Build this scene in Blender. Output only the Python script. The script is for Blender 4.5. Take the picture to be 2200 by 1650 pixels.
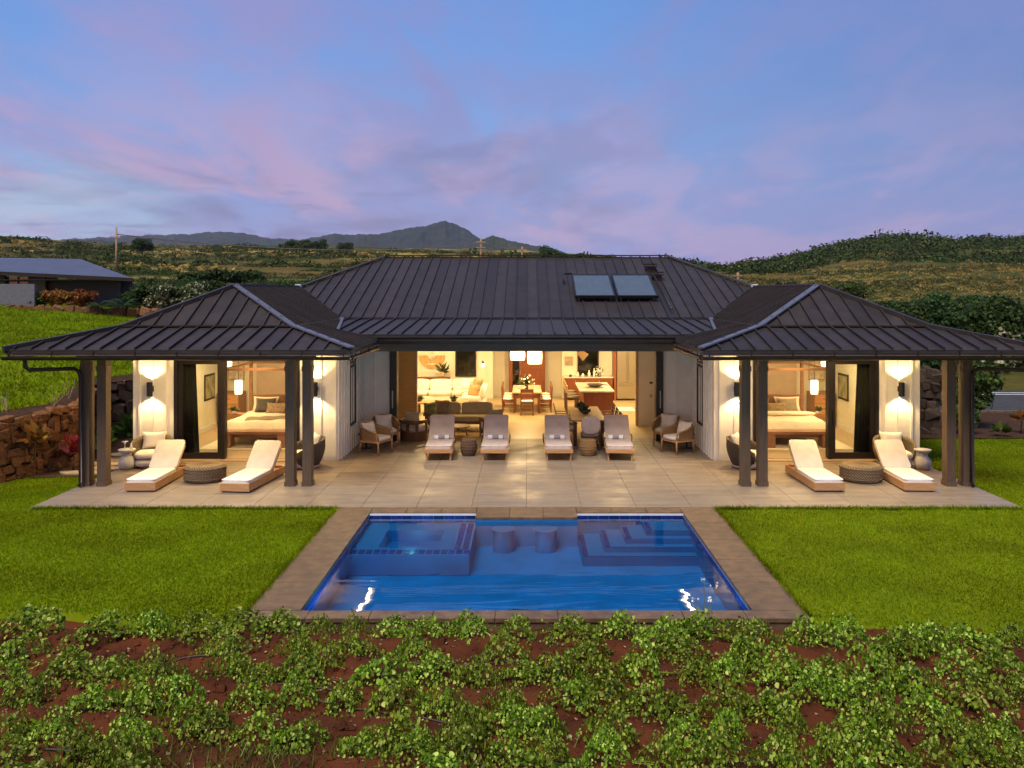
import bpy, bmesh, math, random
import numpy as np
from mathutils import Vector, Matrix

for _o in list(bpy.data.objects):
    bpy.data.objects.remove(_o)
SC = bpy.context.scene
COL = SC.collection
R = math.radians
random.seed(7)
RNG = np.random.default_rng(7)

# ---------------------------------------------------------------- camera
CAMZ = 4.3
cam_data = bpy.data.cameras.new('camera')
cam = bpy.data.objects.new('camera', cam_data)
COL.objects.link(cam)
cam.location = (0, 0, CAMZ)
cam.rotation_euler = (R(90), 0, 0)
cam_data.sensor_width = 36.0
cam_data.lens = 1850 / 2200 * 36.0
cam_data.shift_x = -31 / 2200
cam_data.shift_y = -197 / 2200
cam_data.clip_start = 0.1
cam_data.clip_end = 30000
SC.camera = cam

# ---------------------------------------------------------------- exposure
EXPOSURE = 1.5
SC.view_settings.view_transform = 'Standard'
SC.view_settings.look = 'None'
SC.view_settings.gamma = 1.0
SC.view_settings.use_curve_mapping = False
SC.view_settings.exposure = EXPOSURE
SC.cycles.max_bounces = 8
SC.cycles.diffuse_bounces = 4
SC.cycles.glossy_bounces = 4
SC.cycles.transmission_bounces = 6
SC.cycles.transparent_max_bounces = 12
SC.cycles.sample_clamp_indirect = 6.0
SC.cycles.caustics_reflective = False
SC.cycles.caustics_refractive = False
SC.cycles.use_denoising = True

# ---------------------------------------------------------------- node helpers
class NT:
    """short-hand for building node trees"""
    def __init__(self, tree):
        self.t = tree
    def n(self, typ, **kw):
        nd = self.t.nodes.new(typ)
        for k, v in kw.items():
            setattr(nd, k, v)
        return nd
    def link(self, a, b):
        self.t.links.new(a, b)
    def val(self, sock, v):
        if isinstance(v, bpy.types.NodeSocket):
            self.link(v, sock)
        else:
            sock.default_value = v
    def math(self, op, a, b=0.0, c=None, clamp=False):
        nd = self.n('ShaderNodeMath', operation=op, use_clamp=clamp)
        self.val(nd.inputs[0], a)
        self.val(nd.inputs[1], b)
        if c is not None:
            self.val(nd.inputs[2], c)
        return nd.outputs[0]
    def mix(self, f, a, b, blend='MIX'):
        nd = self.n('ShaderNodeMix', data_type='RGBA', blend_type=blend)
        self.val(nd.inputs[0], f)
        for s, v in ((nd.inputs[6], a), (nd.inputs[7], b)):
            if not isinstance(v, bpy.types.NodeSocket) and len(v) == 3:
                v = (*v, 1)
            self.val(s, v)
        return nd.outputs[2]
    def noise(self, vec, scale, detail=3, rough=0.55, dist=0.0):
        nd = self.n('ShaderNodeTexNoise')
        if vec is not None:
            self.link(vec, nd.inputs['Vector'])
        nd.inputs['Scale'].default_value = scale
        nd.inputs['Detail'].default_value = detail
        nd.inputs['Roughness'].default_value = rough
        nd.inputs['Distortion'].default_value = dist
        return nd.outputs['Fac']
    def ramp(self, f, stops, interp='LINEAR'):
        nd = self.n('ShaderNodeValToRGB')
        self.link(f, nd.inputs[0])
        cr = nd.color_ramp
        cr.interpolation = interp
        while len(cr.elements) < len(stops):
            cr.elements.new(0.5)
        for e, (p, c) in zip(cr.elements, stops):
            e.position = p
            e.color = (*c, 1) if len(c) == 3 else c
        return nd.outputs[0]
    def mapr(self, v, a, b, c=0.0, d=1.0, smooth=True):
        nd = self.n('ShaderNodeMapRange', interpolation_type='SMOOTHSTEP' if smooth else 'LINEAR')
        self.val(nd.inputs[0], v)
        for i, x in enumerate((a, b, c, d)):
            nd.inputs[i + 1].default_value = x
        return nd.outputs[0]
    def comb(self, x, y, z=0.0):
        nd = self.n('ShaderNodeCombineXYZ')
        for i, v in enumerate((x, y, z)):
            self.val(nd.inputs[i], v)
        return nd.outputs[0]

# ---------------------------------------------------------------- world: dusk sky
SKY_GAIN = 0.305
world = bpy.data.worlds.new('World')
SC.world = world
world.use_nodes = True
w = NT(world.node_tree)
world.node_tree.nodes.clear()
tc = w.n('ShaderNodeTexCoord').outputs['Generated']
sp = w.n('ShaderNodeSeparateXYZ')
w.link(tc, sp.inputs[0])
dx, dy, dz = sp.outputs
el = w.math('MAXIMUM', dz, 0.0)
den = w.math('ADD', el, 0.13)
cu = w.math('DIVIDE', dx, den)
cv = w.math('DIVIDE', dy, den)
warp = w.noise(w.comb(w.math('MULTIPLY', cu, 0.7), w.math('MULTIPLY', cv, 0.35)), 1.0, 2)
cu2 = w.math('ADD', cu, w.math('MULTIPLY', warp, 0.9))
base = w.ramp(el, [(0.0, (0.36, 0.39, 0.72)), (0.05, (0.29, 0.35, 0.72)), (0.10, (0.24, 0.335, 0.73)), (0.17, (0.185, 0.37, 0.82)),
                   (0.30, (0.125, 0.33, 0.82)), (0.6, (0.10, 0.25, 0.62)), (1.0, (0.09, 0.20, 0.50))])
# the sky darkens to the right of the view (away from the last light)
side = w.mapr(dx, -0.1, 0.6)
base = w.mix(w.math('MULTIPLY', side, 0.80), base, (0.070, 0.165, 0.50))
# clear pale gap low on the left
gap = w.math('MULTIPLY', w.mapr(dx, -0.30, -0.52), w.mapr(el, 0.17, 0.05))
base = w.mix(w.math('MULTIPLY', gap, 0.85), base, (0.44, 0.66, 0.86))
# broad veils and streaks of lavender cloud, running away from the viewer
def streak(su, sv, seed, detail, rough, dist):
    return w.noise(w.comb(w.math('MULTIPLY', cu2, su), w.math('MULTIPLY', cv, sv), seed), 1.0, detail, rough, dist)
n1 = streak(0.75, 0.34, 0.0, 7, 0.60, 0.7)
n1b = streak(2.0, 1.0, 5.3, 8, 0.62, 0.9)
nn = w.math('ADD', w.math('MULTIPLY', n1, 0.62), w.math('MULTIPLY', n1b, 0.38))
veil = w.mapr(nn, 0.41, 0.57)
veilcol = w.mix(w.mapr(dx, 0.1, -0.5), (0.235, 0.25, 0.60), (0.36, 0.31, 0.63))
veil = w.math('MULTIPLY', veil, w.mapr(dx, 0.15, 0.55, 0.88, 0.50))
sky = w.mix(veil, base, veilcol)
# pink lit streaks
n2 = w.math('ADD', w.math('MULTIPLY', streak(1.0, 0.45, 3.7, 7, 0.58, 0.6), 0.6), w.math('MULTIPLY', streak(2.4, 0.95, 8.2, 8, 0.62, 0.9), 0.4))
lowmask = w.mapr(el, 0.30, 0.08)
pink = w.math('MULTIPLY', w.mapr(n2, 0.47, 0.58), w.math('MULTIPLY', lowmask, w.mapr(dx, 0.40, -0.45, 0.34, 0.92)))
sky = w.mix(pink, sky, (0.56, 0.36, 0.60))
# grey-mauve undersides
n3 = w.math('ADD', w.math('MULTIPLY', streak(0.9, 0.50, 14.1, 7, 0.6, 0.6), 0.65), w.math('MULTIPLY', streak(2.2, 1.2, 2.2, 8, 0.62, 0.8), 0.35))
dark = w.math('MULTIPLY', w.mapr(n3, 0.49, 0.62), w.math('MULTIPLY', w.mapr(el, 0.32, 0.08), w.mapr(dx, 0.35, -0.1, 0.35, 1.0)))
sky = w.mix(w.math('MULTIPLY', dark, 0.80), sky, (0.19, 0.19, 0.44))
# small broken clouds close to the horizon
n4 = w.noise(w.comb(w.math('MULTIPLY', dx, 6.0), w.math('MULTIPLY', el, 34.0), 4.3), 1.0, 7, 0.6, 0.3)
puff = w.math('MULTIPLY', w.mapr(n4, 0.51, 0.60), w.math('MULTIPLY', w.mapr(el, 0.145, 0.08), w.mapr(el, 0.03, 0.055)))
puff = w.math('MULTIPLY', puff, w.mapr(dx, 0.10, -0.2))
sky = w.mix(w.math('MULTIPLY', puff, 0.75), sky, (0.19, 0.185, 0.40))
n5 = w.noise(w.comb(w.math('MULTIPLY', dx, 4.0), w.math('MULTIPLY', el, 22.0), 7.7), 1.0, 6, 0.6, 0.4)
gapf = w.math('MULTIPLY', gap, w.mapr(n5, 0.40, 0.56))
sky = w.mix(w.math('MULTIPLY', gapf, 0.75), sky, (0.42, 0.66, 0.86))
nish = w.n('ShaderNodeTexSky', sky_type='NISHITA', sun_disc=False)
SUN_EL, SUN_AZ = 60.0, 205.0            # soft after-glow of the sky behind the viewer's left shoulder
nish.sun_elevation = R(3.0)
nish.sun_rotation = R(SUN_AZ)
bg1 = w.n('ShaderNodeBackground')
w.link(sky, bg1.inputs[0])
bg1.inputs[1].default_value = SKY_GAIN
bg2 = w.n('ShaderNodeBackground')
w.link(nish.outputs[0], bg2.inputs[0])
bg2.inputs[1].default_value = 0.012
addn = w.n('ShaderNodeAddShader')
w.link(bg1.outputs[0], addn.inputs[0])
w.link(bg2.outputs[0], addn.inputs[1])
wout = w.n('ShaderNodeOutputWorld')
w.link(addn.outputs[0], wout.inputs[0])

sun_data = bpy.data.lights.new('sun', 'SUN')
sun_data.energy = 1.45
sun_data.angle = R(32)
sun_data.color = (1.0, 0.93, 0.82)
sun = bpy.data.objects.new('sun', sun_data)
COL.objects.link(sun)
# direction the light comes from
_az, _el = R(SUN_AZ), R(SUN_EL)
_d = Vector((math.sin(_az) * math.cos(_el), math.cos(_az) * math.cos(_el), math.sin(_el)))
sun.rotation_euler = (-_d).to_track_quat('-Z', 'Y').to_euler()

# ---------------------------------------------------------------- materials
def pmat(name, col, rough=0.6, metal=0.0, var=0.15, vscale=6.0, bump=0.0, bscale=40.0, col2=None, island=0.0,
         objrand=0.0, spec=None, stretch=(1, 1, 1), world=False, detail=4):
    """general procedural surface: two-tone noise colour, optional bump, per-piece variation"""
    m = bpy.data.materials.new(name)
    m.use_nodes = True
    t = NT(m.node_tree)
    b = m.node_tree.nodes['Principled BSDF']
    if world:
        vec = t.n('ShaderNodeNewGeometry').outputs['Position']
    else:
        vec = t.n('ShaderNodeTexCoord').outputs['Object']
    mp = t.n('ShaderNodeMapping')
    mp.inputs['Scale'].default_value = stretch
    t.link(vec, mp.inputs[0])
    vec = mp.outputs[0]
    f = t.noise(vec, vscale, detail, 0.6)
    f = t.mapr(f, 0.3, 0.7)
    c2 = col2 if col2 else tuple(c * (1 - var * 1.6) for c in col)
    c1 = col if col2 else tuple(min(1, c * (1 + var)) for c in col)
    c = t.mix(f, c1, c2)
    if island > 0:
        r = t.n('ShaderNodeNewGeometry').outputs['Random Per Island']
        hv = t.n('ShaderNodeHueSaturation')
        t.link(t.mapr(r, 0, 1, 1 - island, 1 + island, False), hv.inputs['Value'])
        t.link(c, hv.inputs['Color'])
        c = hv.outputs[0]
    if objrand > 0:
        r = t.n('ShaderNodeObjectInfo').outputs['Random']
        hv = t.n('ShaderNodeHueSaturation')
        t.link(t.mapr(r, 0, 1, 1 - objrand, 1 + objrand, False), hv.inputs['Value'])
        t.link(c, hv.inputs['Color'])
        c = hv.outputs[0]
    t.link(c, b.inputs['Base Color'])
    b.inputs['Roughness'].default_value = rough
    b.inputs['Metallic'].default_value = metal
    if spec is not None:
        b.inputs['Specular IOR Level'].default_value = spec
    elif rough >= 0.85:
        b.inputs['Specular IOR Level'].default_value = 0.08
    if bump > 0:
        bn = t.n('ShaderNodeBump')
        bn.inputs['Strength'].default_value = bump
        bn.inputs['Distance'].default_value = 0.02
        t.link(t.noise(vec, bscale, 4, 0.6), bn.inputs['Height'])
        t.link(bn.outputs[0], b.inputs['Normal'])
    return m

def emat(name, col, strength):
    m = bpy.data.materials.new(name)
    m.use_nodes = True
    b = m.node_tree.nodes['Principled BSDF']
    b.inputs['Base Color'].default_value = (*col, 1)
    b.inputs['Emission Color'].default_value = (*col, 1)
    b.inputs['Emission Strength'].default_value = strength
    return m

def leafmat(name, stops, trans=0.3, rough=0.5, objrand=0.15, patch=0.0, lspec=0.10):
    """foliage: hue picked per leaf, light passes through a little"""
    m = bpy.data.materials.new(name)
    m.use_nodes = True
    t = NT(m.node_tree)
    b = m.node_tree.nodes['Principled BSDF']
    out = m.node_tree.nodes['Material Output']
    r = t.n('ShaderNodeNewGeometry').outputs['Random Per Island']
    c = t.ramp(r, stops)
    f = t.n('ShaderNodeObjectInfo').outputs['Random']
    if patch > 0:
        pos = t.n('ShaderNodeNewGeometry').outputs['Position']
        f = t.math('ADD', t.math('MULTIPLY', f, 0.3), t.math('MULTIPLY', t.mapr(t.noise(pos, patch, 3), 0.3, 0.7), 0.7))
    hv = t.n('ShaderNodeHueSaturation')
    t.link(t.mapr(f, 0, 1, 1 - objrand, 1 + objrand, False), hv.inputs['Value'])
    t.link(t.mapr(f, 0, 1, 0.485, 0.515, False), hv.inputs['Hue'])
    t.link(c, hv.inputs['Color'])
    c = hv.outputs[0]
    t.link(c, b.inputs['Base Color'])
    b.inputs['Roughness'].default_value = rough
    b.inputs['Specular IOR Level'].default_value = lspec
    tr = t.n('ShaderNodeBsdfTranslucent')
    t.link(c, tr.inputs[0])
    mx = t.n('ShaderNodeMixShader')
    mx.inputs[0].default_value = trans
    t.link(b.outputs[0], mx.inputs[1])
    t.link(tr.outputs[0], mx.inputs[2])
    t.link(mx.outputs[0], out.inputs[0])
    return m

def woodmat(name, c1, c2, rough=0.5, axis=1, scale=5.0):
    st = [14, 14, 14]
    st[axis] = 1.0
    return pmat(name, c1, rough, col2=c2, vscale=scale * 0.5, stretch=tuple(st), bump=0.12, bscale=scale, objrand=0.06)

def glassmat(name, tint=(0.93, 0.96, 0.94), ior=1.45, rough=0.0):
    """clear pane: what is behind shows through, the surface mirrors by fresnel"""
    m = bpy.data.materials.new(name)
    m.use_nodes = True
    t = NT(m.node_tree)
    out = m.node_tree.nodes['Material Output']
    m.node_tree.nodes.remove(m.node_tree.nodes['Principled BSDF'])
    tr = t.n('ShaderNodeBsdfTransparent')
    tr.inputs[0].default_value = (*tint, 1)
    gl = t.n('ShaderNodeBsdfGlossy')
    gl.inputs['Roughness'].default_value = rough
    fr = t.n('ShaderNodeFresnel')
    fr.inputs[0].default_value = ior
    mx = t.n('ShaderNodeMixShader')
    t.link(fr.outputs[0], mx.inputs[0])
    t.link(tr.outputs[0], mx.inputs[1])
    t.link(gl.outputs[0], mx.inputs[2])
    t.link(mx.outputs[0], out.inputs[0])
    return m, t, tr, gl, fr

M = {}
M['roof'] = pmat('roof_metal', (0.040, 0.031, 0.028), 0.48, 0.05, var=0.12, vscale=2.5, bump=0.05, bscale=9, objrand=0.16, stretch=(1, 1, 1), spec=0.16)
M['flash'] = pmat('grey_flashing', (0.165, 0.16, 0.18), 0.38, 0.5, var=0.08, vscale=3)
M['gutter'] = pmat('bronze_gutter', (0.040, 0.024, 0.018), 0.35, 0.4, var=0.2, vscale=4)
M['post'] = woodmat('dark_stained_wood', (0.135, 0.085, 0.048), (0.088, 0.056, 0.033), 0.6, axis=2)
M['beam'] = woodmat('dark_beam_wood', (0.085, 0.062, 0.048), (0.055, 0.040, 0.031), 0.6, axis=0)
M['white'] = pmat('white_board', (0.74, 0.71, 0.66), 0.6, var=0.04, vscale=2.5, bump=0.03, bscale=60)
M['plaster'] = pmat('white_plaster', (0.80, 0.75, 0.62), 0.7, var=0.03, vscale=2, bump=0.02, bscale=50)
M['grass_cloth'] = pmat('woven_wall_cover', (0.55, 0.34, 0.12), 0.8, var=0.12, vscale=3, stretch=(0.6, 1, 30), bump=0.1, bscale=6)
M['soffit'] = pmat('pale_soffit', (0.76, 0.66, 0.54), 0.7, var=0.05, stretch=(1, 12, 1))
M['tile'] = pmat('grey_porcelain', (0.235, 0.183, 0.135), 0.42, var=0.13, vscale=1.6, objrand=0.07, bump=0.05, bscale=30, world=True, stretch=(0.5, 3, 1), detail=6)
_t = NT(M['tile'].node_tree)                    # worn, uneven sheen on the porcelain
_p = _t.n('ShaderNodeNewGeometry').outputs['Position']
_t.link(_t.mapr(_t.noise(_p, 0.9, 6, .65), .3, .7, .36, .62), M['tile'].node_tree.nodes['Principled BSDF'].inputs['Roughness'])
M['grout'] = pmat('grout', (0.205, 0.160, 0.120), 0.9)
M['coping'] = pmat('basalt_coping', (0.085, 0.050, 0.030), 0.5, col2=(0.170, 0.100, 0.050), vscale=5, objrand=0.10, bump=0.25, bscale=45, world=True, detail=7)
M['darkframe'] = pmat('dark_bronze_frame', (0.022, 0.017, 0.014), 0.4, 0.3, var=0.1)
M['teak'] = woodmat('teak', (0.52, 0.29, 0.125), (0.40, 0.20, 0.08), 0.5, axis=0)
M['teak_y'] = woodmat('teak_long', (0.52, 0.29, 0.125), (0.38, 0.19, 0.075), 0.5, axis=1)
M['teak_z'] = woodmat('teak_leg', (0.50, 0.27, 0.12), (0.37, 0.185, 0.075), 0.5, axis=2)
M['walnut'] = woodmat('walnut', (0.16, 0.075, 0.034), (0.10, 0.044, 0.020), 0.45, axis=0)
M['mahogany'] = woodmat('mahogany', (0.25, 0.075, 0.028), (0.17, 0.046, 0.017), 0.4, axis=2)
M['oak'] = woodmat('oak', (0.50, 0.33, 0.17), (0.40, 0.25, 0.12), 0.5, axis=1)
M['oakfloor'] = woodmat('oak_floor', (0.46, 0.34, 0.22), (0.38, 0.27, 0.16), 0.45, axis=1)
M['cream'] = pmat('cream_canvas', (0.76, 0.71, 0.64), 0.85, var=0.05, vscale=5, bump=0.12, bscale=120)
M['greycush'] = pmat('mauve_grey_canvas', (0.56, 0.46, 0.42), 0.85, var=0.07, vscale=6, bump=0.15, bscale=120)
M['olive'] = pmat('olive_grey_canvas', (0.42, 0.35, 0.21), 0.85, var=0.07, vscale=6, bump=0.15, bscale=110)
M['towelwhite'] = pmat('towel_white', (0.82, 0.80, 0.80), 0.95, var=0.05, bump=0.3, bscale=200)
M['towelgrey'] = pmat('towel_grey', (0.33, 0.31, 0.37), 0.95, var=0.08, bump=0.3, bscale=200)
M['black'] = pmat('black_metal', (0.016, 0.014, 0.013), 0.45, 0.2, var=0.1)
M['steel'] = pmat('brushed_steel', (0.44, 0.40, 0.35), 0.30, 0.95, var=0.06, stretch=(1, 1, 20))
M['linen'] = pmat('bed_linen', (0.76, 0.67, 0.54), 0.9, var=0.05, vscale=4, bump=0.25, bscale=12)
M['taupe'] = pmat('taupe_fabric', (0.28, 0.225, 0.165), 0.9, var=0.08, bump=0.15, bscale=90)
M['charcoal'] = pmat('charcoal_fabric', (0.09, 0.082, 0.078), 0.9, var=0.12, bump=0.2, bscale=60)
M['blush'] = pmat('blush_wall', (0.52, 0.40, 0.30), 0.8, var=0.05, vscale=3)
M['stoneware'] = pmat('pale_stoneware', (0.50, 0.475, 0.455), 0.6, var=0.08, vscale=8, bump=0.06, bscale=50)
M['ceramic'] = pmat('white_ceramic', (0.82, 0.80, 0.75), 0.25, var=0.03)
M['marble'] = pmat('pale_stone_top', (0.72, 0.66, 0.54), 0.25, var=0.08, vscale=4)
M['curtain'] = pmat('dark_curtain', (0.050, 0.050, 0.036), 0.95, var=0.12, vscale=4, stretch=(8, 8, 1))
M['jute'] = pmat('jute', (0.42, 0.28, 0.12), 0.95, var=0.2, vscale=20, bump=0.5, bscale=80)
M['clay'] = pmat('terracotta_art', (0.62, 0.36, 0.16), 0.85, var=0.15, vscale=9)
M['paper'] = pmat('art_paper', (0.72, 0.64, 0.52), 0.9, var=0.2, vscale=5)
M['soil'] = pmat('red_soil', (0.115, 0.033, 0.012), 0.95, col2=(0.055, 0.017, 0.008), vscale=1.6, bump=0.9, bscale=22, world=True, detail=8)
M['mulch'] = pmat('dark_mulch', (0.040, 0.022, 0.014), 0.95, col2=(0.075, 0.038, 0.022), vscale=4, bump=0.8, bscale=30, world=True, detail=7)
M['lawn'] = pmat('lawn_ground', (0.100, 0.140, 0.002), 0.95, col2=(0.150, 0.185, 0.003), vscale=0.9, bump=0.6, bscale=60, world=True, detail=8)
M['stone'] = pmat('field_stone', (0.215, 0.098, 0.040), 0.85, col2=(0.105, 0.050, 0.026), vscale=5, bump=0.7, bscale=14, objrand=0.38, detail=6)
M['shadestone'] = pmat('shaded_field_stone', (0.075, 0.050, 0.034), 0.85, col2=(0.045, 0.030, 0.022), vscale=5, bump=0.7, bscale=14, objrand=0.35, detail=6)  # field stone again, its colour darkened to stand in for shade
M['mortar'] = pmat('dark_wall_core', (0.045, 0.028, 0.018), 0.95, var=0.3)
M['flagstone'] = pmat('flagstone', (0.36, 0.26, 0.15), 0.8, var=0.15, vscale=4, bump=0.3, bscale=20)
M['asphalt'] = pmat('asphalt', (0.060, 0.058, 0.062), 0.9, var=0.15, vscale=3, bump=0.3, bscale=60)
M['paint'] = pmat('road_paint', (0.72, 0.72, 0.70), 0.7, var=0.1)
M['polewood'] = woodmat('pole_wood', (0.40, 0.25, 0.14), (0.28, 0.17, 0.10), 0.8, axis=2)
M['bark'] = pmat('bark', (0.14, 0.095, 0.06), 0.9, var=0.3, vscale=8, bump=0.6, bscale=25, stretch=(3, 3, 1))
M['wire'] = pmat('wire', (0.30, 0.22, 0.16), 0.5, 0.3)
M['hose'] = pmat('hose_rubber', (0.055, 0.040, 0.034), 0.6)
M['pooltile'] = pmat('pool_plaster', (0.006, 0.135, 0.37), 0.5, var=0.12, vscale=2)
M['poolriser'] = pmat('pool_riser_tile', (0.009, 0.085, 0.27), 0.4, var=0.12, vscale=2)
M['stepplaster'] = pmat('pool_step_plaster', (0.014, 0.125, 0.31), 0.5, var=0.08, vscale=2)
M['mosaic'] = pmat('blue_mosaic', (0.014, 0.032, 0.20), 0.25, var=0.2, objrand=0.35)
M['mosaicjoint'] = pmat('mosaic_joint', (0.10, 0.17, 0.36), 0.8)
M['whiteledge'] = pmat('white_ledge', (0.70, 0.70, 0.74), 0.4, var=0.05)
M['bulb'] = emat('warm_bulb', (1.0, 0.78, 0.42), 8.0)
M['shade'] = emat('glowing_shade', (1.0, 0.82, 0.50), 1.2)
M['led'] = emat('led_strip', (1.0, 0.70, 0.26), 1.6)
M['poollamp'] = emat('pool_lamp', (0.20, 0.75, 1.0), 1.6)
M['glass'] = glassmat('clear_glass')[0]
M['darkglass'] = pmat('night_window', (0.020, 0.018, 0.014), 0.06, var=0.5, vscale=2, spec=0.6)
M['panelglass'] = pmat('solar_glass', (0.075, 0.088, 0.092), 0.22, 0.0, var=0.06, vscale=3, spec=0.8)
M['neighbourroof'] = pmat('neighbour_roof', (0.10, 0.10, 0.125), 0.40, 0.5, var=0.12, vscale=1.0)
M['neighbourwall'] = pmat('neighbour_wall', (0.36, 0.34, 0.33), 0.8, var=0.08)
M['neighbourdark'] = pmat('neighbour_grey_wall', (0.13, 0.125, 0.145), 0.8, var=0.1)
def wickermat(name, c1, c2, su=60.0, sv=45.0):
    m = bpy.data.materials.new(name)
    m.use_nodes = True
    t = NT(m.node_tree)
    b = m.node_tree.nodes['Principled BSDF']
    pos = t.n('ShaderNodeTexCoord').outputs['Object']
    s = t.n('ShaderNodeSeparateXYZ')
    t.link(pos, s.inputs[0])
    ang = t.math('ARCTAN2', s.outputs[1], s.outputs[0])
    a = t.math('SINE', t.math('MULTIPLY', ang, su))
    z = t.math('SINE', t.math('MULTIPLY', s.outputs[2], sv * 6.28))
    h = t.math('MULTIPLY', a, z)
    no = t.noise(pos, 14, 4)
    f = t.math('ADD', t.math('MULTIPLY', t.mapr(h, -1, 1), 0.7), t.math('MULTIPLY', no, 0.3))
    t.link(t.mix(f, c2, c1), b.inputs['Base Color'])
    b.inputs['Roughness'].default_value = 0.7
    bn = t.n('ShaderNodeBump')
    bn.inputs['Strength'].default_value = 0.8
    bn.inputs['Distance'].default_value = 0.015
    t.link(h, bn.inputs['Height'])
    t.link(bn.outputs[0], b.inputs['Normal'])
    return m

M['wicker'] = wickermat('sea_grass_weave', (0.34, 0.24, 0.13), (0.13, 0.085, 0.045), 44, 16)
M['wicker_dark'] = wickermat('brown_weave', (0.22, 0.13, 0.075), (0.08, 0.045, 0.026), 30, 14)
M['rattan'] = wickermat('rattan_cane', (0.50, 0.30, 0.13), (0.30, 0.165, 0.065), 60, 26)
M['bucket'] = wickermat('bucket_weave', (0.26, 0.20, 0.13), (0.12, 0.088, 0.055), 70, 20)
M['bucket_dark'] = wickermat('dark_bucket_weave', (0.125, 0.092, 0.062), (0.055, 0.040, 0.028), 70, 20)

# ---------------------------------------------------------------- object helpers
def tag(o, label=None, cat=None, group=None, kind=None):
    if label: o['label'] = label
    if cat: o['category'] = cat
    if group: o['group'] = group
    if kind: o['kind'] = kind
    return o

def thing(name, label, cat, loc=(0, 0, 0), rz=0.0, group=None):
    o = bpy.data.objects.new(name, None)
    o.empty_display_size = 0.2
    COL.objects.link(o)
    o.location = loc
    o.rotation_euler = (0, 0, rz)
    return tag(o, label, cat, group)

KIDS = {}
def adopt(o, parent):
    o.parent = parent
    KIDS.setdefault(parent.name, []).append(o)

def link_mesh(name, me, mat, parent=None, loc=None, rot=None):
    o = bpy.data.objects.new(name, me)
    COL.objects.link(o)
    if mat is not None and not me.materials:
        me.materials.append(mat)
    if parent is not None:
        adopt(o, parent)
    if loc is not None: o.location = loc
    if rot is not None: o.rotation_euler = rot
    return o

def copy_tree(o, parent=None, loc=None, rz=None, label=None, group=None):
    c = o.copy()
    COL.objects.link(c)
    if parent is not None:
        adopt(c, parent)
    if loc is not None: c.location = loc
    if rz is not None: c.rotation_euler = (0, 0, rz)
    if label: c['label'] = label
    if group: c['group'] = group
    for ch in KIDS.get(o.name, []):
        copy_tree(ch, c)
    return c

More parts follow.
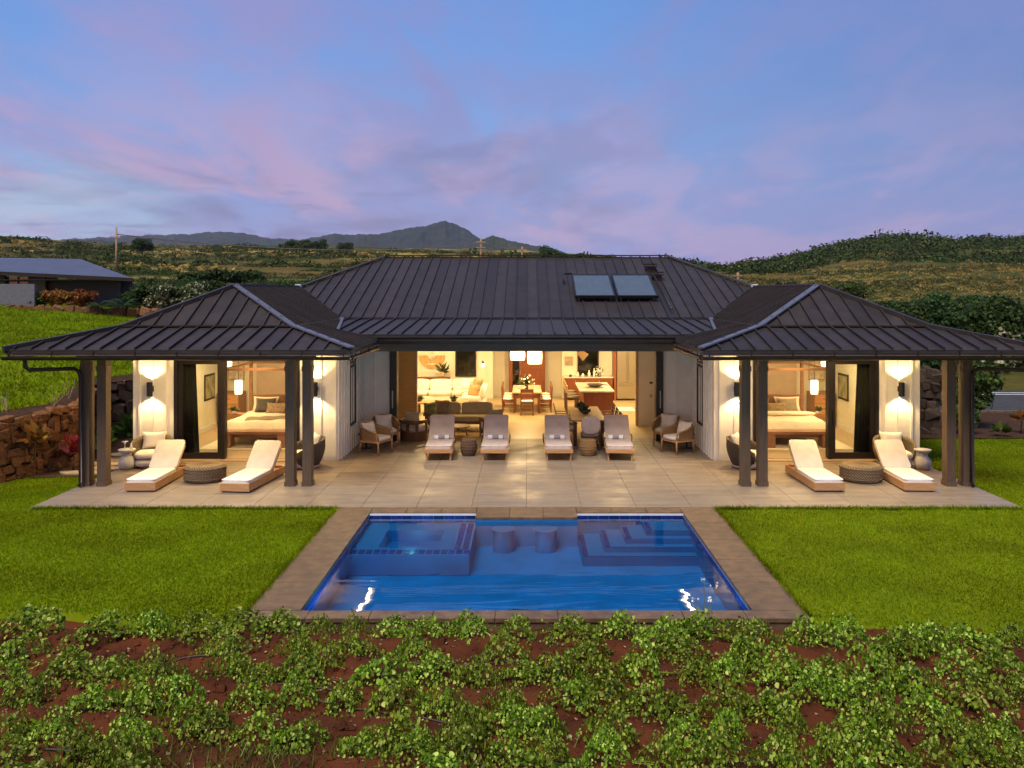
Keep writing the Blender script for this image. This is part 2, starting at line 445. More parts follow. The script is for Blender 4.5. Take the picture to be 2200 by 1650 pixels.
class MB:
    """collects shapes, then links them as ONE mesh object"""
    def __init__(self):
        self.v, self.f = [], []
    def add(self, vs, fs):
        n = len(self.v)
        self.v += [tuple(p) for p in vs]
        self.f += [tuple(i + n for i in q) for q in fs]
        return self
    def box(self, x0, x1, y0, y1, z0, z1):
        if x0 > x1: x0, x1 = x1, x0
        if y0 > y1: y0, y1 = y1, y0
        if z0 > z1: z0, z1 = z1, z0
        return self.add([(x0, y0, z0), (x1, y0, z0), (x1, y1, z0), (x0, y1, z0), (x0, y0, z1), (x1, y0, z1), (x1, y1, z1), (x0, y1, z1)],
                        [(3, 2, 1, 0), (4, 5, 6, 7), (0, 1, 5, 4), (1, 2, 6, 5), (2, 3, 7, 6), (3, 0, 4, 7)])
    def cbox(self, c, s, rx=0, ry=0, rz=0):
        m = Matrix.Translation(c) @ Matrix.Rotation(rz, 4, 'Z') @ Matrix.Rotation(ry, 4, 'Y') @ Matrix.Rotation(rx, 4, 'X')
        h = [x / 2 for x in s]
        vs = [m @ Vector((sx * h[0], sy * h[1], sz * h[2])) for sz in (-1, 1) for sx, sy in ((-1, -1), (1, -1), (1, 1), (-1, 1))]
        return self.add(vs, [(3, 2, 1, 0), (4, 5, 6, 7), (0, 1, 5, 4), (1, 2, 6, 5), (2, 3, 7, 6), (3, 0, 4, 7)])
    def beam(self, p, q, w_, h_, up=(0, 0, 1)):
        p, q = Vector(p), Vector(q)
        d = (q - p).normalized()
        s = d.cross(Vector(up))
        if s.length < 1e-4: s = Vector((1, 0, 0))
        s.normalize()
        u = s.cross(d)
        vs = []
        for e in (p, q):
            for a, b in ((-1, -1), (1, -1), (1, 1), (-1, 1)):
                vs.append(e + s * (a * w_ / 2) + u * (b * h_ / 2))
        return self.add(vs, [(0, 1, 2, 3), (7, 6, 5, 4), (4, 5, 1, 0), (5, 6, 2, 1), (6, 7, 3, 2), (7, 4, 0, 3)])
    def tube(self, pts, r, n=8, cap=True):
        pts = [Vector(p) for p in pts]
        k = len(pts)
        rs = r if isinstance(r, (list, tuple)) else [r] * k
        if len(rs) != k: rs = [rs[0] + (rs[-1] - rs[0]) * i / (k - 1) for i in range(k)]
        vs, fs = [], []
        ref = Vector((0.13, 0.31, 0.94))
        for i, p in enumerate(pts):
            d = (pts[min(i + 1, k - 1)] - pts[max(i - 1, 0)]).normalized()
            s = d.cross(ref)
            if s.length < 0.05: s = d.cross(Vector((1, 0, 0)))
            s.normalize()
            u = s.cross(d)
            for j in range(n):
                a = 2 * math.pi * j / n
                vs.append(p + (s * math.cos(a) + u * math.sin(a)) * rs[i])
        for i in range(k - 1):
            for j in range(n):
                j2 = (j + 1) % n
                fs.append((i * n + j, (i + 1) * n + j, (i + 1) * n + j2, i * n + j2))
        if cap:
            fs.append(tuple(range(n)))
            fs.append(tuple((k - 1) * n + j for j in range(n - 1, -1, -1)))
        return self.add(vs, fs)
    def lathe(self, prof, n=24, c=(0, 0, 0), sx=1.0, sy=1.0, a0=0.0, a1=2 * math.pi, caps=True):
        full = abs(a1 - a0 - 2 * math.pi) < 1e-6
        m = n if full else n + 1
        vs, fs = [], []
        for r, z in prof:
            for j in range(m):
                a = a0 + (a1 - a0) * j / n
                vs.append((c[0] + r * math.cos(a) * sx, c[1] + r * math.sin(a) * sy, c[2] + z))
        for i in range(len(prof) - 1):
            for j in range(n):
                j2 = (j + 1) % m
                fs.append((i * m + j, i * m + j2, (i + 1) * m + j2, (i + 1) * m + j))
        if caps and full and prof[0][0] > 1e-5: fs.append(tuple(range(m - 1, -1, -1)))
        if caps and full and prof[-1][0] > 1e-5: fs.append(tuple((len(prof) - 1) * m + j for j in range(m)))
        return self.add(vs, fs)
    def cyl(self, c, r, h, n=16):
        return self.lathe([(r, 0), (r, h)], n, c)
    def prism(self, outline, z0, z1):
        n = len(outline)
        vs = [(x, y, z0) for x, y in outline] + [(x, y, z1) for x, y in outline]
        return self.add(vs, [tuple(range(n - 1, -1, -1)), tuple(range(n, 2 * n))] +
                        [(i, (i + 1) % n, n + (i + 1) % n, n + i) for i in range(n)])
    def slab(self, pts, t):
        """polygon in space, thickened downwards"""
        n = len(pts)
        vs = [tuple(p) for p in pts] + [(p[0], p[1], p[2] - t) for p in pts]
        return self.add(vs, [tuple(range(n)), tuple(range(2 * n - 1, n - 1, -1))] +
                        [(n + i, n + (i + 1) % n, (i + 1) % n, i) for i in range(n)])
    def cushion(self, c, s, p=5.0, n=7, rx=0, rz=0, ry=0):
        """soft box: rounded block that bulges a little"""
        m = Matrix.Translation(c) @ Matrix.Rotation(rz, 4, 'Z') @ Matrix.Rotation(ry, 4, 'Y') @ Matrix.Rotation(rx, 4, 'X')
        vs, fs, idx = [], [], {}
        def key(a, b, d):
            k = (round(a, 5), round(b, 5), round(d, 5))
            if k not in idx:
                L = (abs(a) ** p + abs(b) ** p + abs(d) ** p) ** (1 / p)
                q = Vector((a / L * s[0] / 2, b / L * s[1] / 2, d / L * s[2] / 2))
                idx[k] = len(vs)
                vs.append(m @ q)
            return idx[k]
        g = [math.sin((-1 + 2 * i / n) * math.pi / 2) for i in range(n + 1)]
        for ax in range(3):
            for sg in (-1, 1):
                for i in range(n):
                    for j in range(n):
                        q = []
                        for a, b in ((i, j), (i + 1, j), (i + 1, j + 1), (i, j + 1)):
                            t = [0, 0, 0]
                            t[ax] = sg
                            t[(ax + 1) % 3] = g[a]
                            t[(ax + 2) % 3] = g[b]
                            q.append(key(*t))
                        fs.append(tuple(q if sg > 0 else q[::-1]))
        return self.add(vs, fs)
    def pillow(self, c, s, rx=0, rz=0, n=10, ry=0):
        """scatter cushion: pinched corners, fat middle; lies in xy before it is turned"""
        m = Matrix.Translation(c) @ Matrix.Rotation(rz, 4, 'Z') @ Matrix.Rotation(ry, 4, 'Y') @ Matrix.Rotation(rx, 4, 'X')
        vs, fs = [], []
        for sg in (1, -1):
            o = len(vs)
            for i in range(n + 1):
                for j in range(n + 1):
                    u, v = -1 + 2 * i / n, -1 + 2 * j / n
                    hgt = max(0.0, (1 - u ** 4) * (1 - v ** 4)) ** 0.6
                    px = u * (1 - 0.10 * (1 - v * v) ** 1 * u * u)
                    py = v * (1 - 0.10 * (1 - u * u) ** 1 * v * v)
                    vs.append(m @ Vector((px * s[0] / 2, py * s[1] / 2, sg * s[2] / 2 * hgt)))
            for i in range(n):
                for j in range(n):
                    a = o + i * (n + 1) + j
                    q = (a, a + n + 1, a + n + 2, a + 1)
                    fs.append(q if sg > 0 else q[::-1])
        return self.add(vs, fs)
    def mesh(self, name):
        me = bpy.data.meshes.new(name)
        me.from_pydata(self.v, [], self.f)
        return me
    def build(self, name, mat, parent=None, smooth=False, bevel=0.0, loc=None, rot=None, rz=None, weld=False):
        me = self.mesh(name)
        if bevel > 0 or weld:
            bm = bmesh.new()
            bm.from_mesh(me)
            if weld:
                bmesh.ops.remove_doubles(bm, verts=bm.verts, dist=1e-5)
            if bevel > 0:
                bmesh.ops.bevel(bm, geom=list(bm.edges), offset=bevel, segments=2, profile=0.6, affect='EDGES', clamp_overlap=True)
            bm.to_mesh(me)
            bm.free()
        if smooth:
            me.polygons.foreach_set('use_smooth', [True] * len(me.polygons))
        if rz is not None: rot = (0, 0, rz)
        return link_mesh(name, me, mat, parent, loc, rot)

def np_mesh(name, verts, quads, smooth=False):
    """fast mesh from arrays: verts (n,3), quads (m,k)"""
    me = bpy.data.meshes.new(name)
    m, k = quads.shape
    me.vertices.add(len(verts))
    me.vertices.foreach_set('co', np.ascontiguousarray(verts, dtype=np.float32).ravel())
    me.loops.add(m * k)
    me.loops.foreach_set('vertex_index', np.ascontiguousarray(quads, dtype=np.int32).ravel())
    me.polygons.add(m)
    me.polygons.foreach_set('loop_start', np.arange(0, m * k, k, dtype=np.int32))
    me.polygons.foreach_set('loop_total', np.full(m, k, dtype=np.int32))
    if smooth:
        me.polygons.foreach_set('use_smooth', np.ones(m, dtype=bool))
    me.update(calc_edges=True)
    return me

def unit(a):
    return a / np.maximum(np.linalg.norm(a, axis=1, keepdims=True), 1e-9)

# leaf outlines in (across, along, lift); quads share the mid rib
LEAF_FOLD = (np.array([(0, 0, 0), (0, 1, 0.05), (-.34, .72, .13), (-.46, .30, .16), (.46, .30, .16), (.34, .72, .13)]),
             np.array([(0, 1, 2, 3), (0, 4, 5, 1)]))
LEAF_LONG = (np.array([(0, 0, 0), (0, 1, -.10), (-.11, .70, .05), (-.13, .3, .05), (.13, .3, .05), (.11, .70, .05)]),
             np.array([(0, 1, 2, 3), (0, 4, 5, 1)]))
LEAF_FLAT = (np.array([(-.30, .15, 0), (.30, .10, 0), (.22, .85, .05), (-.24, .8, .05)]), np.array([(0, 1, 2, 3)]))
LEAF_SPRAY = (np.array([(0, 0, 0), (.50, .20, .10), (.30, .95, 0), (-.42, .75, .12)]), np.array([(0, 1, 2, 3)]))

def leaves(P, N, size, shape, rng, droop=0.0):
    """arrays of leaf verts/quads at points P, facing N"""
    V, Q = shape
    n = len(P)
    N = unit(N)
    T = unit(np.cross(N, unit(rng.normal(size=(n, 3)))))
    B = np.cross(N, T)
    if droop:
        B = unit(B - np.array([0, 0, droop]))
    out = (P[:, None, :] + size[:, None, None] * (V[None, :, 0:1] * T[:, None, :] + V[None, :, 1:2] * B[:, None, :] + V[None, :, 2:3] * N[:, None, :]))
    q = (Q[None] + (np.arange(n) * len(V))[:, None, None]).reshape(-1, Q.shape[1])
    return out.reshape(-1, 3), q

def join_np(parts):
    vs, qs, o = [], [], 0
    for v, q in parts:
        vs.append(v)
        qs.append(q + o)
        o += len(v)
    return np.concatenate(vs), np.concatenate(qs)

def crown_arrays(rng, size, clumps, per, leaf, shape, flat=0.55, top=0.0):
    """crown: clumps of leaves inside an ellipsoid of half-axes size, centred on z = 0"""
    parts = []
    c = unit(rng.normal(size=(clumps, 3))) * (rng.random((clumps, 1)) ** 0.45)
    c[:, 2] = np.where(c[:, 2] < 0, c[:, 2] * 0.7, c[:, 2])
    C = c * np.array(size) * 0.80
    for i in range(clumps):
        r = np.array(size) * rng.uniform(0.22, 0.40) * np.array([1, 1, flat / max(size[2] / size[0], 0.3) if top else 1])
        d = unit(rng.normal(size=(per, 3)))
        d[:, 2] = np.abs(d[:, 2]) * np.where(rng.random(per) < 0.75, 1, -1)
        P = C[i] + d * r * rng.uniform(0.55, 1.1, (per, 1))
        N = unit(d + rng.normal(size=(per, 3)) * 0.55 + np.array([0, 0, 0.35]))
        parts.append(leaves(P, N, rng.uniform(0.65, 1.25, per) * leaf, shape, rng))
    return join_np(parts)

def at_ground(px, py, z=0.0):
    y = (CAMZ - z) * 1850 / (py - 628)
    return ((px - 1131) * y / 1850, y)

def at_depth(px, py, y):
    return ((px - 1131) * y / 1850, y, CAMZ - (py - 628) * y / 1850)

def area_lamp(name, loc, size, power, col, rot=(0, 0, 0), parent=None, shape='DISK', spread=None):
    d = bpy.data.lights.new(name, 'AREA')
    d.shape = shape
    d.size = size
    d.energy = power
    d.color = col
    if spread: d.spread = spread
    o = bpy.data.objects.new(name, d)
    COL.objects.link(o)
    o.location = loc
    o.rotation_euler = rot
    if parent is not None: adopt(o, parent)
    return o

def point_lamp(name, loc, r, power, col, parent=None):
    d = bpy.data.lights.new(name, 'POINT')
    d.shadow_soft_size = r
    d.energy = power
    d.color = col
    o = bpy.data.objects.new(name, d)
    COL.objects.link(o)
    o.location = loc
    if parent is not None: adopt(o, parent)
    return o

def spot_lamp(name, loc, rot, power, col, angle, blend=0.3, r=0.02, parent=None):
    d = bpy.data.lights.new(name, 'SPOT')
    d.energy = power
    d.color = col
    d.spot_size = angle
    d.spot_blend = blend
    d.shadow_soft_size = r
    o = bpy.data.objects.new(name, d)
    COL.objects.link(o)
    o.location = loc
    o.rotation_euler = rot
    if parent is not None: adopt(o, parent)
    return o
WARM = (1.0, 0.70, 0.36)
WARM2 = (1.0, 0.72, 0.33)
GOLD_LIGHT = (1.0, 0.68, 0.28)
# ================================================================= HOUSE
house = thing('house', 'long single storey house with dark standing seam hip roofs and glowing open rooms', 'house', (0, 28, 0))
HO = Vector((0, 28, 0))
class HB(MB):
    """mesh builder in place coordinates; children of the house sit relative to its base"""
    def build(self, name, mat, parent=None, **kw):
        if parent is house:
            self.v = [(x, y - 28, z) for x, y, z in self.v]
        elif parent is not None:
            self.v = [(x, y - 28, z) for x, y, z in self.v]
        return MB.build(self, name, mat, parent, **kw)

def clip_poly(poly, axis, lo, hi):
    def half(pts, val, keep_ge):
        out = []
        for i in range(len(pts)):
            a, b = pts[i], pts[(i + 1) % len(pts)]
            ia = (a[axis] >= val) if keep_ge else (a[axis] <= val)
            ib = (b[axis] >= val) if keep_ge else (b[axis] <= val)
            if ia: out.append(a)
            if ia != ib:
                t = (val - a[axis]) / (b[axis] - a[axis])
                out.append(tuple(a[k] + t * (b[k] - a[k]) for k in (0, 1)))
        return out
    p = half(poly, lo, True)
    return half(p, hi, False) if len(p) > 2 else []

def area2(p):
    return abs(sum(p[i][0] * p[(i + 1) % len(p)][1] - p[(i + 1) % len(p)][0] * p[i][1] for i in range(len(p)))) / 2

def ccw(p):
    s = sum(p[i][0] * p[(i + 1) % len(p)][1] - p[(i + 1) % len(p)][0] * p[i][1] for i in range(len(p)))
    return p if s > 0 else p[::-1]

def roof_slope(roof, poly, zf, axis, step=0.36, phase=0.0, rib=0.055):
    """standing seam pans: strips across `axis`, each pan with its own raised seam"""
    lo = min(p[axis] for p in poly)
    hi = max(p[axis] for p in poly)
    a = math.floor((lo - phase) / step) * step + phase
    while a < hi:
        st = clip_poly(poly, axis, a + 0.002, a + step - 0.002)
        if len(st) > 2 and area2(st) > 0.01:
            b = HB()
            lift = random.uniform(0, 0.006)
            b.slab([(x, y, zf(x, y) + 0.03 + lift) for x, y in ccw(st)], 0.028)
            # seam along the low edge of the strip
            ed = a + 0.016
            rb = clip_poly(poly, axis, ed - 0.014, ed + 0.014)
            if len(rb) > 2 and area2(rb) > 0.002:
                b.slab([(x, y, zf(x, y) + 0.03 + rib) for x, y in ccw(rb)], rib + 0.01)
            b.build('roof_panel', M['roof'], roof)
        a += step

CX, HW = 7.33, 3.66
ZE, ZB, ZA = 3.06, 3.46, 4.42
YE, YB, YA = 18.08, 19.78, 21.60
BW = 1.96
MZE, MZB, MZR = 3.23, 3.49, 5.56
MYE, MYB, MYR = 21.3, 25.0, 31.5
YV = 27.9
roof = HB()
# roof underlay (closed dark sheets below the pans), also covers the slopes that face away
for s in (-1, 1):
    def P(x, y, z): return (s * x, y, z)
    sl = [
        [P(CX - HW, YE, ZE), P(CX + HW, YE, ZE), P(CX + BW, YB, ZB), P(CX - BW, YB, ZB)],
        [P(CX - BW, YB, ZB), P(CX + BW, YB, ZB), P(CX, YA, ZA)],
        [P(CX - BW, YB, ZB), P(CX, YA, ZA), P(CX, YV, ZA), P(CX - BW, MYB, ZB)],
        [P(CX - HW, YE, ZE), P(CX - BW, YB, ZB), P(CX - BW, MYE + .1, ZB), P(CX - HW, MYE + .1, ZE)],
        [P(CX + HW, YE, ZE), P(CX + HW, 39, ZE), P(CX + BW, 37, ZB), P(CX + BW, YB, ZB)],
        [P(CX + BW, YB, ZB), P(CX + BW, 37, ZB), P(CX, 35.1, ZA), P(CX, YA, ZA)],
        [P(CX + HW, 39, ZE), P(-0.1 * s * 0, 39, ZE), P(0, 37, ZB), P(CX + BW, 37, ZB)],
        [P(5.11, MYR, MZR), P(CX, YV, ZA), P(CX, 35.1, ZA)],
    ]
    for q in sl:
        q = [Vector(p) for p in q]
        nrm = (q[1] - q[0]).cross(q[2] - q[0])
        if nrm.z < 0: q = q[::-1]
        roof.slab([tuple(p) for p in q], 0.05)
q = [(-5.37, MYB, MZB), (5.37, MYB, MZB), (CX, YV, ZA), (5.11, MYR, MZR), (-5.11, MYR, MZR), (-CX, YV, ZA)]
roof.slab(q, 0.05)
roof.slab([(-4.72, MYE, MZE), (4.72, MYE, MZE), (5.37, MYB, MZB), (-5.37, MYB, MZB)], 0.05)
roof.slab([(CX, 35.1, ZA), (-CX, 35.1, ZA), (-5.11, MYR, MZR), (5.11, MYR, MZR)][::-1] and
          [(5.11, MYR, MZR), (CX, 35.1, ZA), (-CX, 35.1, ZA), (-5.11, MYR, MZR)], 0.05)
roof.slab([(CX, 35.1, ZA), (CX + BW, 37, ZB), (-CX - BW, 37, ZB), (-CX, 35.1, ZA)], 0.05)
roof = roof.build('roof', M['roof'], house)

mslope = (MZR - MZB) / (MYR - MYB)
roof_slope(roof, [(-5.37, MYB), (5.37, MYB), (CX - .02, YV), (5.11, MYR), (-5.11, MYR), (-CX + .02, YV)],
           lambda x, y: MZB + mslope * (y - MYB), 0, 0.345)
lslope = (MZB - MZE) / (MYB - MYE)
roof_slope(roof, [(-4.72, MYE), (4.72, MYE), (5.34, MYB - .05), (-5.34, MYB - .05)], lambda x, y: MZE + lslope * (y - MYE), 0, 0.345)
for s in (-1, 1):
    lo = (ZB - ZE) / (YB - YE)
    up = (ZA - ZB) / (YA - YB)
    los = (ZB - ZE) / (HW - BW)
    ups = (ZA - ZB) / BW
    roof_slope(roof, [(s * (CX - HW), YE), (s * (CX + HW), YE), (s * (CX + BW), YB - .04), (s * (CX - BW), YB - .04)],
               lambda x, y: ZE + lo * (y - YE), 0, 0.362, 0.08, 0.06)
    roof_slope(roof, [(s * (CX - BW), YB), (s * (CX + BW), YB), (s * CX, YA)], lambda x, y: ZB + up * (y - YB), 0, 0.362, 0.08, 0.06)
    roof_slope(roof, [(s * (CX - BW), YB), (s * CX, YA), (s * CX, YV), (s * (CX - BW), MYB)],
               lambda x, y: ZB + ups * (abs(x) - (CX - BW)), 1, 0.345, 0.1, 0.085)
    roof_slope(roof, [(s * (CX - HW), YE), (s * (CX - BW - .04), YB), (s * (CX - BW - .04), MYE + .05), (s * (CX - HW), MYE + .05)],
               lambda x, y: ZE + los * (abs(x) - (CX - HW)), 1, 0.345, 0.1, 0.085)

for s in (-1, 1):
    roof_slope(roof, [(s * 4.75, MYE + .06), (s * (CX - BW - .04), MYE + .06), (s * (CX - BW - .04), MYB - .1)],
               lambda x, y: ZE + los * (abs(x) - (CX - HW)), 1, 0.345, 0.1, 0.085)
    HB().slab([(s * 4.70, MYE, MZE - .03), (s * 5.32, MYB - .05, MZB - .03), (s * 5.30, MYB - .05, MZB - .03), (s * 4.68, MYE, MZE - .03)][::-s], .22).build('side_fascia', M['gutter'], roof)
# seams of the outer slopes, which the view hardly shows: joined into one part per wing
for s in (-1, 1):
    b = HB()
    for k in range(58):
        y = YE + .25 + k * .36
        za0 = max(0, (YB - y) / (YB - YE))
        x0 = CX + BW + (HW - BW) * 0 if y > YB else CX + HW - (HW - BW) * (y - YE) / (YB - YE)
        if x0 < CX + HW - .05:
            b.beam((s * x0, y, ZE + los * (CX + HW - x0) + .05), (s * (CX + HW), y, ZE + .05), .028, .07)
        if YB < y < 36.5:
            x1 = CX + .02 if y > YA else CX + BW - BW * (y - YB) / (YA - YB)
            b.beam((s * x1, y, ZB + ups * (CX + BW - x1) + .05), (s * (CX + BW), y, ZB + .05), .028, .07)
    tag(b.build('roof_seams', M['roof'], roof), kind='stuff')
def cap(name, p, q, mat, w_=0.16, t=0.035, lift=0.085):
    b = HB()
    p, q = Vector(p), Vector(q)
    p.z += lift
    q.z += lift
    b.beam(p, q, w_, t)
    return b.build(name, M[mat], roof)

for s in (-1, 1):
    # hip caps: pale metal on the court side, dark on the outer side
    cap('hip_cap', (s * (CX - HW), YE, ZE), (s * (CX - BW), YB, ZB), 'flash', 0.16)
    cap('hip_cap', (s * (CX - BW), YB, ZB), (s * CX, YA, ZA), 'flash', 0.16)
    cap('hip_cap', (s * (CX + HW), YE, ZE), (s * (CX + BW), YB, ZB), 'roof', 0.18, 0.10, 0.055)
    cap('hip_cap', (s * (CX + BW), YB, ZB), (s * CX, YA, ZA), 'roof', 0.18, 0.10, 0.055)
    cap('ridge_cap', (s * CX, YA, ZA), (s * (CX), YV - .15, ZA), 'flash', 0.16)
    cap('slope_flashing', (s * (CX - BW), YB, ZB), (s * (CX + BW), YB, ZB), 'roof', 0.10, 0.03, 0.07)
    cap('slope_flashing', (s * (CX - BW), YB + .1, ZB), (s * (CX - BW), MYB - .1, ZB), 'flash', 0.16, 0.03, 0.06)
    cap('valley_flashing', (s * (CX - BW), MYB, ZB), (s * CX, YV, ZA), 'roof', 0.12, 0.02, 0.06)
    cap('edge_flashing', (s * 4.72, MYE, MZE), (s * 5.34, MYB - .05, MZB), 'flash', 0.12, 0.04, 0.07)
    cap('hip_cap', (s * 5.11, MYR, MZR), (s * CX, YV, ZA), 'roof', 0.18)
    b = HB().box(s * CX - .09, s * CX + .09, YV - .3, YV - .12, ZA - .05, ZA + .14)
    b.build('ridge_end_cap', M['whiteledge'], roof)
cap('ridge_cap', (-5.15, MYR, MZR), (5.15, MYR, MZR), 'roof', 0.22)
cap('slope_flashing', (-5.36, MYB - .02, MZB), (5.36, MYB - .02, MZB), 'roof', 0.12, 0.03, 0.075)

# fascias, gutters with a gap below the roof edge, brackets
def gutter(p, q, drop=0.14, r=0.07):
    b = HB()
    p, q = Vector(p), Vector(q)
    d = (q - p).normalized()
    sd = d.cross(Vector((0, 0, 1)))
    n = 8
    vs, fs = [], []
    for e in (p, q):
        for rr in (r, r - 0.008):
            for i in range(n + 1):
                a = math.pi * i / n
                vs.append(e + sd * (rr * math.cos(a)) - Vector((0, 0, drop + rr * math.sin(a) - r * 0.3)))
    m = n + 1
    for i in range(n):
        fs.append((i, i + 1, 2 * m + i + 1, 2 * m + i))
        fs.append((m + i + 1, m + i, 3 * m + i, 3 * m + i + 1))
        fs.append((i, m + i, m + i + 1, i + 1))
        fs.append((2 * m + i + 1, 3 * m + i + 1, 3 * m + i, 2 * m + i))
    fs += [(0, 2 * m, 3 * m, m), (n, m + n, 3 * m + n, 2 * m + n)]
    b.add(vs, fs)
    L = (q - p).length
    k = int(L / 0.9)
    for i in range(k + 1):
        c = p + d * (0.15 + (L - 0.3) * i / max(k, 1))
        b.box(c.x - .012, c.x + .012, c.y - .012, c.y + .012, c.z - drop, c.z - .0)
    return b.build('gutter', M['gutter'], house)

for s in (-1, 1):
    gutter((s * (CX - HW + .02), YE - .02, ZE), (s * (CX + HW), YE - .02, ZE))
    gutter((s * (CX - HW + .02), YE, ZE - .003), (s * (CX - HW + .02), MYE, ZE - .003))
    gutter((s * (CX + HW - .02), YE, ZE - .003), (s * (CX + HW - .02), 39, ZE - .003))
    # fascia boards stand behind the gutters
    b = HB()
    b.box(s * (CX - HW + .12), s * (CX + HW - .12), YE + .12, YE + .16, ZE - .10, ZE - .055)
    b.build('fascia', M['gutter'], house)
    # soffit: pale boards under the eaves
    b = HB().box(s * (CX - HW + .10), s * (CX + HW - .10), YE + .10, 22.0, 2.96, 2.985)
    b.build('soffit', M['soffit'], house)
    b = HB().box(s * (CX - HW + .10), s * 4.79, 22.0, MYE + 3.7, 2.96, 2.985)
    b.build('soffit', M['soffit'], house)
    b = HB().box(s * 10.05, s * (CX + HW - .10), 22.0, 38.9, 2.96, 2.985)
    b.build('soffit', M['soffit'], house)
    # light strip under the court side eave
    b = HB().box(s * (CX - HW + .10), s * (CX - HW + .13), YE + .3, 21.4, 2.845, 2.885)
    b.build('light_strip', M['led'], house)
    o = area_lamp('strip_lamp', (s * (CX - HW + .16), 19.9 - 28, 2.86), 2.6, 16, WARM, (0, s * R(40), 0), house, 'RECTANGLE')
    o.data.size = .04
    o.data.size_y = 2.8
gutter((-4.0, MYE - .03, MZE), (4.0, MYE - .03, MZE), 0.12, 0.075)
HB().box(-4.70, 4.70, MYE + .06, MYE + .10, MZE - .22, MZE - .06).build('fascia', M['gutter'], house)
HB().box(-4.78, 4.78, 21.95, 22.2, 2.795, 3.06).build('beam', M['beam'], house)
HB().box(-4.78, 4.78, 22.2, 34.9, 2.965, 2.99).build('ceiling', M['soffit'], house)
HB().box(-4.78, 4.78, MYE + .1, 21.95, 3.02, 3.05).build('soffit', M['soffit'], house)

# columns with their trim, downpipes on the outer pair
COLY = 19.08
for s in (-1, 1):
    for xc in (4.87, 5.25, 9.42, 9.79):
        xx = s * xc
        p = HB().box(xx - .1, xx + .1, COLY, COLY + .24, 0.10, 2.96).build('column', M['post'], house, bevel=0.006)
        HB().box(xx - .115, xx + .115, COLY - .015, COLY + .255, 0.0, 0.10).build('base_shoe', M['post'], p)
        HB().box(xx - .112, xx + .112, COLY - .012, COLY + .252, 2.55, 2.66).build('head_band', M['post'], p)
    HB().box(s * 4.70, s * 10.0, COLY + .04, COLY + .2, 2.80, 2.955).build('beam', M['beam'], house)
    xx = s * 9.83
    b = HB().tube([(s * 10.55, YE + .02, 2.92), (s * 10.55, YE + .04, 2.74), (s * 10.50, YE + .10, 2.66), (s * 9.98, COLY - .10, 2.62),
                   (s * 9.87, COLY - .09, 2.56), (xx, COLY - .09, 2.40), (xx, COLY - .09, 0.12), (xx - s * .0, COLY - .16, 0.04)], 0.045, 10)
    b.build('downpipe', M['gutter'], house, smooth=True)

# ----------------------------------------------------------------- walls (each with its battens as sub-parts)
def wall(x0, x1, y0, y1, z0, z1, face=None, step=0.4, mat='white', name='wall', phase=0.0):
    o = HB().box(x0, x1, y0, y1, z0, z1).build(name, M[mat], house)
    if face:
        if face == '-y':
            k = x0 + 0.03 + phase
            while k < x1:
                HB().box(k, min(k + .05, x1), y0 - .03, y0 - .001, z0, z1).build('batten', M[mat], o)
                k += step
        else:
            sx = x1 if face == '+x' else x0
            k = y0 + 0.03
            while k < y1:
                HB().box(sx + (.001 if face == '+x' else -.045), sx + (.045 if face == '+x' else -.001), k, k + .05, z0, z1).build('batten', M[mat], o)
                k += step
    return o

def window(x, y, w_, z0, z1, axis='y', mat='darkglass', fr=0.06):
    """fixed window in a wall facing -y (axis y) or facing the court (axis x)"""
    if axis == 'y':
        o = HB().box(x, x + w_, y - .012, y + .01, z0, z1).build('window', M[mat], house)
        f = HB()
        f.box(x - fr, x, y - .05, y + .02, z0 - fr, z1 + fr).box(x + w_, x + w_ + fr, y - .05, y + .02, z0 - fr, z1 + fr)
        f.box(x, x + w_, y - .05, y + .02, z1, z1 + fr).box(x, x + w_, y - .05, y + .02, z0 - fr, z0)
        f.build('window_frame', M['darkframe'], o)
    else:
        s = axis
        o = HB().box(x - s * .012, x + s * .01, y, y + w_, z0, z1).build('window', M[mat], house)
        f = HB()
        f.box(x - .04, x + .04, y - fr, y, z0 - fr, z1 + fr).box(x - .04, x + .04, y + w_, y + w_ + fr, z0 - fr, z1 + fr)
        f.box(x - .04, x + .04, y, y + w_, z1, z1 + fr).box(x - .04, x + .04, y, y + w_, z0 - fr, z0)
        f.build('window_frame', M['darkframe'], o)
    return o

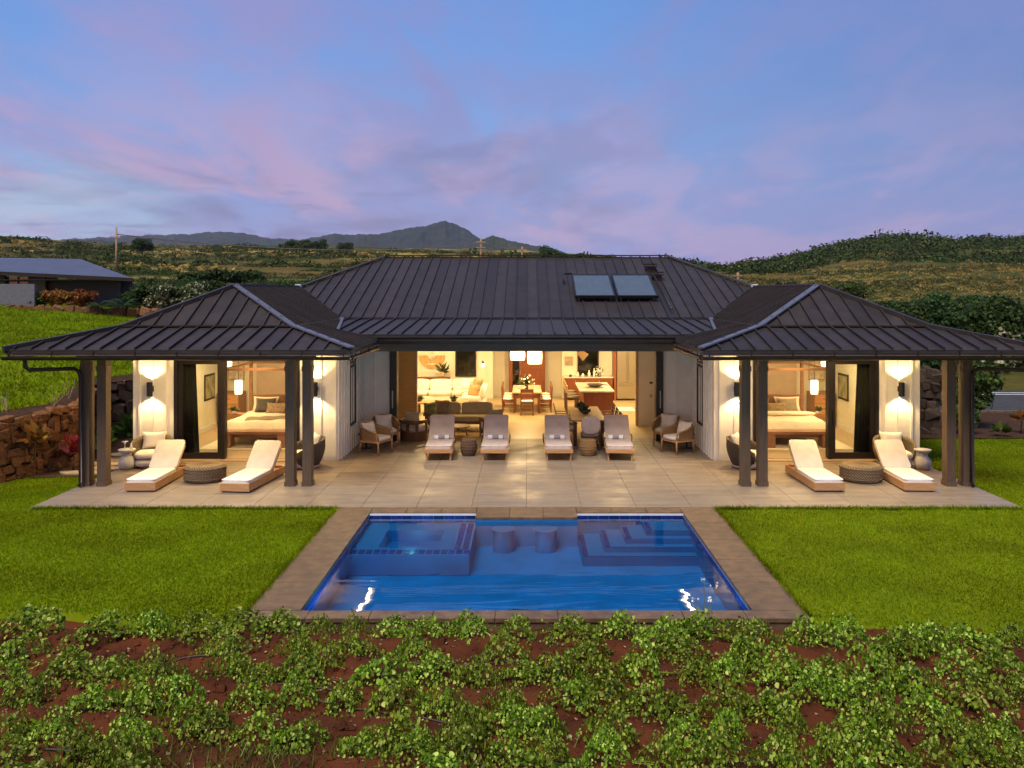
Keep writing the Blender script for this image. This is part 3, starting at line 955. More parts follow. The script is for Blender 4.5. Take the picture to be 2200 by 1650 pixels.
H1 = 2.955
for s in (-1, 1):
    a, b_ = sorted((s * 9.0, s * 10.05))
    wall(a, b_, 22.0, 22.18, 0, H1, '-y', 0.33, phase=0.12)
    a, b_ = sorted((s * 4.79, s * 5.79))
    wall(a, b_, 22.0, 22.18, 0, H1, '-y', 0.38, phase=0.10)
    a, b_ = sorted((s * 5.79, s * 9.0))
    wall(a, b_, 22.0, 22.18, 2.62, H1)                                   # over the sliding doors
    # outer side wall, court side wall, back wall of the bedroom wing
    a, b_ = sorted((s * 9.87, s * 10.05))
    wall(a, b_, 22.18, 36, 0, H1)
    a, b_ = sorted((s * 4.79, s * 4.95))
    wall(a, b_, 22.18, 28.0, 0, H1, '-x' if s > 0 else '+x', 0.30)
    a, b_ = sorted((s * 5.6, s * 9.87))
    wall(a, b_, 28.0, 28.15, 0, H1, mat='plaster')
    # inner lining of the bedroom in warm plaster, ceiling and floor
    a, b_ = sorted((s * 9.80, s * 9.866))
    wall(a, b_, 22.2, 28.0, 0.06, 2.80, mat='plaster', name='lining')
    a, b_ = sorted((s * 4.955, s * 5.01))
    wall(a, b_, 22.2, 28.0, 0.06, 2.80, mat='plaster', name='lining')
    a, b_ = sorted((s * 4.96, s * 9.86))
    HB().box(a, b_, 22.19, 27.99, 2.80, 2.86).build('ceiling', M['plaster'], house)
    fl = HB().box(a, b_, 22.03, 27.99, 0.004, 0.05).build('bedroom_floor', M['oakfloor'], house)
    HB().box(a + .8, b_ - .8, 21.86, 22.02, 0.002, 0.032).build('threshold', M['oak'], fl)
    sk = HB().box(s * 9.77, s * 9.80, 22.3, 27.9, 0.05, 0.20).build('skirting', M['white'], house)
    HB().box(*sorted((s * 8.8, s * 9.77)), 27.95, 27.985, 0.05, 0.20).build('skirting', M['white'], house)
    # blush panel behind the bed
    a, b_ = sorted((s * 6.1, s * 8.75))
    HB().box(a, b_, 27.93, 27.99, 0.06, 2.78).build('headboard_wall', M['blush'], house)
    # sliding door leaf with glass, and the frame of the opening
    fr = HB()
    for xa, xb in ((8.91, 9.0), (7.70, 7.80), (5.79, 5.86)):
        fr.box(s * xa, s * xb, 21.97, 22.17, 0.05, 2.62)
    fr.box(s * 5.79, s * 9.0, 21.97, 22.17, 2.54, 2.62)
    fr = fr.build('door_frame', M['darkframe'], house)
    dl = HB()
    dl.box(s * 8.80, s * 8.91, 22.02, 22.10, 0.05, 2.54).box(s * 7.80, s * 7.90, 22.02, 22.10, 0.05, 2.54)
    dl.box(s * 7.90, s * 8.80, 22.02, 22.10, 0.05, 0.20).box(s * 7.90, s * 8.80, 22.02, 22.10, 2.46, 2.54)
    dl = dl.build('sliding_door', M['darkframe'], house)
    HB().box(*sorted((s * 7.90, s * 8.80)), 22.05, 22.065, 0.20, 2.46).build('glass_pane', M['glass'], dl)
    HB().box(*sorted((s * 7.83, s * 7.86)), 21.98, 22.015, 0.95, 1.25).build('door_handle', M['black'], dl)
    # court side window of the bedroom
    wx = s * 4.785
    window(wx, 23.3, 0.62, 0.75, 2.25, -s, fr=0.07)
    window(wx, 23.3, 0.62, 2.42, 2.62, -s, fr=0.06)
    # recess wall beside the great opening and the dark pocket post
    a, b_ = sorted((s * 3.97, s * 4.79))
    wall(a, b_, 25.02, 25.15, 0, H1, '-y', 0.41, phase=0.33)
    pp = HB().box(*sorted((s * 3.75, s * 3.96)), 24.9, 25.25, 0, H1).build('pocket_post', M['darkframe'], house)
    HB().box(*sorted((s * 3.855, s * 3.885)), 24.87, 24.899, 0.95, 1.45).build('pull_handle', M['steel'], pp)
    # wall return inside with woven covering, lit edge
    a, b_ = sorted((s * 3.60, s * 4.79))
    wr = wall(a, b_, 27.7, 27.85, 0, H1, mat='grass_cloth' if s < 0 else 'plaster', name='wall_return')
    HB().box(*sorted((s * 3.52, s * 3.60)), 27.68, 27.87, 0, H1).build('end_trim', M['oak'], wr)
    if s > 0:
        HB().box(3.96, 4.06, 27.685, 27.70, 1.36, 1.42).build('wall_switch', M['charcoal'], wr)
        HB().box(3.97, 4.04, 27.685, 27.70, 0.92, 1.02).build('wall_switch', M['steel'], wr)
    a, b_ = sorted((s * 4.79, s * 5.6))
    wall(a, b_, 28.0, 28.15, 0, H1, mat='plaster')
    a, b_ = sorted((s * 5.6, s * 5.75))
    wall(a, b_, 28.15, 34.9, 0, H1, mat='plaster')
    # great room ceiling over the far half
    HB().box(*sorted((s * 4.78, s * 5.6)), 28.15, 34.9, 2.9, 2.96).build('ceiling', M['soffit'], house)
    wall(*sorted((s * 5.75, s * 9.87)), 35.85, 36.0, 0, H1)

# great room back wall with two windows, hall recess and mahogany door wall
bw = wall(-5.6, -1.42, 34.9, 35.05, 0, H1, mat='plaster')
wall(-1.42, -0.72, 35.5, 35.6, 0, H1, mat='plaster')
HB().box(-1.42, -1.36, 34.9, 35.5, 0, H1).build('wall', M['plaster'], house)
wall(0.76, 1.50, 35.5, 35.6, 0, H1, mat='plaster')
HB().box(1.44, 1.50, 34.9, 35.5, 0, H1).build('wall', M['plaster'], house)
wall(1.50, 5.6, 34.9, 35.05, 0, H1, mat='plaster')
for xa, xb in ((-5.6, -1.42), (1.50, 5.6)):
    HB().box(xa, xb, 34.865, 34.9, 0, 0.14).build('skirting', M['white'], house)
for xa, xb in ((-1.36, -0.72), (0.76, 1.44)):
    HB().box(xa, xb, 35.465, 35.5, 0, 0.14).build('skirting', M['white'], house)
window(-2.83, 34.89, 0.74, 0.94, 2.45, 'y', fr=0.05)
window(2.12, 34.89, 0.76, 0.94, 2.45, 'y', fr=0.05)
ed = HB().box(-0.72, 0.76, 34.95, 35.1, 0, H1).build('front_door', M['mahogany'], house)
for k in range(7):
    HB().box(-0.22, 0.70, 34.935, 34.949, 0.10 + k * .36, 0.10 + k * .36 + .33).build('door_panel', M['mahogany'], ed)
HB().box(-0.56, -0.30, 34.93, 34.95, 0.15, 2.4).build('side_light', M['darkglass'], ed)
HB().box(-0.24, -0.22, 34.90, 34.935, 0.95, 1.30).build('door_handle', M['steel'], ed)

# floor inside the great room: pale tile, its own sheet
HB().box(-5.6, 5.6, 28.15, 35.5, -0.05, 0.006).build('great_room_floor', pmat('great_room_tile', (0.46, 0.35, 0.19), 0.35, var=0.08, vscale=2, stretch=(1, 3, 1)), house)
HB().box(-4.78, 4.78, 25.25, 28.15, -0.05, 0.0055).build('great_room_floor', bpy.data.materials['great_room_tile'], house)

# recessed ceiling lights: fixture with glowing lens and its lamp
def downlight(x, y, z, power, col=WARM2, label='', size=0.30):
    t = bpy.data.objects.new('ceiling_light', None)
    COL.objects.link(t)
    adopt(t, house)
    t.location = (x, y - 28, z)
    MB().lathe([(0.11, 0), (0.11, -.012), (0.075, -.018), (0.075, -.004)], 20).build('trim_ring', M['white'], t, smooth=True)
    MB().cyl((0, 0, -.010), 0.074, 0.004, 20).build('lens', M['bulb'], t)
    area_lamp('lamp', (0, 0, -.03), size, power, col, parent=t)
    return t

DLP = 31.0
for x in (-3.3, 0.0, 3.3):
    for y, pw in ((29.3, 1.15), (32.6, 1.2)):
        downlight(x, y, 2.955, DLP * pw, label='round recessed light in the great room ceiling')
for s in (-1, 1):
    downlight(s * 5.1, 32.0, 2.895, DLP * 0.8, label='round recessed light in the great room ceiling')
    for y in (23.6, 26.6):
        downlight(s * 7.4, y, 2.795, DLP * 0.42, label='round recessed light in a bedroom ceiling')
    downlight(s * 8.9, 25.2, 2.795, DLP * 0.32, label='round recessed light in a bedroom ceiling')
    for x in (6.6, 8.1):  # added fill lamps, placed to warm the inner sides of the posts
        downlight(s * x, 20.4, 2.955, DLP * 0.80, GOLD_LIGHT, 'added fill light under the porch soffit, warming the posts')

# ----------------------------------------------------------------- wall sconces
def sconce(x, label):
    t = thing('wall_sconce', label, 'wall lamp', (x, 21.975, 1.66), group='black up and down wall lamps')
    c = MB()
    c.lathe([(0.066, 0), (0.072, 0), (0.072, .36), (0.066, .36), (0.066, 0.30), (0.0, 0.30)], 20, (0, -.13, 0), caps=False)
    c.lathe([(0.0, 0.06), (0.066, 0.06), (0.066, 0)], 20, (0, -.13, 0), caps=False)
    c.build('cylinder', M['black'], t, smooth=False)
    MB().cbox((0, -.025, .18), (.11, .05, .14)).build('wall_bracket', M['black'], t, bevel=0.004)
    MB().cyl((0, -.13, .302), 0.06, 0.004, 16).build('lens', M['bulb'], t)
    MB().cyl((0, -.13, .054), 0.06, 0.004, 16).build('lens', M['bulb'], t)
    spot_lamp('lamp', (0, -.13, .33), (R(180), 0, 0), SCP, GOLD_LIGHT, R(120), 0.5, 0.035, t)
    spot_lamp('lamp', (0, -.13, .03), (0, 0, 0), SCP, GOLD_LIGHT, R(120), 0.5, 0.035, t)
SCP = 32.0
sconce(-9.56, 'black cylinder wall lamp on the far left end wall, above the bucket chair')
sconce(-5.37, 'black cylinder wall lamp behind the post beside the left bedroom opening')
sconce(5.34, 'black cylinder wall lamp behind the post beside the right bedroom opening')
sconce(9.52, 'black cylinder wall lamp on the far right end wall, above the pillowed chair')

# ----------------------------------------------------------------- roof equipment
def solar(x0, x1, label):
    ya, yb = 26.45, 28.45
    za = MZB + mslope * (ya - MYB) + 0.20
    zb = MZB + mslope * (yb - MYB) + 0.26
    L = math.hypot(yb - ya, zb - za)
    t = thing('solar_panel', label, 'solar panel', ((x0 + x1) / 2, ya, za), group='solar water panels on the roof')
    t.rotation_euler = (math.atan2(zb - za, yb - ya), 0, 0)
    w_ = (x1 - x0) / 2
    f = MB()
    f.box(-w_, w_, 0, .05, -.04, .05).box(-w_, w_, L - .05, L, -.04, .05).box(-w_, -w_ + .05, .05, L - .05, -.04, .05).box(w_ - .05, w_, .05, L - .05, -.04, .05)
    f.build('frame', M['black'], t)
    MB().box(-w_ + .05, w_ - .05, .05, L - .05, .01, .035).build('glass_plate', M['panelglass'], t)
    for sx in (-1, 1):
        MB().box(sx * w_ * .8 - .02, sx * w_ * .8 + .02, .1, .14, -.20, -.04).box(sx * w_ * .8 - .02, sx * w_ * .8 + .02, L - .14, L - .1, -.26, -.04).build('bracket', M['steel'], t)
    return t
k = 1850 / 28.2
solar(1.49, 2.74, 'left of the two glazed solar water panels lying on the main roof')
solar(2.79, 4.05, 'right of the two glazed solar water panels lying on the main roof')
zz = MZB + mslope * (28.4 - MYB) + .34
tag(MB().tube([(1.22, 28.2, zz - .30), (1.22, 28.4, zz - .05), (1.26, 28.45, zz), (1.50, 28.47, zz)], 0.03).build('roof_pipe', M['black'], smooth=True),
    'short dark pipe joining the upper left corner of the solar panels', 'pipe')
tag(MB().tube([(4.03, 28.4, zz - .02), (4.20, 28.35, zz - .06), (4.25, 27.8, zz - .33), (4.27, 25.3, zz - 1.10)], 0.025).build('roof_pipe', M['black'], smooth=True),
    'thin dark pipe running down the roof from the right solar panel', 'pipe')
for (x, y, lab) in ((4.28, 29.7, 'upper square metal vent cap near the roof ridge'), (4.36, 28.75, 'lower square metal vent cap beside the solar panels')):
    z = MZB + mslope * (y - MYB)
    t = thing('roof_vent', lab, 'roof vent', (x, y, z), group='square vents on the main roof')
    MB().box(-.14, .14, -.14, .14, -.05, .22).build('vent_body', M['gutter'], t)
    MB().box(-.20, .20, -.20, .20, .26, .30).box(-.20, .20, -.20, .20, .18, .22).build('vent_cap', M['gutter'], t)
# ================================================================= SITE
# deck of large grey tiles: grout bed with one slab per tile
deck = MB().box(-9.93, 9.93, 17.24, 22.0, -0.25, -0.012).box(-4.80, 4.80, 22.0, 25.25, -0.25, -0.012).build('deck', M['grout'])
tag(deck, 'grey tiled terrace running along the whole front of the house', 'terrace', kind='structure')
TS = 1.1033
tile_me = {}
def tile(x0, x1, y0, y1):
    k = (round(x1 - x0, 3), round(y1 - y0, 3))
    if k not in tile_me:
        b = MB()
        w_, d_ = (x1 - x0) - .003, (y1 - y0) - .003
        b.add([(-w_ / 2, -d_ / 2, 0), (w_ / 2, -d_ / 2, 0), (w_ / 2, d_ / 2, 0), (-w_ / 2, d_ / 2, 0),
               (-w_ / 2 + .003, -d_ / 2 + .003, .012), (w_ / 2 - .003, -d_ / 2 + .003, .012), (w_ / 2 - .003, d_ / 2 - .003, .012), (-w_ / 2 + .003, d_ / 2 - .003, .012)],
              [(4, 5, 6, 7), (0, 1, 5, 4), (1, 2, 6, 5), (2, 3, 7, 6), (3, 0, 4, 7)])
        tile_me[k] = b.mesh('tile')
    link_mesh('tile', tile_me[k], M['tile'], deck, ((x0 + x1) / 2, (y0 + y1) / 2, -0.012 + random.uniform(0, .0012)))
y = 17.24
rows = []
while y < 25.2:
    rows.append((y, min(y + TS, 25.25)))
    y += TS
for (ya, yb) in rows:
    for i in range(18):
        xa = -9.93 + i * TS
        xb = xa + TS
        if ya < 22.0 <= yb:
            tile(xa, xb, ya, 22.0)
            if xa < 4.8 and xb > -4.8: tile(max(xa, -4.8), min(xb, 4.8), 22.0, yb)
        elif yb <= 22.0:
            tile(xa, xb, ya, yb)
        elif xa < 4.8 and xb > -4.8:
            tile(max(xa, -4.8), min(xb, 4.8), ya, yb)

# ---------------------------------------------------------------- pool
PX, PY0, PY1, PYC = 3.06, 11.68, 16.82, 16.47
WZ = -0.09
pool = thing('pool', 'rectangular blue swimming pool with a brown stone rim in front of the terrace', 'swimming pool', (0, 14.2, 0))
class PB(MB):
    def build(self, name, mat, parent=None, **kw):
        self.v = [(x, y - 14.2, z) for x, y, z in self.v]
        return MB.build(self, name, mat, parent, **kw)
FZ = -0.56
b = PB()
b.box(-PX - .2, PX + .2, PY0 - .2, PY1 + .2, FZ - .2, FZ)
b.build('pool_floor', M['pooltile'], pool)
b = PB()
b.box(-PX - .2, -PX, PY0 - .2, PY1 + .2, FZ, -.06).box(PX, PX + .2, PY0 - .2, PY1 + .2, FZ, -.06)
b.box(-PX, PX, PY0 - .2, PY0, FZ, -.06).box(-PX, PX, PY1, PY1 + .2, FZ, -.06)
b.box(-.98, .98, PYC, PY1 - .001, FZ, -.06)
b.build('pool_wall', M['pooltile'], pool)
# waterline tile bands, each tile its own piece
bandme = MB().box(-.094, .094, -.006, .006, 0, .13).mesh('mosaic_tile')
bandside = MB().box(-.006, .006, -.094, .094, 0, .13).mesh('mosaic_tile')
def band(x0, x1, y, parent, z=-.19):
    n = max(1, round((x1 - x0) / .2))
    for i in range(n):
        link_mesh('mosaic_tile', bandme, M['mosaic'], parent, (x0 + (i + .5) * (x1 - x0) / n, y - 14.2, z))
wl = PB().box(-PX + .001, -.985, PY1 - .03, PY1 - .008, -.055, -.02).box(.985, PX - .001, PY1 - .03, PY1 - .008, -.055, -.02).build('water_ledge', M['whiteledge'], pool)
band(-PX + .01, -.99, PY1 - .012, wl)
band(.99, PX - .01, PY1 - .012, wl)
sb = PB().box(-PX, -PX + .008, PY0, PY1 - .02, -.20, -.062).box(PX - .008, PX, PY0, PY1 - .02, -.20, -.062).build('side_band', M['mosaicjoint'], pool)
for s in (-1, 1):
    n = 25
    for i in range(n):
        link_mesh('mosaic_tile', bandside, M['mosaic'], sb, (s * (PX - .010), PY0 + .05 + (i + .5) * (PY1 - .1 - PY0) / n - 14.2, -.195))
# spa corner: box with a sunken seat ring and mosaic rim
SX0, SX1, SY0, SY1 = -PX, -0.98, 14.75, PY1 - .03
spa = PB()
BX0, BX1, BY0, BY1 = -2.62, -1.55, 15.15, 16.25
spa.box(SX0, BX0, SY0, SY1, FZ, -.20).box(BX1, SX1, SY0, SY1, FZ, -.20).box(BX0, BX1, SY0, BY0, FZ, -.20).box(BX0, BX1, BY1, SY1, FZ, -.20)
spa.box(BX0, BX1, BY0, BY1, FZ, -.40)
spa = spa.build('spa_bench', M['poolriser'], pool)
tr_ = PB().box(SX0 + .01, BX0, SY0 + .27, SY1 - .01, -.199, -.190).box(BX0, BX1, SY0 + .27, BY0, -.199, -.190).box(BX0, BX1, BY1, SY1 - .01, -.199, -.190).box(BX1, SX1 - .31, SY0 + .27, SY1 - .01, -.199, -.190)
tr_.build('bench_top', M['stepplaster'], spa)
mj = PB().box(SX0 + .01, SX1, SY0, SY0 + .26, -.199, -.192).box(SX1 - .30, SX1, SY0 + .262, SY1, -.199, -.192).build('mosaic_rim', M['mosaicjoint'], spa)
sq = MB().box(-.055, .055, -.055, .055, 0, .008).mesh('mosaic_square')
for i in range(16):
    for j in range(2):
        link_mesh('mosaic_square', sq, M['mosaic'], mj, (SX0 + .08 + i * .13, SY0 + .065 + j * .13 - 14.2, -.192))
for j in range(13):
    for i in range(2):
        link_mesh('mosaic_square', sq, M['mosaic'], mj, (SX1 - .23 + i * .14, SY0 + .34 + j * .13 - 14.2, -.192))
for i in range(8):
    link_mesh('mosaic_square', sq, M['mosaic'], spa, (BX0 - .08, BY0 + .07 + i * .135 - 14.2, -.20))
    link_mesh('mosaic_square', sq, M['mosaic'], spa, (BX1 + .08, BY0 + .07 + i * .135 - 14.2, -.20))
# L-shaped steps
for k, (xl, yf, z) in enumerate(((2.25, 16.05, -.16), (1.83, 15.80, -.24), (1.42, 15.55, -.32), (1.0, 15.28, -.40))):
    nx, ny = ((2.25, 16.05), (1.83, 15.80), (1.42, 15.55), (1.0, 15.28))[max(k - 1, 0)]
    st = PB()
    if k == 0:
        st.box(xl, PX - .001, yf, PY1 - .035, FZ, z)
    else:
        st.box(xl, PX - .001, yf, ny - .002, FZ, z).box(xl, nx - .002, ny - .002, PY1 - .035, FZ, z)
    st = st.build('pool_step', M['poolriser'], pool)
    td = PB()
    if k == 0:
        td.box(xl + .115, PX - .02, yf + .06, PY1 - .05, z + .001, z + .004)
    else:
        td.box(xl + .115, PX - .02, yf + .06, ny - .01, z + .001, z + .004).box(xl + .115, nx - .01, ny - .01, PY1 - .05, z + .001, z + .004)
    td.build('tread', M['stepplaster'], st)
    nn = int((PY1 - yf - .1) / .105)
    tl = MB().box(-.045, .045, -.048, .048, 0, .006).mesh('mosaic_square')
    for i in range(nn):
        link_mesh('mosaic_square', tl, M['mosaic'], st, (xl + .06, yf + .06 + i * .105 - 14.2, z))
    lead = PB().box(xl + .12, PX - .02, yf + .01, yf + .055, z, z + .005).build('step_edge_band', M['mosaic'], st)
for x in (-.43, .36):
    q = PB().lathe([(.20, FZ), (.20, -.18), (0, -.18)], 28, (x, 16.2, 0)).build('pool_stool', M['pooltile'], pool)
    PB().lathe([(.225, -.178), (.225, -.14), (0, -.14)], 28, (x, 16.2, 0)).build('stool_top', M['stepplaster'], q)
# pool lamps
for (x, y, z, pw, rot) in ((-2.1, 15.62, -.395, 5.0, None), (-2.15, 12.0, FZ + .006, 16.0, None)):
    l = PB().cyl((x, y, z), 0.12, 0.012, 20).build('pool_lamp', M['poollamp'], pool)
PW = 150.0
for x in (-1.9, 0.0, 1.9):
    area_lamp('pool_light', (x, PY0 + .04 - 14.2, -.30), 0.35, PW, (0.10, 0.72, 1.0), (R(72), 0, 0), pool)
point_lamp('pool_light', (-2.1, 15.62 - 14.2, -.33), .05, 2.2, (0.20, 0.80, 1.0), pool)

# water sheet
wm, t, tr, gl, fr = glassmat('pool_water', (0.52, 0.88, 0.98), 1.38, 0.012)
pos = t.n('ShaderNodeNewGeometry').outputs['Position']
mp = t.n('ShaderNodeMapping')
mp.inputs['Scale'].default_value = (0.30, 1.35, 1)
t.link(pos, mp.inputs[0])
bn = t.n('ShaderNodeBump')
bn.inputs['Strength'].default_value = 0.12
bn.inputs['Distance'].default_value = 0.05
h1 = t.noise(mp.outputs[0], 1.25, 3, 0.5, 0.4)
t.link(h1, bn.inputs['Height'])
t.link(bn.outputs[0], gl.inputs['Normal'])
t.link(bn.outputs[0], fr.inputs['Normal'])
wv = MB()
wv.add([(-PX + .001, PY0 + .001, WZ), (PX - .001, PY0 + .001, WZ), (PX - .001, PY1 - .02, WZ), (.981, PY1 - .02, WZ), (.981, PYC - .001, WZ), (-.981, PYC - .001, WZ),
        (-.981, PY1 - .02, WZ), (-PX + .001, PY1 - .02, WZ)], [(0, 1, 2, 3, 4, 5, 6, 7)])
tag(wv.build('water', wm), 'still clear blue pool water mirroring the lit house', 'water', kind='structure')

# coping: individual stones
def coping(x0, x1, y0, y1, n, axis):
    for i in range(n):
        if axis == 0:
            a, b_ = x0 + (x1 - x0) * i / n, x0 + (x1 - x0) * (i + 1) / n
            q = (a + .004, b_ - .004, y0, y1)
        else:
            a, b_ = y0 + (y1 - y0) * i / n, y0 + (y1 - y0) * (i + 1) / n
            q = (x0, x1, a + .004, b_ - .004)
        m = PB().box(*q, -.06, -.002 + random.uniform(-.002, .001))
        m.build('coping_stone', M['coping'], pool, bevel=0.006)
CO = 3.76
coping(-CO, -PX, 11.66, 17.23, 5, 1)
coping(PX, CO, 11.66, 17.23, 5, 1)
coping(-CO, CO, 11.36, 11.65, 9, 0)
coping(-PX + .005, -.985, PY1, 17.23, 3, 0)
coping(.985, PX - .005, PY1, 17.23, 3, 0)
coping(-.98, .98, PYC, 17.23, 3, 0)
PB().box(-CO + .02, CO - .02, 11.40, 17.2, -.5, -.062 - 1e-3) and None
PB().box(-CO + .01, CO - .01, 11.38, 11.47, -.5, -.064).box(-CO + .01, -PX - .21, 11.47, 17.22, -.5, -.064).box(PX + .21, CO - .01, 11.47, 17.22, -.5, -.064).build('coping_base', M['coping'], pool)

# ---------------------------------------------------------------- ground sheets
def grid_sheet(name, xs, ys, zf, mat, label, cat, kind='structure'):
    X, Y = np.meshgrid(xs, ys)
    Z = zf(X, Y)
    nx, ny = len(xs), len(ys)
    V = np.stack([X.ravel(), Y.ravel(), Z.ravel()], 1)
    i, j = np.meshgrid(np.arange(nx - 1), np.arange(ny - 1))
    a = (j * nx + i).ravel()
    Q = np.stack([a, a + 1, a + nx + 1, a + nx], 1)
    o = link_mesh(name, np_mesh(name, V, Q, True), mat)
    return tag(o, label, cat, kind=kind)

def wob(x, y, f, s=0.0):
    return (np.sin(x * f * 1.3 + y * f * .7 + s) + np.sin(x * f * .6 - y * f * 1.7 + 1.3 * s + 2) + np.sin(x * f * 2.3 + y * f * 1.1 + s * 2.1)) / 3

# one broad soil sheet under and around the house, far behind the viewer too
def soil_z(X, Y):
    z = -0.30 - 1.2 * np.clip((Y - 12.25) / .25, 0, 1) * np.clip((15.2 - np.abs(X)) / .5, 0, 1)
    front = np.clip((12.25 - Y) / .2, 0, 1)
    beds = (0.23 + 0.045 * np.sin((Y + .05 * X) * 2 * np.pi / .70) + 0.03 * wob(X, Y, 3.1) + .015 * wob(X, Y, 9, 2)) * np.clip((Y - 4) / 2, 0, 1)
    return z + front * beds - 0.13 * np.clip((Y - 11.05) / .3, 0, 1)
xs = np.concatenate([np.linspace(-260, -16, 24), np.linspace(-15, 15, 240), np.linspace(16, 70, 16)])
ys = np.concatenate([np.linspace(-300, 5, 24), np.linspace(5.2, 12.6, 95), np.linspace(13, 44, 21)])
grid_sheet('ground', xs, ys, soil_z, M['soil'], 'bare red earth of the planting field below the pool', 'soil')

# front lawns left and right of the pool
def lawn_edge_l(x):   # front limit of the left lawn
    return 11.55 + 0.10 * np.sin(x * 1.7) + 0.10 * np.sin(x * .7 + 1) - 0.1 * np.clip((-x - 6) / 4, 0, 1) * -1.5
def lawn_edge_r(x):
    return 11.30 + 0.08 * np.sin(x * 2.1) - 0.45 * np.clip((x - 4.0) / 2.0, 0, 1) + 0.38 * np.clip((x - 7) / 4, 0, 1) + 0.2 * np.clip((4.2 - x) / .5, 0, 1)
def strip_sheet(name, xs, ylo, yhi, zf, n, mat, label, cat):
    nx = len(xs)
    lo, hi = ylo(xs), yhi(xs)
    T = np.concatenate([[0.0], np.linspace(0, 1, n)])[:, None]
    n += 1
    Y = lo[None] + (hi - lo)[None] * T
    X = np.repeat(xs[None], n, 0)
    Z = zf(X, Y)
    Z[0] -= .4                      # turf lip down into the soil
    V = np.stack([X.ravel(), Y.ravel(), Z.ravel()], 1)
    i, j = np.meshgrid(np.arange(nx - 1), np.arange(n - 1))
    a = (j * nx + i).ravel()
    Q = np.stack([a, a + 1, a + nx + 1, a + nx], 1)
    o = link_mesh(name, np_mesh(name, V, Q, True), mat)
    return tag(o, label, cat, kind='structure')
lz = lambda X, Y: -0.045 + 0.014 * wob(X, Y, 1.7) + 0.006 * wob(X, Y, 6, 1)
strip_sheet('lawn', np.linspace(-15.5, -3.77, 110), lawn_edge_l, lambda x: np.where(x > -9.95, 17.21, 22.3), lz, 70, M['lawn'],
            'short green lawn left of the pool', 'lawn')
strip_sheet('lawn', np.linspace(3.77, 22.0, 150), lawn_edge_r, lambda x: np.where(x < 9.95, 17.21, 26.2), lz, 80, M['lawn'],
            'short green lawn right of the pool', 'lawn')

# raised lawn on the left behind the stone wall
def wall_x(y):
    return np.interp(y, [10, 15.5, 19.6, 21.5, 24.8, 26.2, 60], [-18, -15.0, -12.1, -11.35, -12.35, -10.9, -10.9])
def wall_top(y):
    return np.interp(y, [10, 15.5, 19.6, 21.5, 24.8, 26.2, 60], [1.05, 1.2, 1.38, 1.42, 1.66, 1.74, 2.3])
def upper_z(X, Y):
    d = np.clip(wall_x(Y) - X, 0, 21)
    return wall_top(Y) - .03 + .12 * np.clip(d / .5, 0, 1) + .072 * d + 0.03 * wob(X, Y, .8)
ysu = np.concatenate([np.linspace(12, 30, 60), np.linspace(30.5, 58, 40)])
dd = np.concatenate([np.linspace(.25, 3, 20), np.linspace(3.4, 45, 50)])
def upper_sheet(name, d, mat, label, cat, lift=0.0):
    Y = np.repeat(ysu[:, None], len(d), 1)
    X = wall_x(Y) - d[None]
    Z = upper_z(X, Y) + lift
    n = len(d)
    V = np.stack([X.ravel(), Y.ravel(), Z.ravel()], 1)
    i, j = np.meshgrid(np.arange(n - 1), np.arange(len(ysu) - 1))
    a = (j * n + i).ravel()
    Q = np.stack([a, a + n, a + n + 1, a + 1], 1)
    return tag(link_mesh(name, np_mesh(name, V, Q, True), mat), label, cat, kind='structure')
upper_sheet('lawn', np.concatenate([np.linspace(.42, 3, 14), np.linspace(3.4, 45, 50)]), M['lawn'], 'raised green lawn sloping up behind the stone wall on the left', 'lawn')
upper_sheet('soil_bank', np.linspace(.06, .50, 6), M['mulch'], 'dark earth strip between the stone wall and the raised lawn', 'soil', 0.004)

# ---------------------------------------------------------------- hillside terrain behind, from the skyline outward
PXC = [-1400, -300, 0, 300, 600, 1000, 1300, 1450, 1560, 1700, 1800, 1900, 2050, 2200, 2700, 3600]
YR = [38, 46, 55, 80, 130, 220, 340, 480, 620, 1000]
TAB = [
    [790, 790, 790, 790, 800, 830, 842, 842, 842, 842, 842, 842, 842, 842, 842, 842],
    [705, 705, 705, 700, 700, 700, 700, 700, 712, 722, 724, 724, 724, 724, 724, 724],
    [662, 662, 664, 668, 675, 680, 680, 680, 690, 694, 694, 690, 685, 680, 680, 680],
    [630, 630, 630, 636, 642, 645, 645, 645, 650, 655, 652, 648, 645, 640, 640, 640],
    [592, 590, 588, 598, 608, 612, 612, 612, 618, 622, 618, 612, 606, 600, 600, 600],
    [556, 556, 560, 570, 578, 585, 588, 590, 592, 592, 588, 583, 580, 578, 575, 575],
    [530, 530, 532, 545, 552, 558, 572, 578, 588, 582, 571, 562, 564, 565, 563, 563],
    [512, 510, 512, 530, 536, 542, 553, 570, 585, 562, 538, 521, 528, 532, 532, 532],
    [506, 505, 514, 527, 532, 537, 553, 575, 589, 558, 533, 515, 519, 516, 516, 516],
    [518, 518, 530, 538, 540, 545, 564, 585, 602, 582, 560, 540, 535, 526, 526, 526],
]
TABA = np.array(TAB, float)
def terrain_y(px, Y):
    ly = np.log(np.clip(Y, YR[0], YR[-1]))
    lr = np.log(np.array(YR, float))
    j = np.clip(np.searchsorted(lr, ly) - 1, 0, len(YR) - 2)
    t = (ly - lr[j]) / (lr[j + 1] - lr[j])
    out = np.zeros_like(px, dtype=float)
    for k in range(len(YR) - 1):
        mk = j == k
        if mk.any():
            a = np.interp(px[mk], PXC, TABA[k])
            b_ = np.interp(px[mk], PXC, TABA[k + 1])
            out[mk] = a + (b_ - a) * t[mk]
    return out
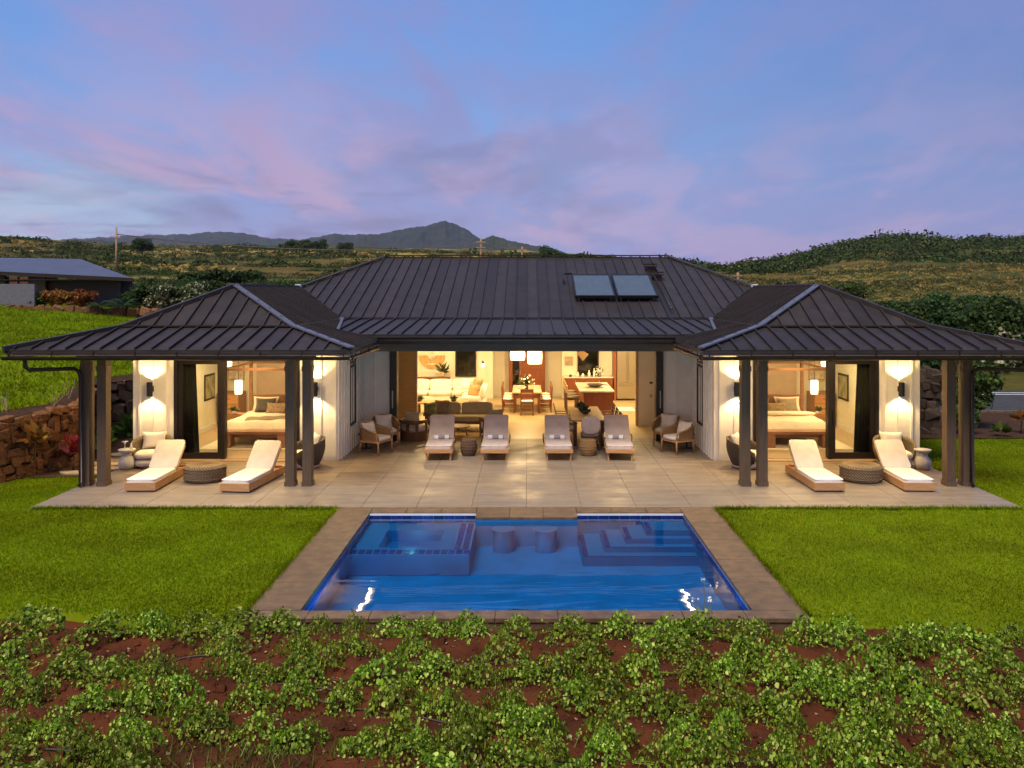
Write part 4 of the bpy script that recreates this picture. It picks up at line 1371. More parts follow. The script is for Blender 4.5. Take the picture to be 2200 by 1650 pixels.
def terrain_z(X, Y):
    X = np.asarray(X, float)
    Y = np.asarray(Y, float)
    px = 1131 + X * 1850 / np.maximum(Y, 1)
    z = CAMZ + (628 - terrain_y(px, Y)) * Y / 1850
    return z + wob(X, Y, .12) * .3 * np.clip(Y / 100, 0, 3) + wob(X, Y, .04, 3) * .8 * np.clip((Y - 100) / 200, 0, 2)
pc = np.linspace(-1400, 3600, 220)
yr = np.exp(np.linspace(np.log(38.0), np.log(1000.0), 110))
PXg, Yg = np.meshgrid(pc, yr)
Xg = (PXg - 1131) * Yg / 1850
Zg = terrain_z(Xg, Yg)
V = np.stack([Xg.ravel(), Yg.ravel(), Zg.ravel()], 1)
i, j = np.meshgrid(np.arange(219), np.arange(109))
a = (j * 220 + i).ravel()
hm = bpy.data.materials.new('hillside')
hm.use_nodes = True
t = NT(hm.node_tree)
pos = t.n('ShaderNodeNewGeometry').outputs['Position']
mpn = t.n('ShaderNodeMapping')
mpn.inputs['Scale'].default_value = (0.55, 1, 1)
t.link(pos, mpn.inputs[0])
c = t.mix(t.mapr(t.noise(mpn.outputs[0], 0.035, 5), .42, .6), (0.045, 0.055, 0.011), (0.150, 0.100, 0.028))
c = t.mix(t.mapr(t.noise(mpn.outputs[0], 0.016, 4, .6, .5), .54, .64), c, (0.42, 0.28, 0.080))
c = t.mix(t.mapr(t.noise(mpn.outputs[0], 0.028, 6, .6, .3), .58, .66), c, (0.22, 0.095, 0.036))
c = t.mix(t.mapr(t.noise(pos, 0.6, 5), .3, .75, 0, .6), c, (0.045, 0.055, 0.016))
t.link(c, hm.node_tree.nodes['Principled BSDF'].inputs['Base Color'])
hm.node_tree.nodes['Principled BSDF'].inputs['Roughness'].default_value = 0.95
hm.node_tree.nodes['Principled BSDF'].inputs['Specular IOR Level'].default_value = 0.05
bn = t.n('ShaderNodeBump')
bn.inputs['Strength'].default_value = 1.0
bn.inputs['Distance'].default_value = 0.8
t.link(t.noise(pos, 0.8, 6), bn.inputs['Height'])
t.link(bn.outputs[0], hm.node_tree.nodes['Principled BSDF'].inputs['Normal'])
terr = link_mesh('hillside', np_mesh('hillside', V, np.stack([a, a + 1, a + 221, a + 220], 1), True), hm)
tag(terr, 'scrubby hillside with dry grass and red earth rising behind the house', 'hill', kind='structure')

# distant mountain ranges
def range_mesh(name, prof, Y, depth, mat, label, seed, base=545):
    rng = np.random.default_rng(seed)
    pxs = np.linspace(prof[0][0], prof[-1][0], 420)
    ys = np.interp(pxs, [p[0] for p in prof], [p[1] for p in prof])
    ys = ys + sum(np.sin(pxs / s_ + seed * k_) * a_ for k_, (s_, a_) in enumerate(((9.0, .9), (4.1, .6), (2.0, .45), (1.1, .3)))) * np.clip((base - ys) / 20, .2, 1)
    rows_ = 26
    ph = rng.random(12) * 6.28
    V = []
    for r in range(rows_):
        f = r / (rows_ - 1)                     # 0 ridge, 1 foot, coming towards the viewer
        yy = Y - depth * f
        hgt = (base - ys)
        q = pxs + 26 * f * np.sin(pxs / 37 + ph[0]) + 30 * f
        spur = sum((1 - 2 * np.abs(np.sin(q / s + ph[k] + f * g))) * a for k, (s, a, g) in enumerate(((44, 1, 1.6), (19, .55, -3.1), (8.5, .3, 5.0))))
        prf = (1 - f) ** 1.15
        py = base - hgt * prf * (1 + 0.16 * spur * np.sin(np.pi * min(1, f * 1.1)))
        X = (pxs - 1131) * yy / 1850
        Z = CAMZ + (628 - py) * yy / 1850
        V.append(np.stack([X, np.full_like(X, yy), Z], 1))
    for k in range(2):                           # the far side falls away behind the ridge
        yy = Y + depth * .22 * (k + 1)
        top = V[0]
        V.insert(0, np.stack([top[:, 0] * 1.02, np.full(len(pxs), yy), (top[:, 2] if k == 0 else V[0][:, 2]) * (.55 if k == 0 else .2)], 1))
    V = np.concatenate(V)
    n = len(pxs)
    i, j = np.meshgrid(np.arange(n - 1), np.arange(rows_ + 1))
    a = (j * n + i).ravel()
    o = link_mesh(name, np_mesh(name, V, np.stack([a, a + n, a + n + 1, a + 1], 1), True), mat)
    return tag(o, label, 'mountain', kind='structure')
mm = pmat('forested_mountain', (0.018, 0.024, 0.022), 0.95, col2=(0.040, 0.046, 0.030), vscale=0.012, world=True, detail=8)
mm2 = pmat('near_forested_mountain', (0.022, 0.030, 0.015), 0.95, col2=(0.050, 0.054, 0.025), vscale=0.016, world=True, detail=8)
range_mesh('mountains', [(30, 535), (100, 516), (200, 511), (320, 505), (400, 503), (470, 497), (500, 500), (520, 499), (560, 509), (600, 513), (680, 516), (760, 518)],
           4600, 1500, mm, 'long low blue mountain ridge on the left horizon', 3, 548)
range_mesh('mountains', [(560, 532), (650, 515), (710, 503), (780, 504), (830, 501), (860, 492), (905, 487), (940, 478), (956, 475), (975, 479), (1000, 492), (1020, 505), (1034, 514), (1050, 528), (1100, 545)],
           3600, 1500, mm, 'steep pointed mountain peak rising behind the house', 11, 550)
range_mesh('mountains', [(990, 530), (1035, 513), (1060, 507), (1085, 513), (1110, 521), (1150, 527), (1200, 538), (1240, 552)],
           2500, 800, mm2, 'small dark foothill right of the mountain peak', 5, 556)
range_mesh('mountains', [(40, 535), (120, 517), (200, 515), (300, 523), (400, 528), (520, 528), (640, 524), (740, 527), (820, 531)],
           2200, 700, mm2, 'low dark wooded ridge in front of the left mountains', 8, 552)
# ================================================================= FURNITURE
PI = math.pi
def rrect(w_, l_, z=0.0, r=.05):
    pts = []
    for cx, cy, a0 in ((w_ - r, l_ - r, 0), (-w_ + r, l_ - r, 90), (-w_ + r, -l_ + r, 180), (w_ - r, -l_ + r, 270)):
        for k in range(4):
            pts.append((cx + r * math.cos(R(a0 + k * 30)), cy + r * math.sin(R(a0 + k * 30)), z))
    return pts + [pts[0]]
def piping(name, t, c, w_, l_, mat):
    MB().tube([(x + c[0], y + c[1], z + c[2]) for x, y, z in rrect(w_ - .006, l_ - .006)], .009, 6).build(name, mat, t, smooth=True)
def pipe_at(t, c, a, w_, l_, up, mat):
    o = MB().tube(rrect(w_ - .006, l_ - .006, up), .009, 6).build('piping', mat, t, smooth=True)
    o.location = c
    o.rotation_euler = (a, 0, 0)
# ---------------------------------------------------------------- low chaise loungers with solid teak box frames (foot towards -y)
def chaise(label, loc, rz):
    t = thing('chaise_lounger', label, 'sun lounger', loc, rz, 'low white cushioned chaise loungers on the wings')
    W_, L = .33, 2.0
    f = MB().box(-W_, W_, 0, .035, .03, .20)
    f.build('foot_board', M['teak'], t, bevel=.006)
    for s in (-1, 1):
        MB().box(s * (W_ - .035), s * W_, .036, L, .03, .20).build('side_rail', M['teak_y'], t, bevel=.006)
    MB().box(-W_ + .036, W_ - .036, L - .035, L, .03, .20).build('head_board', M['teak'], t, bevel=.006)
    MB().box(-W_ + .036, W_ - .036, .036, L - .036, .12, .14).build('slat_deck', M['teak'], t)
    for s in (-1, 1):
        for y in (.06, L - .12):
            MB().box(s * (W_ - .06) - .03, s * (W_ - .06) + .03, y, y + .06, 0, .03).build('foot', M['black'], t)
    MB().cushion((0, .66, .215), (.63, 1.28, .13), 12, 8).build('seat_cushion', M['cream'], t, smooth=True)
    piping('piping', t, (0, .66, .262), .315, .64, M['cream'])
    a = R(43)
    hx, hz, LB = 1.27, .17, .80
    pipe_at(t, (0, hx + math.cos(a) * LB / 2 - .04 * math.sin(a), hz + math.sin(a) * LB / 2 + .07), a, .315, LB / 2, .045, M['cream'])
    MB().cushion((0, hx + math.cos(a) * LB / 2 - .04 * math.sin(a), hz + math.sin(a) * LB / 2 + .07), (.63, LB, .11), 12, 8, rx=a).build('back_cushion', M['cream'], t, smooth=True)
    b = MB()
    for s in (-1, 1):
        b.beam((s * .27, hx + .02, .15), (s * .27, hx + math.cos(a) * (LB - .02) + .05, .13 + math.sin(a) * (LB - .02)), .03, .03)
    for k in range(5):
        q = .12 + k * .16
        b.beam((-.27, hx + .04 + math.cos(a) * q, .145 + math.sin(a) * q), (.27, hx + .04 + math.cos(a) * q, .145 + math.sin(a) * q), .02, .05)
    b.build('back_frame', M['teak_y'], t)
    MB().beam((0, hx + .45, .16), (0, hx + .42, .50), .03, .03).build('prop', M['teak_z'], t)
    return t
chaise('white teak framed chaise at the far left, in front of a bucket chair', (-8.32, 18.53, 0), R(1.5))
chaise('white chaise with a teak box frame right of the left round ottoman, beside a post', (-6.26, 18.45, 0), R(-6.5))
chaise('white chaise with a teak box frame left of the right round ottoman', (6.53, 18.53, 0), R(1.0))
chaise('white teak framed chaise at the far right, in front of a pillowed chair', (8.47, 18.53, 0), R(-2.0))

# ---------------------------------------------------------------- grey cushioned loungers on legs in the court
def lounger(label, loc, rz):
    t = thing('sun_lounger', label, 'sun lounger', loc, rz, 'grey cushioned sun loungers in the court')
    W_, L = .36, 1.95
    MB().box(-W_, W_, 0, .04, .20, .29).build('foot_rail', M['teak'], t, bevel=.006)
    for s in (-1, 1):
        MB().box(s * (W_ - .04), s * W_, .041, L, .20, .29).build('side_rail', M['teak_y'], t, bevel=.006)
        for y in (.06, L - .14):
            MB().add(*taper((s * (W_ - .065), y + .03, 0), (s * (W_ - .045), y + .03, .20), .035, .05)).build('leg', M['teak_z'], t)
        # curved arm stub seen beside the back
        MB().tube([(s * (W_ + .005), 1.05, .28), (s * (W_ + .02), 1.10, .42), (s * (W_ + .02), 1.25, .47), (s * (W_ + .01), 1.45, .46)], .018, 6).build('arm', M['walnut'], t, smooth=True)
    MB().box(-W_ + .04, W_ - .04, L - .04, L, .20, .29).build('head_rail', M['teak'], t)
    MB().box(-W_ + .041, W_ - .041, .05, L - .05, .24, .26).build('slat_deck', M['teak'], t)
    MB().cushion((0, .56, .335), (.68, 1.08, .12), 12, 8).build('seat_cushion', M['greycush'], t, smooth=True)
    piping('piping', t, (0, .56, .378), .34, .54, M['greycush'])
    a = R(38)
    LB = .92
    pipe_at(t, (0, 1.08 + math.cos(a) * LB / 2, .33 + math.sin(a) * LB / 2), a, .33, LB / 2, .04, M['greycush'])
    MB().cushion((0, 1.08 + math.cos(a) * LB / 2, .33 + math.sin(a) * LB / 2), (.66, LB, .10), 12, 8, rx=a).build('back_cushion', M['greycush'], t, smooth=True)
    b = MB()
    for s in (-1, 1):
        b.beam((s * .29, 1.10, .27), (s * .29, 1.12 + math.cos(a) * LB, .26 + math.sin(a) * LB), .03, .03)
    b.build('back_frame', M['teak_y'], t)
    MB().beam((0, 1.5, .25), (0, 1.55, .58), .03, .03).build('prop', M['teak_z'], t)
    return t
def taper(p, q, w0, w1):
    vs = []
    for c, w_ in ((p, w0), (q, w1)):
        for a, b in ((-1, -1), (1, -1), (1, 1), (-1, 1)):
            vs.append((c[0] + a * w_ / 2, c[1] + b * w_ / 2, c[2]))
    return vs, [(3, 2, 1, 0), (4, 5, 6, 7), (0, 1, 5, 4), (1, 2, 6, 5), (2, 3, 7, 6), (3, 0, 4, 7)]
WHERE = ('leftmost of the four in the court', 'left of the bright central aisle', 'right of the bright central aisle', 'rightmost of the four in the court')
for (x, rz, wh) in ((-2.24, R(2.0), WHERE[0]), (-.81, R(.5), WHERE[1]), (.83, R(0), WHERE[2]), (2.39, R(-2.5), WHERE[3])):
    lounger('grey cushioned teak lounger, ' + wh, (x, 21.92, 0), rz)
    tw = thing('rolled_towel', 'rolled grey towel with two white bands on the lounger ' + wh.replace(' of the four in the court', '').replace('leftmost', 'farthest left').replace('rightmost', 'farthest right'),
               'towel', (x, 21.92 + 1.00, .445), rz, 'rolled towels on the court loungers')
    MB().tube([(-.21, 0, 0), (.21, 0, 0)], .052, 14).build('towel_roll', M['towelgrey'], tw, smooth=False)
    for xx in (-.15, .13):
        MB().tube([(xx - .06, 0, 0), (xx + .05, 0, 0)], .058, 14).build('white_wrap', M['towelwhite'], tw, smooth=False)

# ---------------------------------------------------------------- round woven ottomans and drum stools
def ottoman(label, loc):
    t = thing('ottoman', label, 'ottoman', loc, 0, 'round woven ottomans')
    prof = [(.40, .0), (.44, .04), (.455, .12), (.455, .26), (.44, .33), (.40, .37), (.32, .385), (0, .39)]
    MB().lathe(prof, 40).build('woven_body', M['wicker'], t, smooth=True)
    # strands: raised uprights woven round the side
    b = MB()
    for i in range(48):
        a = 2 * PI * i / 48
        b.beam((.452 * math.cos(a), .452 * math.sin(a), .04), (.460 * math.cos(a), .460 * math.sin(a), .30), .022, .016, (math.cos(a), math.sin(a), 0))
    b.build('upright_strands', M['wicker'], t)
    b = MB()
    for z in (.08, .16, .24, .31):
        b.lathe([(.455, z - .012), (.468, z), (.455, z + .012)], 40)
    b.build('woven_rings', M['wicker'], t, smooth=True)
    MB().cyl((0, 0, 0), .36, .03, 24).build('base', M['black'], t)
ottoman('round woven ottoman between the two white chaises on the left wing', (-7.36, 19.72, 0))
ottoman('round woven ottoman between the two white chaises on the right wing', (7.66, 19.72, 0))

def drum(label, loc, mat):
    t = thing('drum_stool', label, 'side table', loc, 0, 'woven drum stools between the court loungers')
    MB().lathe([(.15, 0), (.19, .06), (.222, .18), (.222, .27), (.195, .39), (.17, .43), (0, .435)], 28).build('woven_body', M[mat], t, smooth=True)
    b = MB()
    for z, r in ((.04, .178), (.11, .207), (.18, .224), (.25, .226), (.32, .215), (.39, .198)):
        b.lathe([(r - .004, z - .016), (r + .010, z), (r - .004, z + .016)], 28)
    b.build('woven_rings', M[mat], t, smooth=True)
drum('dark brown woven drum stool between the left pair of court loungers', (-1.52, 22.72, 0), 'wicker_dark')
drum('light brown woven drum stool between the right pair of court loungers', (1.62, 22.72, 0), 'rattan')

# ---------------------------------------------------------------- woven bucket chairs on the wings (open side towards -y)
def bucket(label, loc, rz, mat, pillow=True):
    t = thing('bucket_chair', label, 'armchair', loc, rz, 'woven bucket chairs on the wings')
    b = MB()
    n, m = 26, 7
    vs, fs = [], []
    for i in range(n + 1):
        a = R(-38) + R(256) * i / n                    # opening faces -y
        up = .42 + .30 * (math.sin(max(0, min(PI, (a - R(-38)) / R(256) * PI))) ** .8)
        for j in range(m + 1):
            q = j / m
            z = .05 + (up - .05) * q
            r = .34 + .13 * math.sin(min(1, q * 1.15) * PI * .62) + .03 * q
            vs.append((r * 1.02 * math.cos(a), r * math.sin(a), z))
    for i in range(n):
        for j in range(m):
            k = i * (m + 1) + j
            fs.append((k, k + m + 1, k + m + 2, k + 1))
    off = len(vs)
    inner = [(x * .91, y * .91, z) for x, y, z in vs]
    allf = fs + [tuple(off + i for i in reversed(q)) for q in fs]
    for i in range(n):
        k = i * (m + 1)
        allf.append((k + m, k + m + m + 1, off + k + 2 * m + 1, off + k + m))
        allf.append((k + m + 1, k, off + k, off + k + m + 1))
    for k in (0, n * (m + 1)):
        for j in range(m):
            q = (k + j, k + j + 1, off + k + j + 1, off + k + j)
            allf.append(q if k == 0 else q[::-1])
    b.add(vs + inner, allf)
    b.build('woven_shell', M[mat], t, smooth=True)
    MB().lathe([(.36, .02), (.38, .05), (.38, .07), (0, .07)], 28).build('base_ring', M['greycush'], t, smooth=False)
    MB().cushion((0, -.08, .31), (.72, .74, .17), 4, 7).build('seat_cushion', M['cream'], t, smooth=True)
    MB().cushion((0, -.10, .14), (.68, .66, .17), 5, 6).build('seat_base', M['cream'], t, smooth=True)
    MB().pillow((0, .24, .60), (.56, .42, .20), rx=R(72)).build('back_pillow', M['cream'], t, smooth=True)
    return t
bucket('woven bucket chair below the far left wall lamp, facing the lawn', (-9.28, 21.35, 0), R(12), 'bucket')
bucket('dark woven bucket chair half hidden behind the posts of the left wing', (-5.45, 21.20, 0), R(-62), 'bucket_dark')
bucket('brown woven bucket chair half hidden behind the posts of the right wing', (5.42, 21.20, 0), R(62), 'bucket_dark')
bucket('woven chair with a big white pillow behind the far right chaise', (9.12, 21.35, 0), R(-6), 'bucket')

def pebble_table(label, loc):
    t = thing('side_table', label, 'side table', loc, 0, 'pale stone side tables on the wings')
    MB().lathe([(.10, 0), (.16, .02), (.195, .10), (.20, .17), (.175, .25), (.125, .31), (.105, .345), (.12, .385)], 28).build('bulb_foot', M['stoneware'], t, smooth=True)
    MB().lathe([(.115, .386), (.15, .41), (.195, .455), (.205, .475), (.195, .485), (0, .48)], 28).build('dish_top', M['stoneware'], t, smooth=True)
pebble_table('pale hourglass side table with two glasses beside the far left chair', (-9.72, 20.95, 0))
pebble_table('pale hourglass side table beside the far right pillowed chair', (9.64, 20.95, 0))
gl = thing('wine_glass', 'white stemmed glass on the left pale side table', 'glass', (-9.76, 20.93, .487))
MB().lathe([(.035, 0), (.006, .01), (.006, .10), (.012, .13)], 12).build('stem', M['ceramic'], gl, smooth=True)
MB().lathe([(.012, .13), (.05, .17), (.085, .19)], 14).build('bowl', M['ceramic'], gl, smooth=True)
cn = thing('candle_vase', 'small yellow bud vase on the left pale side table', 'vase', (-9.63, 20.98, .487))
MB().lathe([(.03, 0), (.036, .05), (.014, .10), (.01, .13), (0, .132)], 12).build('vase_body', M['marble'], cn, smooth=True)

# ---------------------------------------------------------------- rattan armchairs under the roof
def rattan_chair(label, loc, rz):
    t = thing('rattan_armchair', label, 'armchair', loc, rz, 'rattan armchairs along the court walls')
    for s in (-1, 1):
        MB().tube([(s * .30, -.30, 0), (s * .29, -.29, .38)], [.020, .026], 8).build('leg', M['teak_z'], t, smooth=True)
        MB().tube([(s * .27, .36, 0), (s * .27, .28, .38)], [.020, .026], 8).build('leg', M['teak_z'], t, smooth=True)
        MB().tube([(s * .29, -.29, .38), (s * .335, -.31, .52), (s * .345, -.26, .60), (s * .345, .0, .64), (s * .31, .30, .72)], .022, 8).build('arm', M['teak_y'], t, smooth=True)
        b = MB().slab([(s * .325, -.24, .58), (s * .335, .02, .62), (s * .30, .27, .68), (s * .29, .26, .40), (s * .31, -.25, .40)] if s > 0 else
                      [(s * .31, -.25, .40), (s * .29, .26, .40), (s * .30, .27, .68), (s * .335, .02, .62), (s * .325, -.24, .58)], .008)
        b.build('cane_side', M['rattan'], t)
    b = MB().tube([(-.31, .30, .72), (-.22, .36, .78), (0, .39, .80), (.22, .36, .78), (.31, .30, .72)], .022, 8)
    b.build('top_rail', M['teak'], t, smooth=True)
    vs = []
    for i in range(9):
        q = -1 + 2 * i / 8
        vs.append((q * .30, .30 + .075 * (1 - q * q), .36))
        vs.append((q * .30, .31 + .075 * (1 - q * q), .72 + .07 * (1 - q * q)))
    n = len(vs)
    vs += [(x, y + .012, z) for x, y, z in vs]
    fs = []
    for i in range(8):
        fs += [(2 * i, 2 * i + 2, 2 * i + 3, 2 * i + 1), (n + 2 * i + 1, n + 2 * i + 3, n + 2 * i + 2, n + 2 * i), (2 * i + 1, 2 * i + 3, n + 2 * i + 3, n + 2 * i + 1)]
    MB().add(vs, fs).build('cane_back', M['rattan'], t, smooth=True)
    MB().box(-.30, .30, -.30, .30, .31, .37).build('seat_frame', M['teak'], t, bevel=.008)
    MB().cushion((0, -.02, .415), (.58, .62, .11), 5, 6).build('seat_cushion', M['cream'], t, smooth=True)
    MB().pillow((0, .24, .62), (.50, .40, .17), rx=R(72)).build('back_pillow', M['cream'], t, smooth=True)
    return t
rattan_chair('rattan armchair in front on the left court wall, turned to the aisle', (-4.02, 23.05, 0), R(62))
rattan_chair('rattan armchair behind its twin on the left, facing the pool', (-3.98, 24.32, 0), R(22))
rattan_chair('rattan armchair in front on the right court wall, turned to the aisle', (4.06, 23.15, 0), R(-58))
rattan_chair('rattan armchair behind its twin on the right beside the dark post', (3.98, 24.42, 0), R(-24))
for s, lab in ((-1, 'small low black table between the left rattan armchairs'), (1, 'small low black table between the right rattan armchairs')):
    t = thing('low_table', lab, 'side table', (s * 4.42, 23.75, 0), 0, 'low black tables by the court walls')
    MB().cyl((0, 0, 0), .17, .02, 20).build('base', M['black'], t)
    MB().cyl((0, 0, .02), .025, .36, 12).build('stem', M['black'], t)
    MB().cyl((0, 0, .38), .22, .025, 24).build('table_top', M['black'], t)

# ---------------------------------------------------------------- dark wooden barrel lounge chairs, seen from behind
def barrel_chair(label, loc, rz):
    t = thing('lounge_chair', label, 'armchair', loc, rz, 'dark wooden lounge chairs under the roof')
    def ring(z0, z1, r0, a0, a1, n=18, th=.05):
        vs, fs = [], []
        for i in range(n + 1):
            a = a0 + (a1 - a0) * i / n
            for r in (r0, r0 - th):
                for z in (z0, z1):
                    sq = 1.0 / max(abs(math.cos(a)), abs(math.sin(a))) ** .45
                    vs.append((r * sq * math.cos(a), r * sq * math.sin(a), z))
        for i in range(n):
            k = 4 * i
            fs += [(k, k + 4, k + 5, k + 1), (k + 3, k + 7, k + 6, k + 2), (k + 1, k + 5, k + 7, k + 3), (k + 2, k + 6, k + 4, k)]
        fs += [(0, 1, 3, 2), (4 * n + 2, 4 * n + 3, 4 * n + 1, 4 * n)]
        return vs, fs
    # the back is on the -y side
    a0, a1 = R(-205), R(25)
    MB().add(*ring(.50, .60, .385, a0, a1)).build('top_rail', M['walnut'], t, smooth=False)
    MB().add(*ring(.0, .27, .375, a0, a1)).build('base_shell', M['walnut'], t)
    for a in (R(-200), R(-135), R(-90), R(-45), R(20)):
        sq = 1.0 / max(abs(math.cos(a)), abs(math.sin(a))) ** .45
        MB().cbox((.35 * sq * math.cos(a), .35 * sq * math.sin(a), .385), (.05, .08, .24), rz=a).build('post', M['walnut'], t)
    MB().cushion((0, .05, .33), (.66, .70, .16), 5, 6).build('seat_cushion', M['greycush'], t, smooth=True)
    MB().cushion((0, -.24, .46), (.60, .12, .26), 5, 6).build('back_cushion', M['olive'], t, smooth=True)
    MB().pillow((.06, -.20, .68), (.52, .36, .16), rx=R(-80), rz=R(6)).build('pillow', M['olive'], t, smooth=True)
barrel_chair('dark wooden barrel lounge chair next to the left pocket post', (-3.27, 25.15, 0), R(-28))
barrel_chair('dark wooden barrel lounge chair behind the second court lounger', (-1.02, 25.60, 0), R(14))

# ---------------------------------------------------------------- outdoor sofa (faces the pool)
so = thing('outdoor_sofa', 'long olive grey outdoor sofa with dark legs facing the pool', 'sofa', (-2.08, 26.75, 0))
MB().box(-1.02, 1.02, -.02, .84, .20, .28).build('base_frame', M['walnut'], so, bevel=.01)
for x in (-.95, -.05, .95):
    for y in (.04, .76):
        MB().box(x - .03, x + .03, y - .03, y + .03, 0, .20).build('leg', M['walnut'], so)
for s in (-1, 1):
    MB().box(s * 1.03, s * 1.08, .0, .84, .20, .56).build('arm', M['walnut'], so)
MB().cushion((0, .40, .36), (2.02, .84, .18), 8, 8).build('seat_cushion', M['olive'], so, smooth=True)
for x in (-.51, .51):
    MB().cushion((x, .70, .60), (1.0, .20, .42), 6, 7, rx=R(-12)).build('back_cushion', M['olive'], so, smooth=True)
th = MB()
vs, fs = [], []
for i in range(9):
    for j in range(5):
        u, v = i / 8, j / 4
        yy = .64 - .02 * math.sin(u * 3)
        pz = .87 - .40 * max(0, u - .2) + .012 * math.sin(v * 9 + u * 4)
        vs.append((-.86 + v * .46 + .05 * math.sin(u * 5), .62 - .30 * max(0, u - .15) * 1.2 - .05, pz))
for i in range(8):
    for j in range(4):
        k = i * 5 + j
        fs.append((k, k + 1, k + 6, k + 5))
n = len(vs)
vs += [(x, y + .015, z - .01) for x, y, z in vs]
fs += [tuple(n + i for i in reversed(q)) for q in fs]
th.add(vs, fs)
bl = th.build('throw_blanket', pmat('striped_throw', (0.16, 0.125, 0.09), .95, col2=(.30, .24, .16), vscale=2.2, stretch=(14, 1, 1)), None, smooth=True, loc=(-2.08, 26.75, 0))
tag(bl, 'brown striped throw draped over the left back of the outdoor sofa', 'blanket')
tag(MB().pillow((0, 0, 0), (.44, .44, .2), rx=R(70)).build('cushion', pmat('green_print', (0.14, 0.16, 0.05), .9, col2=(.30, .30, .14), vscale=9), smooth=True, loc=(-3.02, 27.05, .62)),
    'small green patterned cushion at the left end of the outdoor sofa', 'cushion')
rug = MB().cyl((-2.1, 25.9, 0.002), .95, .012, 48).build('jute_rug', M['jute'])
tag(rug, 'round golden jute rug between the lounge chairs', 'rug')
ct = thing('coffee_table', 'low wooden coffee table on the round jute rug', 'coffee table', (-2.05, 25.75, .015))
MB().lathe([(.36, .27), (.38, .28), (.38, .30), (0, .30)], 32).build('table_top', M['oak'], ct)
for a in range(3):
    MB().tube([(.28 * math.cos(a * 2.09), .28 * math.sin(a * 2.09), 0), (.22 * math.cos(a * 2.09), .22 * math.sin(a * 2.09), .27)], .022, 8).build('leg', M['oak'], ct, smooth=True)

# ---------------------------------------------------------------- outdoor dining
dt = thing('dining_table', 'rectangular pale wood dining table under the roof with a spiky plant bowl', 'table', (1.74, 25.35, 0))
MB().box(-.47, .47, -1.42, 1.45, .70, .75).build('table_top', M['oak'], dt, bevel=.008)
for s in (-1, 1):
    for y in (-1.25, 1.28):
        MB().box(s * .38 - .045, s * .38 + .045, y - .045, y + .045, 0, .70).build('leg', M['walnut'], dt)
    MB().box(s * .38 - .02, s * .38 + .02, -1.2, 1.23, .60, .70).build('apron', M['walnut'], dt)
hc = thing('host_chair', 'upholstered chair with a round back at the near end of the outdoor dining table', 'chair', (1.74, 23.55, 0))
MB().cushion((0, .05, .42), (.50, .48, .12), 5, 6).build('seat_cushion', M['taupe'], hc, smooth=True)
vs = MB()
vs.cushion((0, -.24, .70), (.52, .09, .52), 2.6, 8, rx=R(8))
vs.build('round_back', M['greycush'], hc, smooth=True)
MB().box(-.24, .24, -.18, .28, .30, .36).build('seat_frame', M['walnut'], hc)
for s in (-1, 1):
    for y in (-.2, .25):
        MB().tube([(s * .24, y, 0), (s * .20, y * .9, .31)], .02, 8).build('leg', M['walnut'], hc, smooth=True)
def slat_chair(label, loc, rz):
    t = thing('slat_chair', label, 'chair', loc, rz, 'slat backed chairs at the outdoor dining table')
    MB().box(-.25, .25, -.26, .24, .40, .45).build('seat_frame', M['teak'], t, bevel=.006)
    MB().cushion((0, -.01, .475), (.48, .48, .07), 5, 6).build('seat_cushion', M['cream'], t, smooth=True)
    for s in (-1, 1):
        MB().tube([(s * .24, -.24, 0), (s * .25, -.24, .63)], .02, 8).build('leg', M['teak_z'], t, smooth=True)
        MB().tube([(s * .24, .28, 0), (s * .24, .24, .45), (s * .24, .33, .90)], .02, 8).build('leg', M['teak_z'], t, smooth=True)
        MB().beam((s * .25, -.28, .64), (s * .25, .29, .66), .05, .025).build('arm', M['teak_y'], t)
    for k in range(5):
        MB().box(-.24, .24, -.01, .012, -.028, .028).build('slat', M['charcoal'], t, loc=(0, .25 + k * .018, .54 + k * .085), rot=(R(-12), 0, 0))
for y, lab in ((24.35, 'nearest'), (25.25, 'middle'), (26.15, 'farthest')):
    slat_chair('dark slat backed chair on the left side of the outdoor table, %s of three' % lab, (1.16, y, 0), R(90))
    slat_chair('dark slat backed chair on the right side of the outdoor table, %s of three' % lab, (2.34, y, 0), R(-90))
pb = thing('plant_bowl', 'dark bowl with spiky plant standing on the outdoor dining table', 'potted plant', (1.72, 25.2, .752))
MB().lathe([(.07, 0), (.15, .05), (.17, .11), (.155, .11), (0, .08)], 20).build('bowl', M['charcoal'], pb, smooth=True)
def spiky(n, L, rng, up=.6, wd=.11):
    d = unit(rng.normal(size=(n, 3)) + np.array([0, 0, up]))
    d[:, 2] = np.abs(d[:, 2])
    P = d * .02
    nrm = unit(np.cross(d, unit(rng.normal(size=(n, 3)))))
    V, Q = LEAF_LONG
    T = np.cross(nrm, d)
    ln = rng.uniform(.7, 1.2, n) * L
    out = P[:, None] + ln[:, None, None] * (V[None, :, 0:1] * T[:, None] * wd / .11 + V[None, :, 1:2] * d[:, None] + V[None, :, 2:3] * nrm[:, None])
    q = (Q[None] + (np.arange(n) * 6)[:, None, None]).reshape(-1, 4)
    return out.reshape(-1, 3), q
GREENLEAF = leafmat('succulent', [(0, (.05, .075, .03)), (.6, (.10, .12, .06)), (1, (.16, .14, .09))], .1)
link_mesh('plant', np_mesh('plant', *spiky(46, .19, RNG)), GREENLEAF, pb, (0, 0, .09))
pb2 = thing('plant_bowl', 'second spiky plant bowl farther back on the outdoor dining table', 'potted plant', (1.66, 26.0, .752))
MB().lathe([(.06, 0), (.12, .05), (.14, .10), (.12, .10), (0, .07)], 18).build('bowl', M['charcoal'], pb2, smooth=True)
link_mesh('plant', np_mesh('plant', *spiky(40, .19, RNG)), GREENLEAF, pb2, (0, 0, .08))
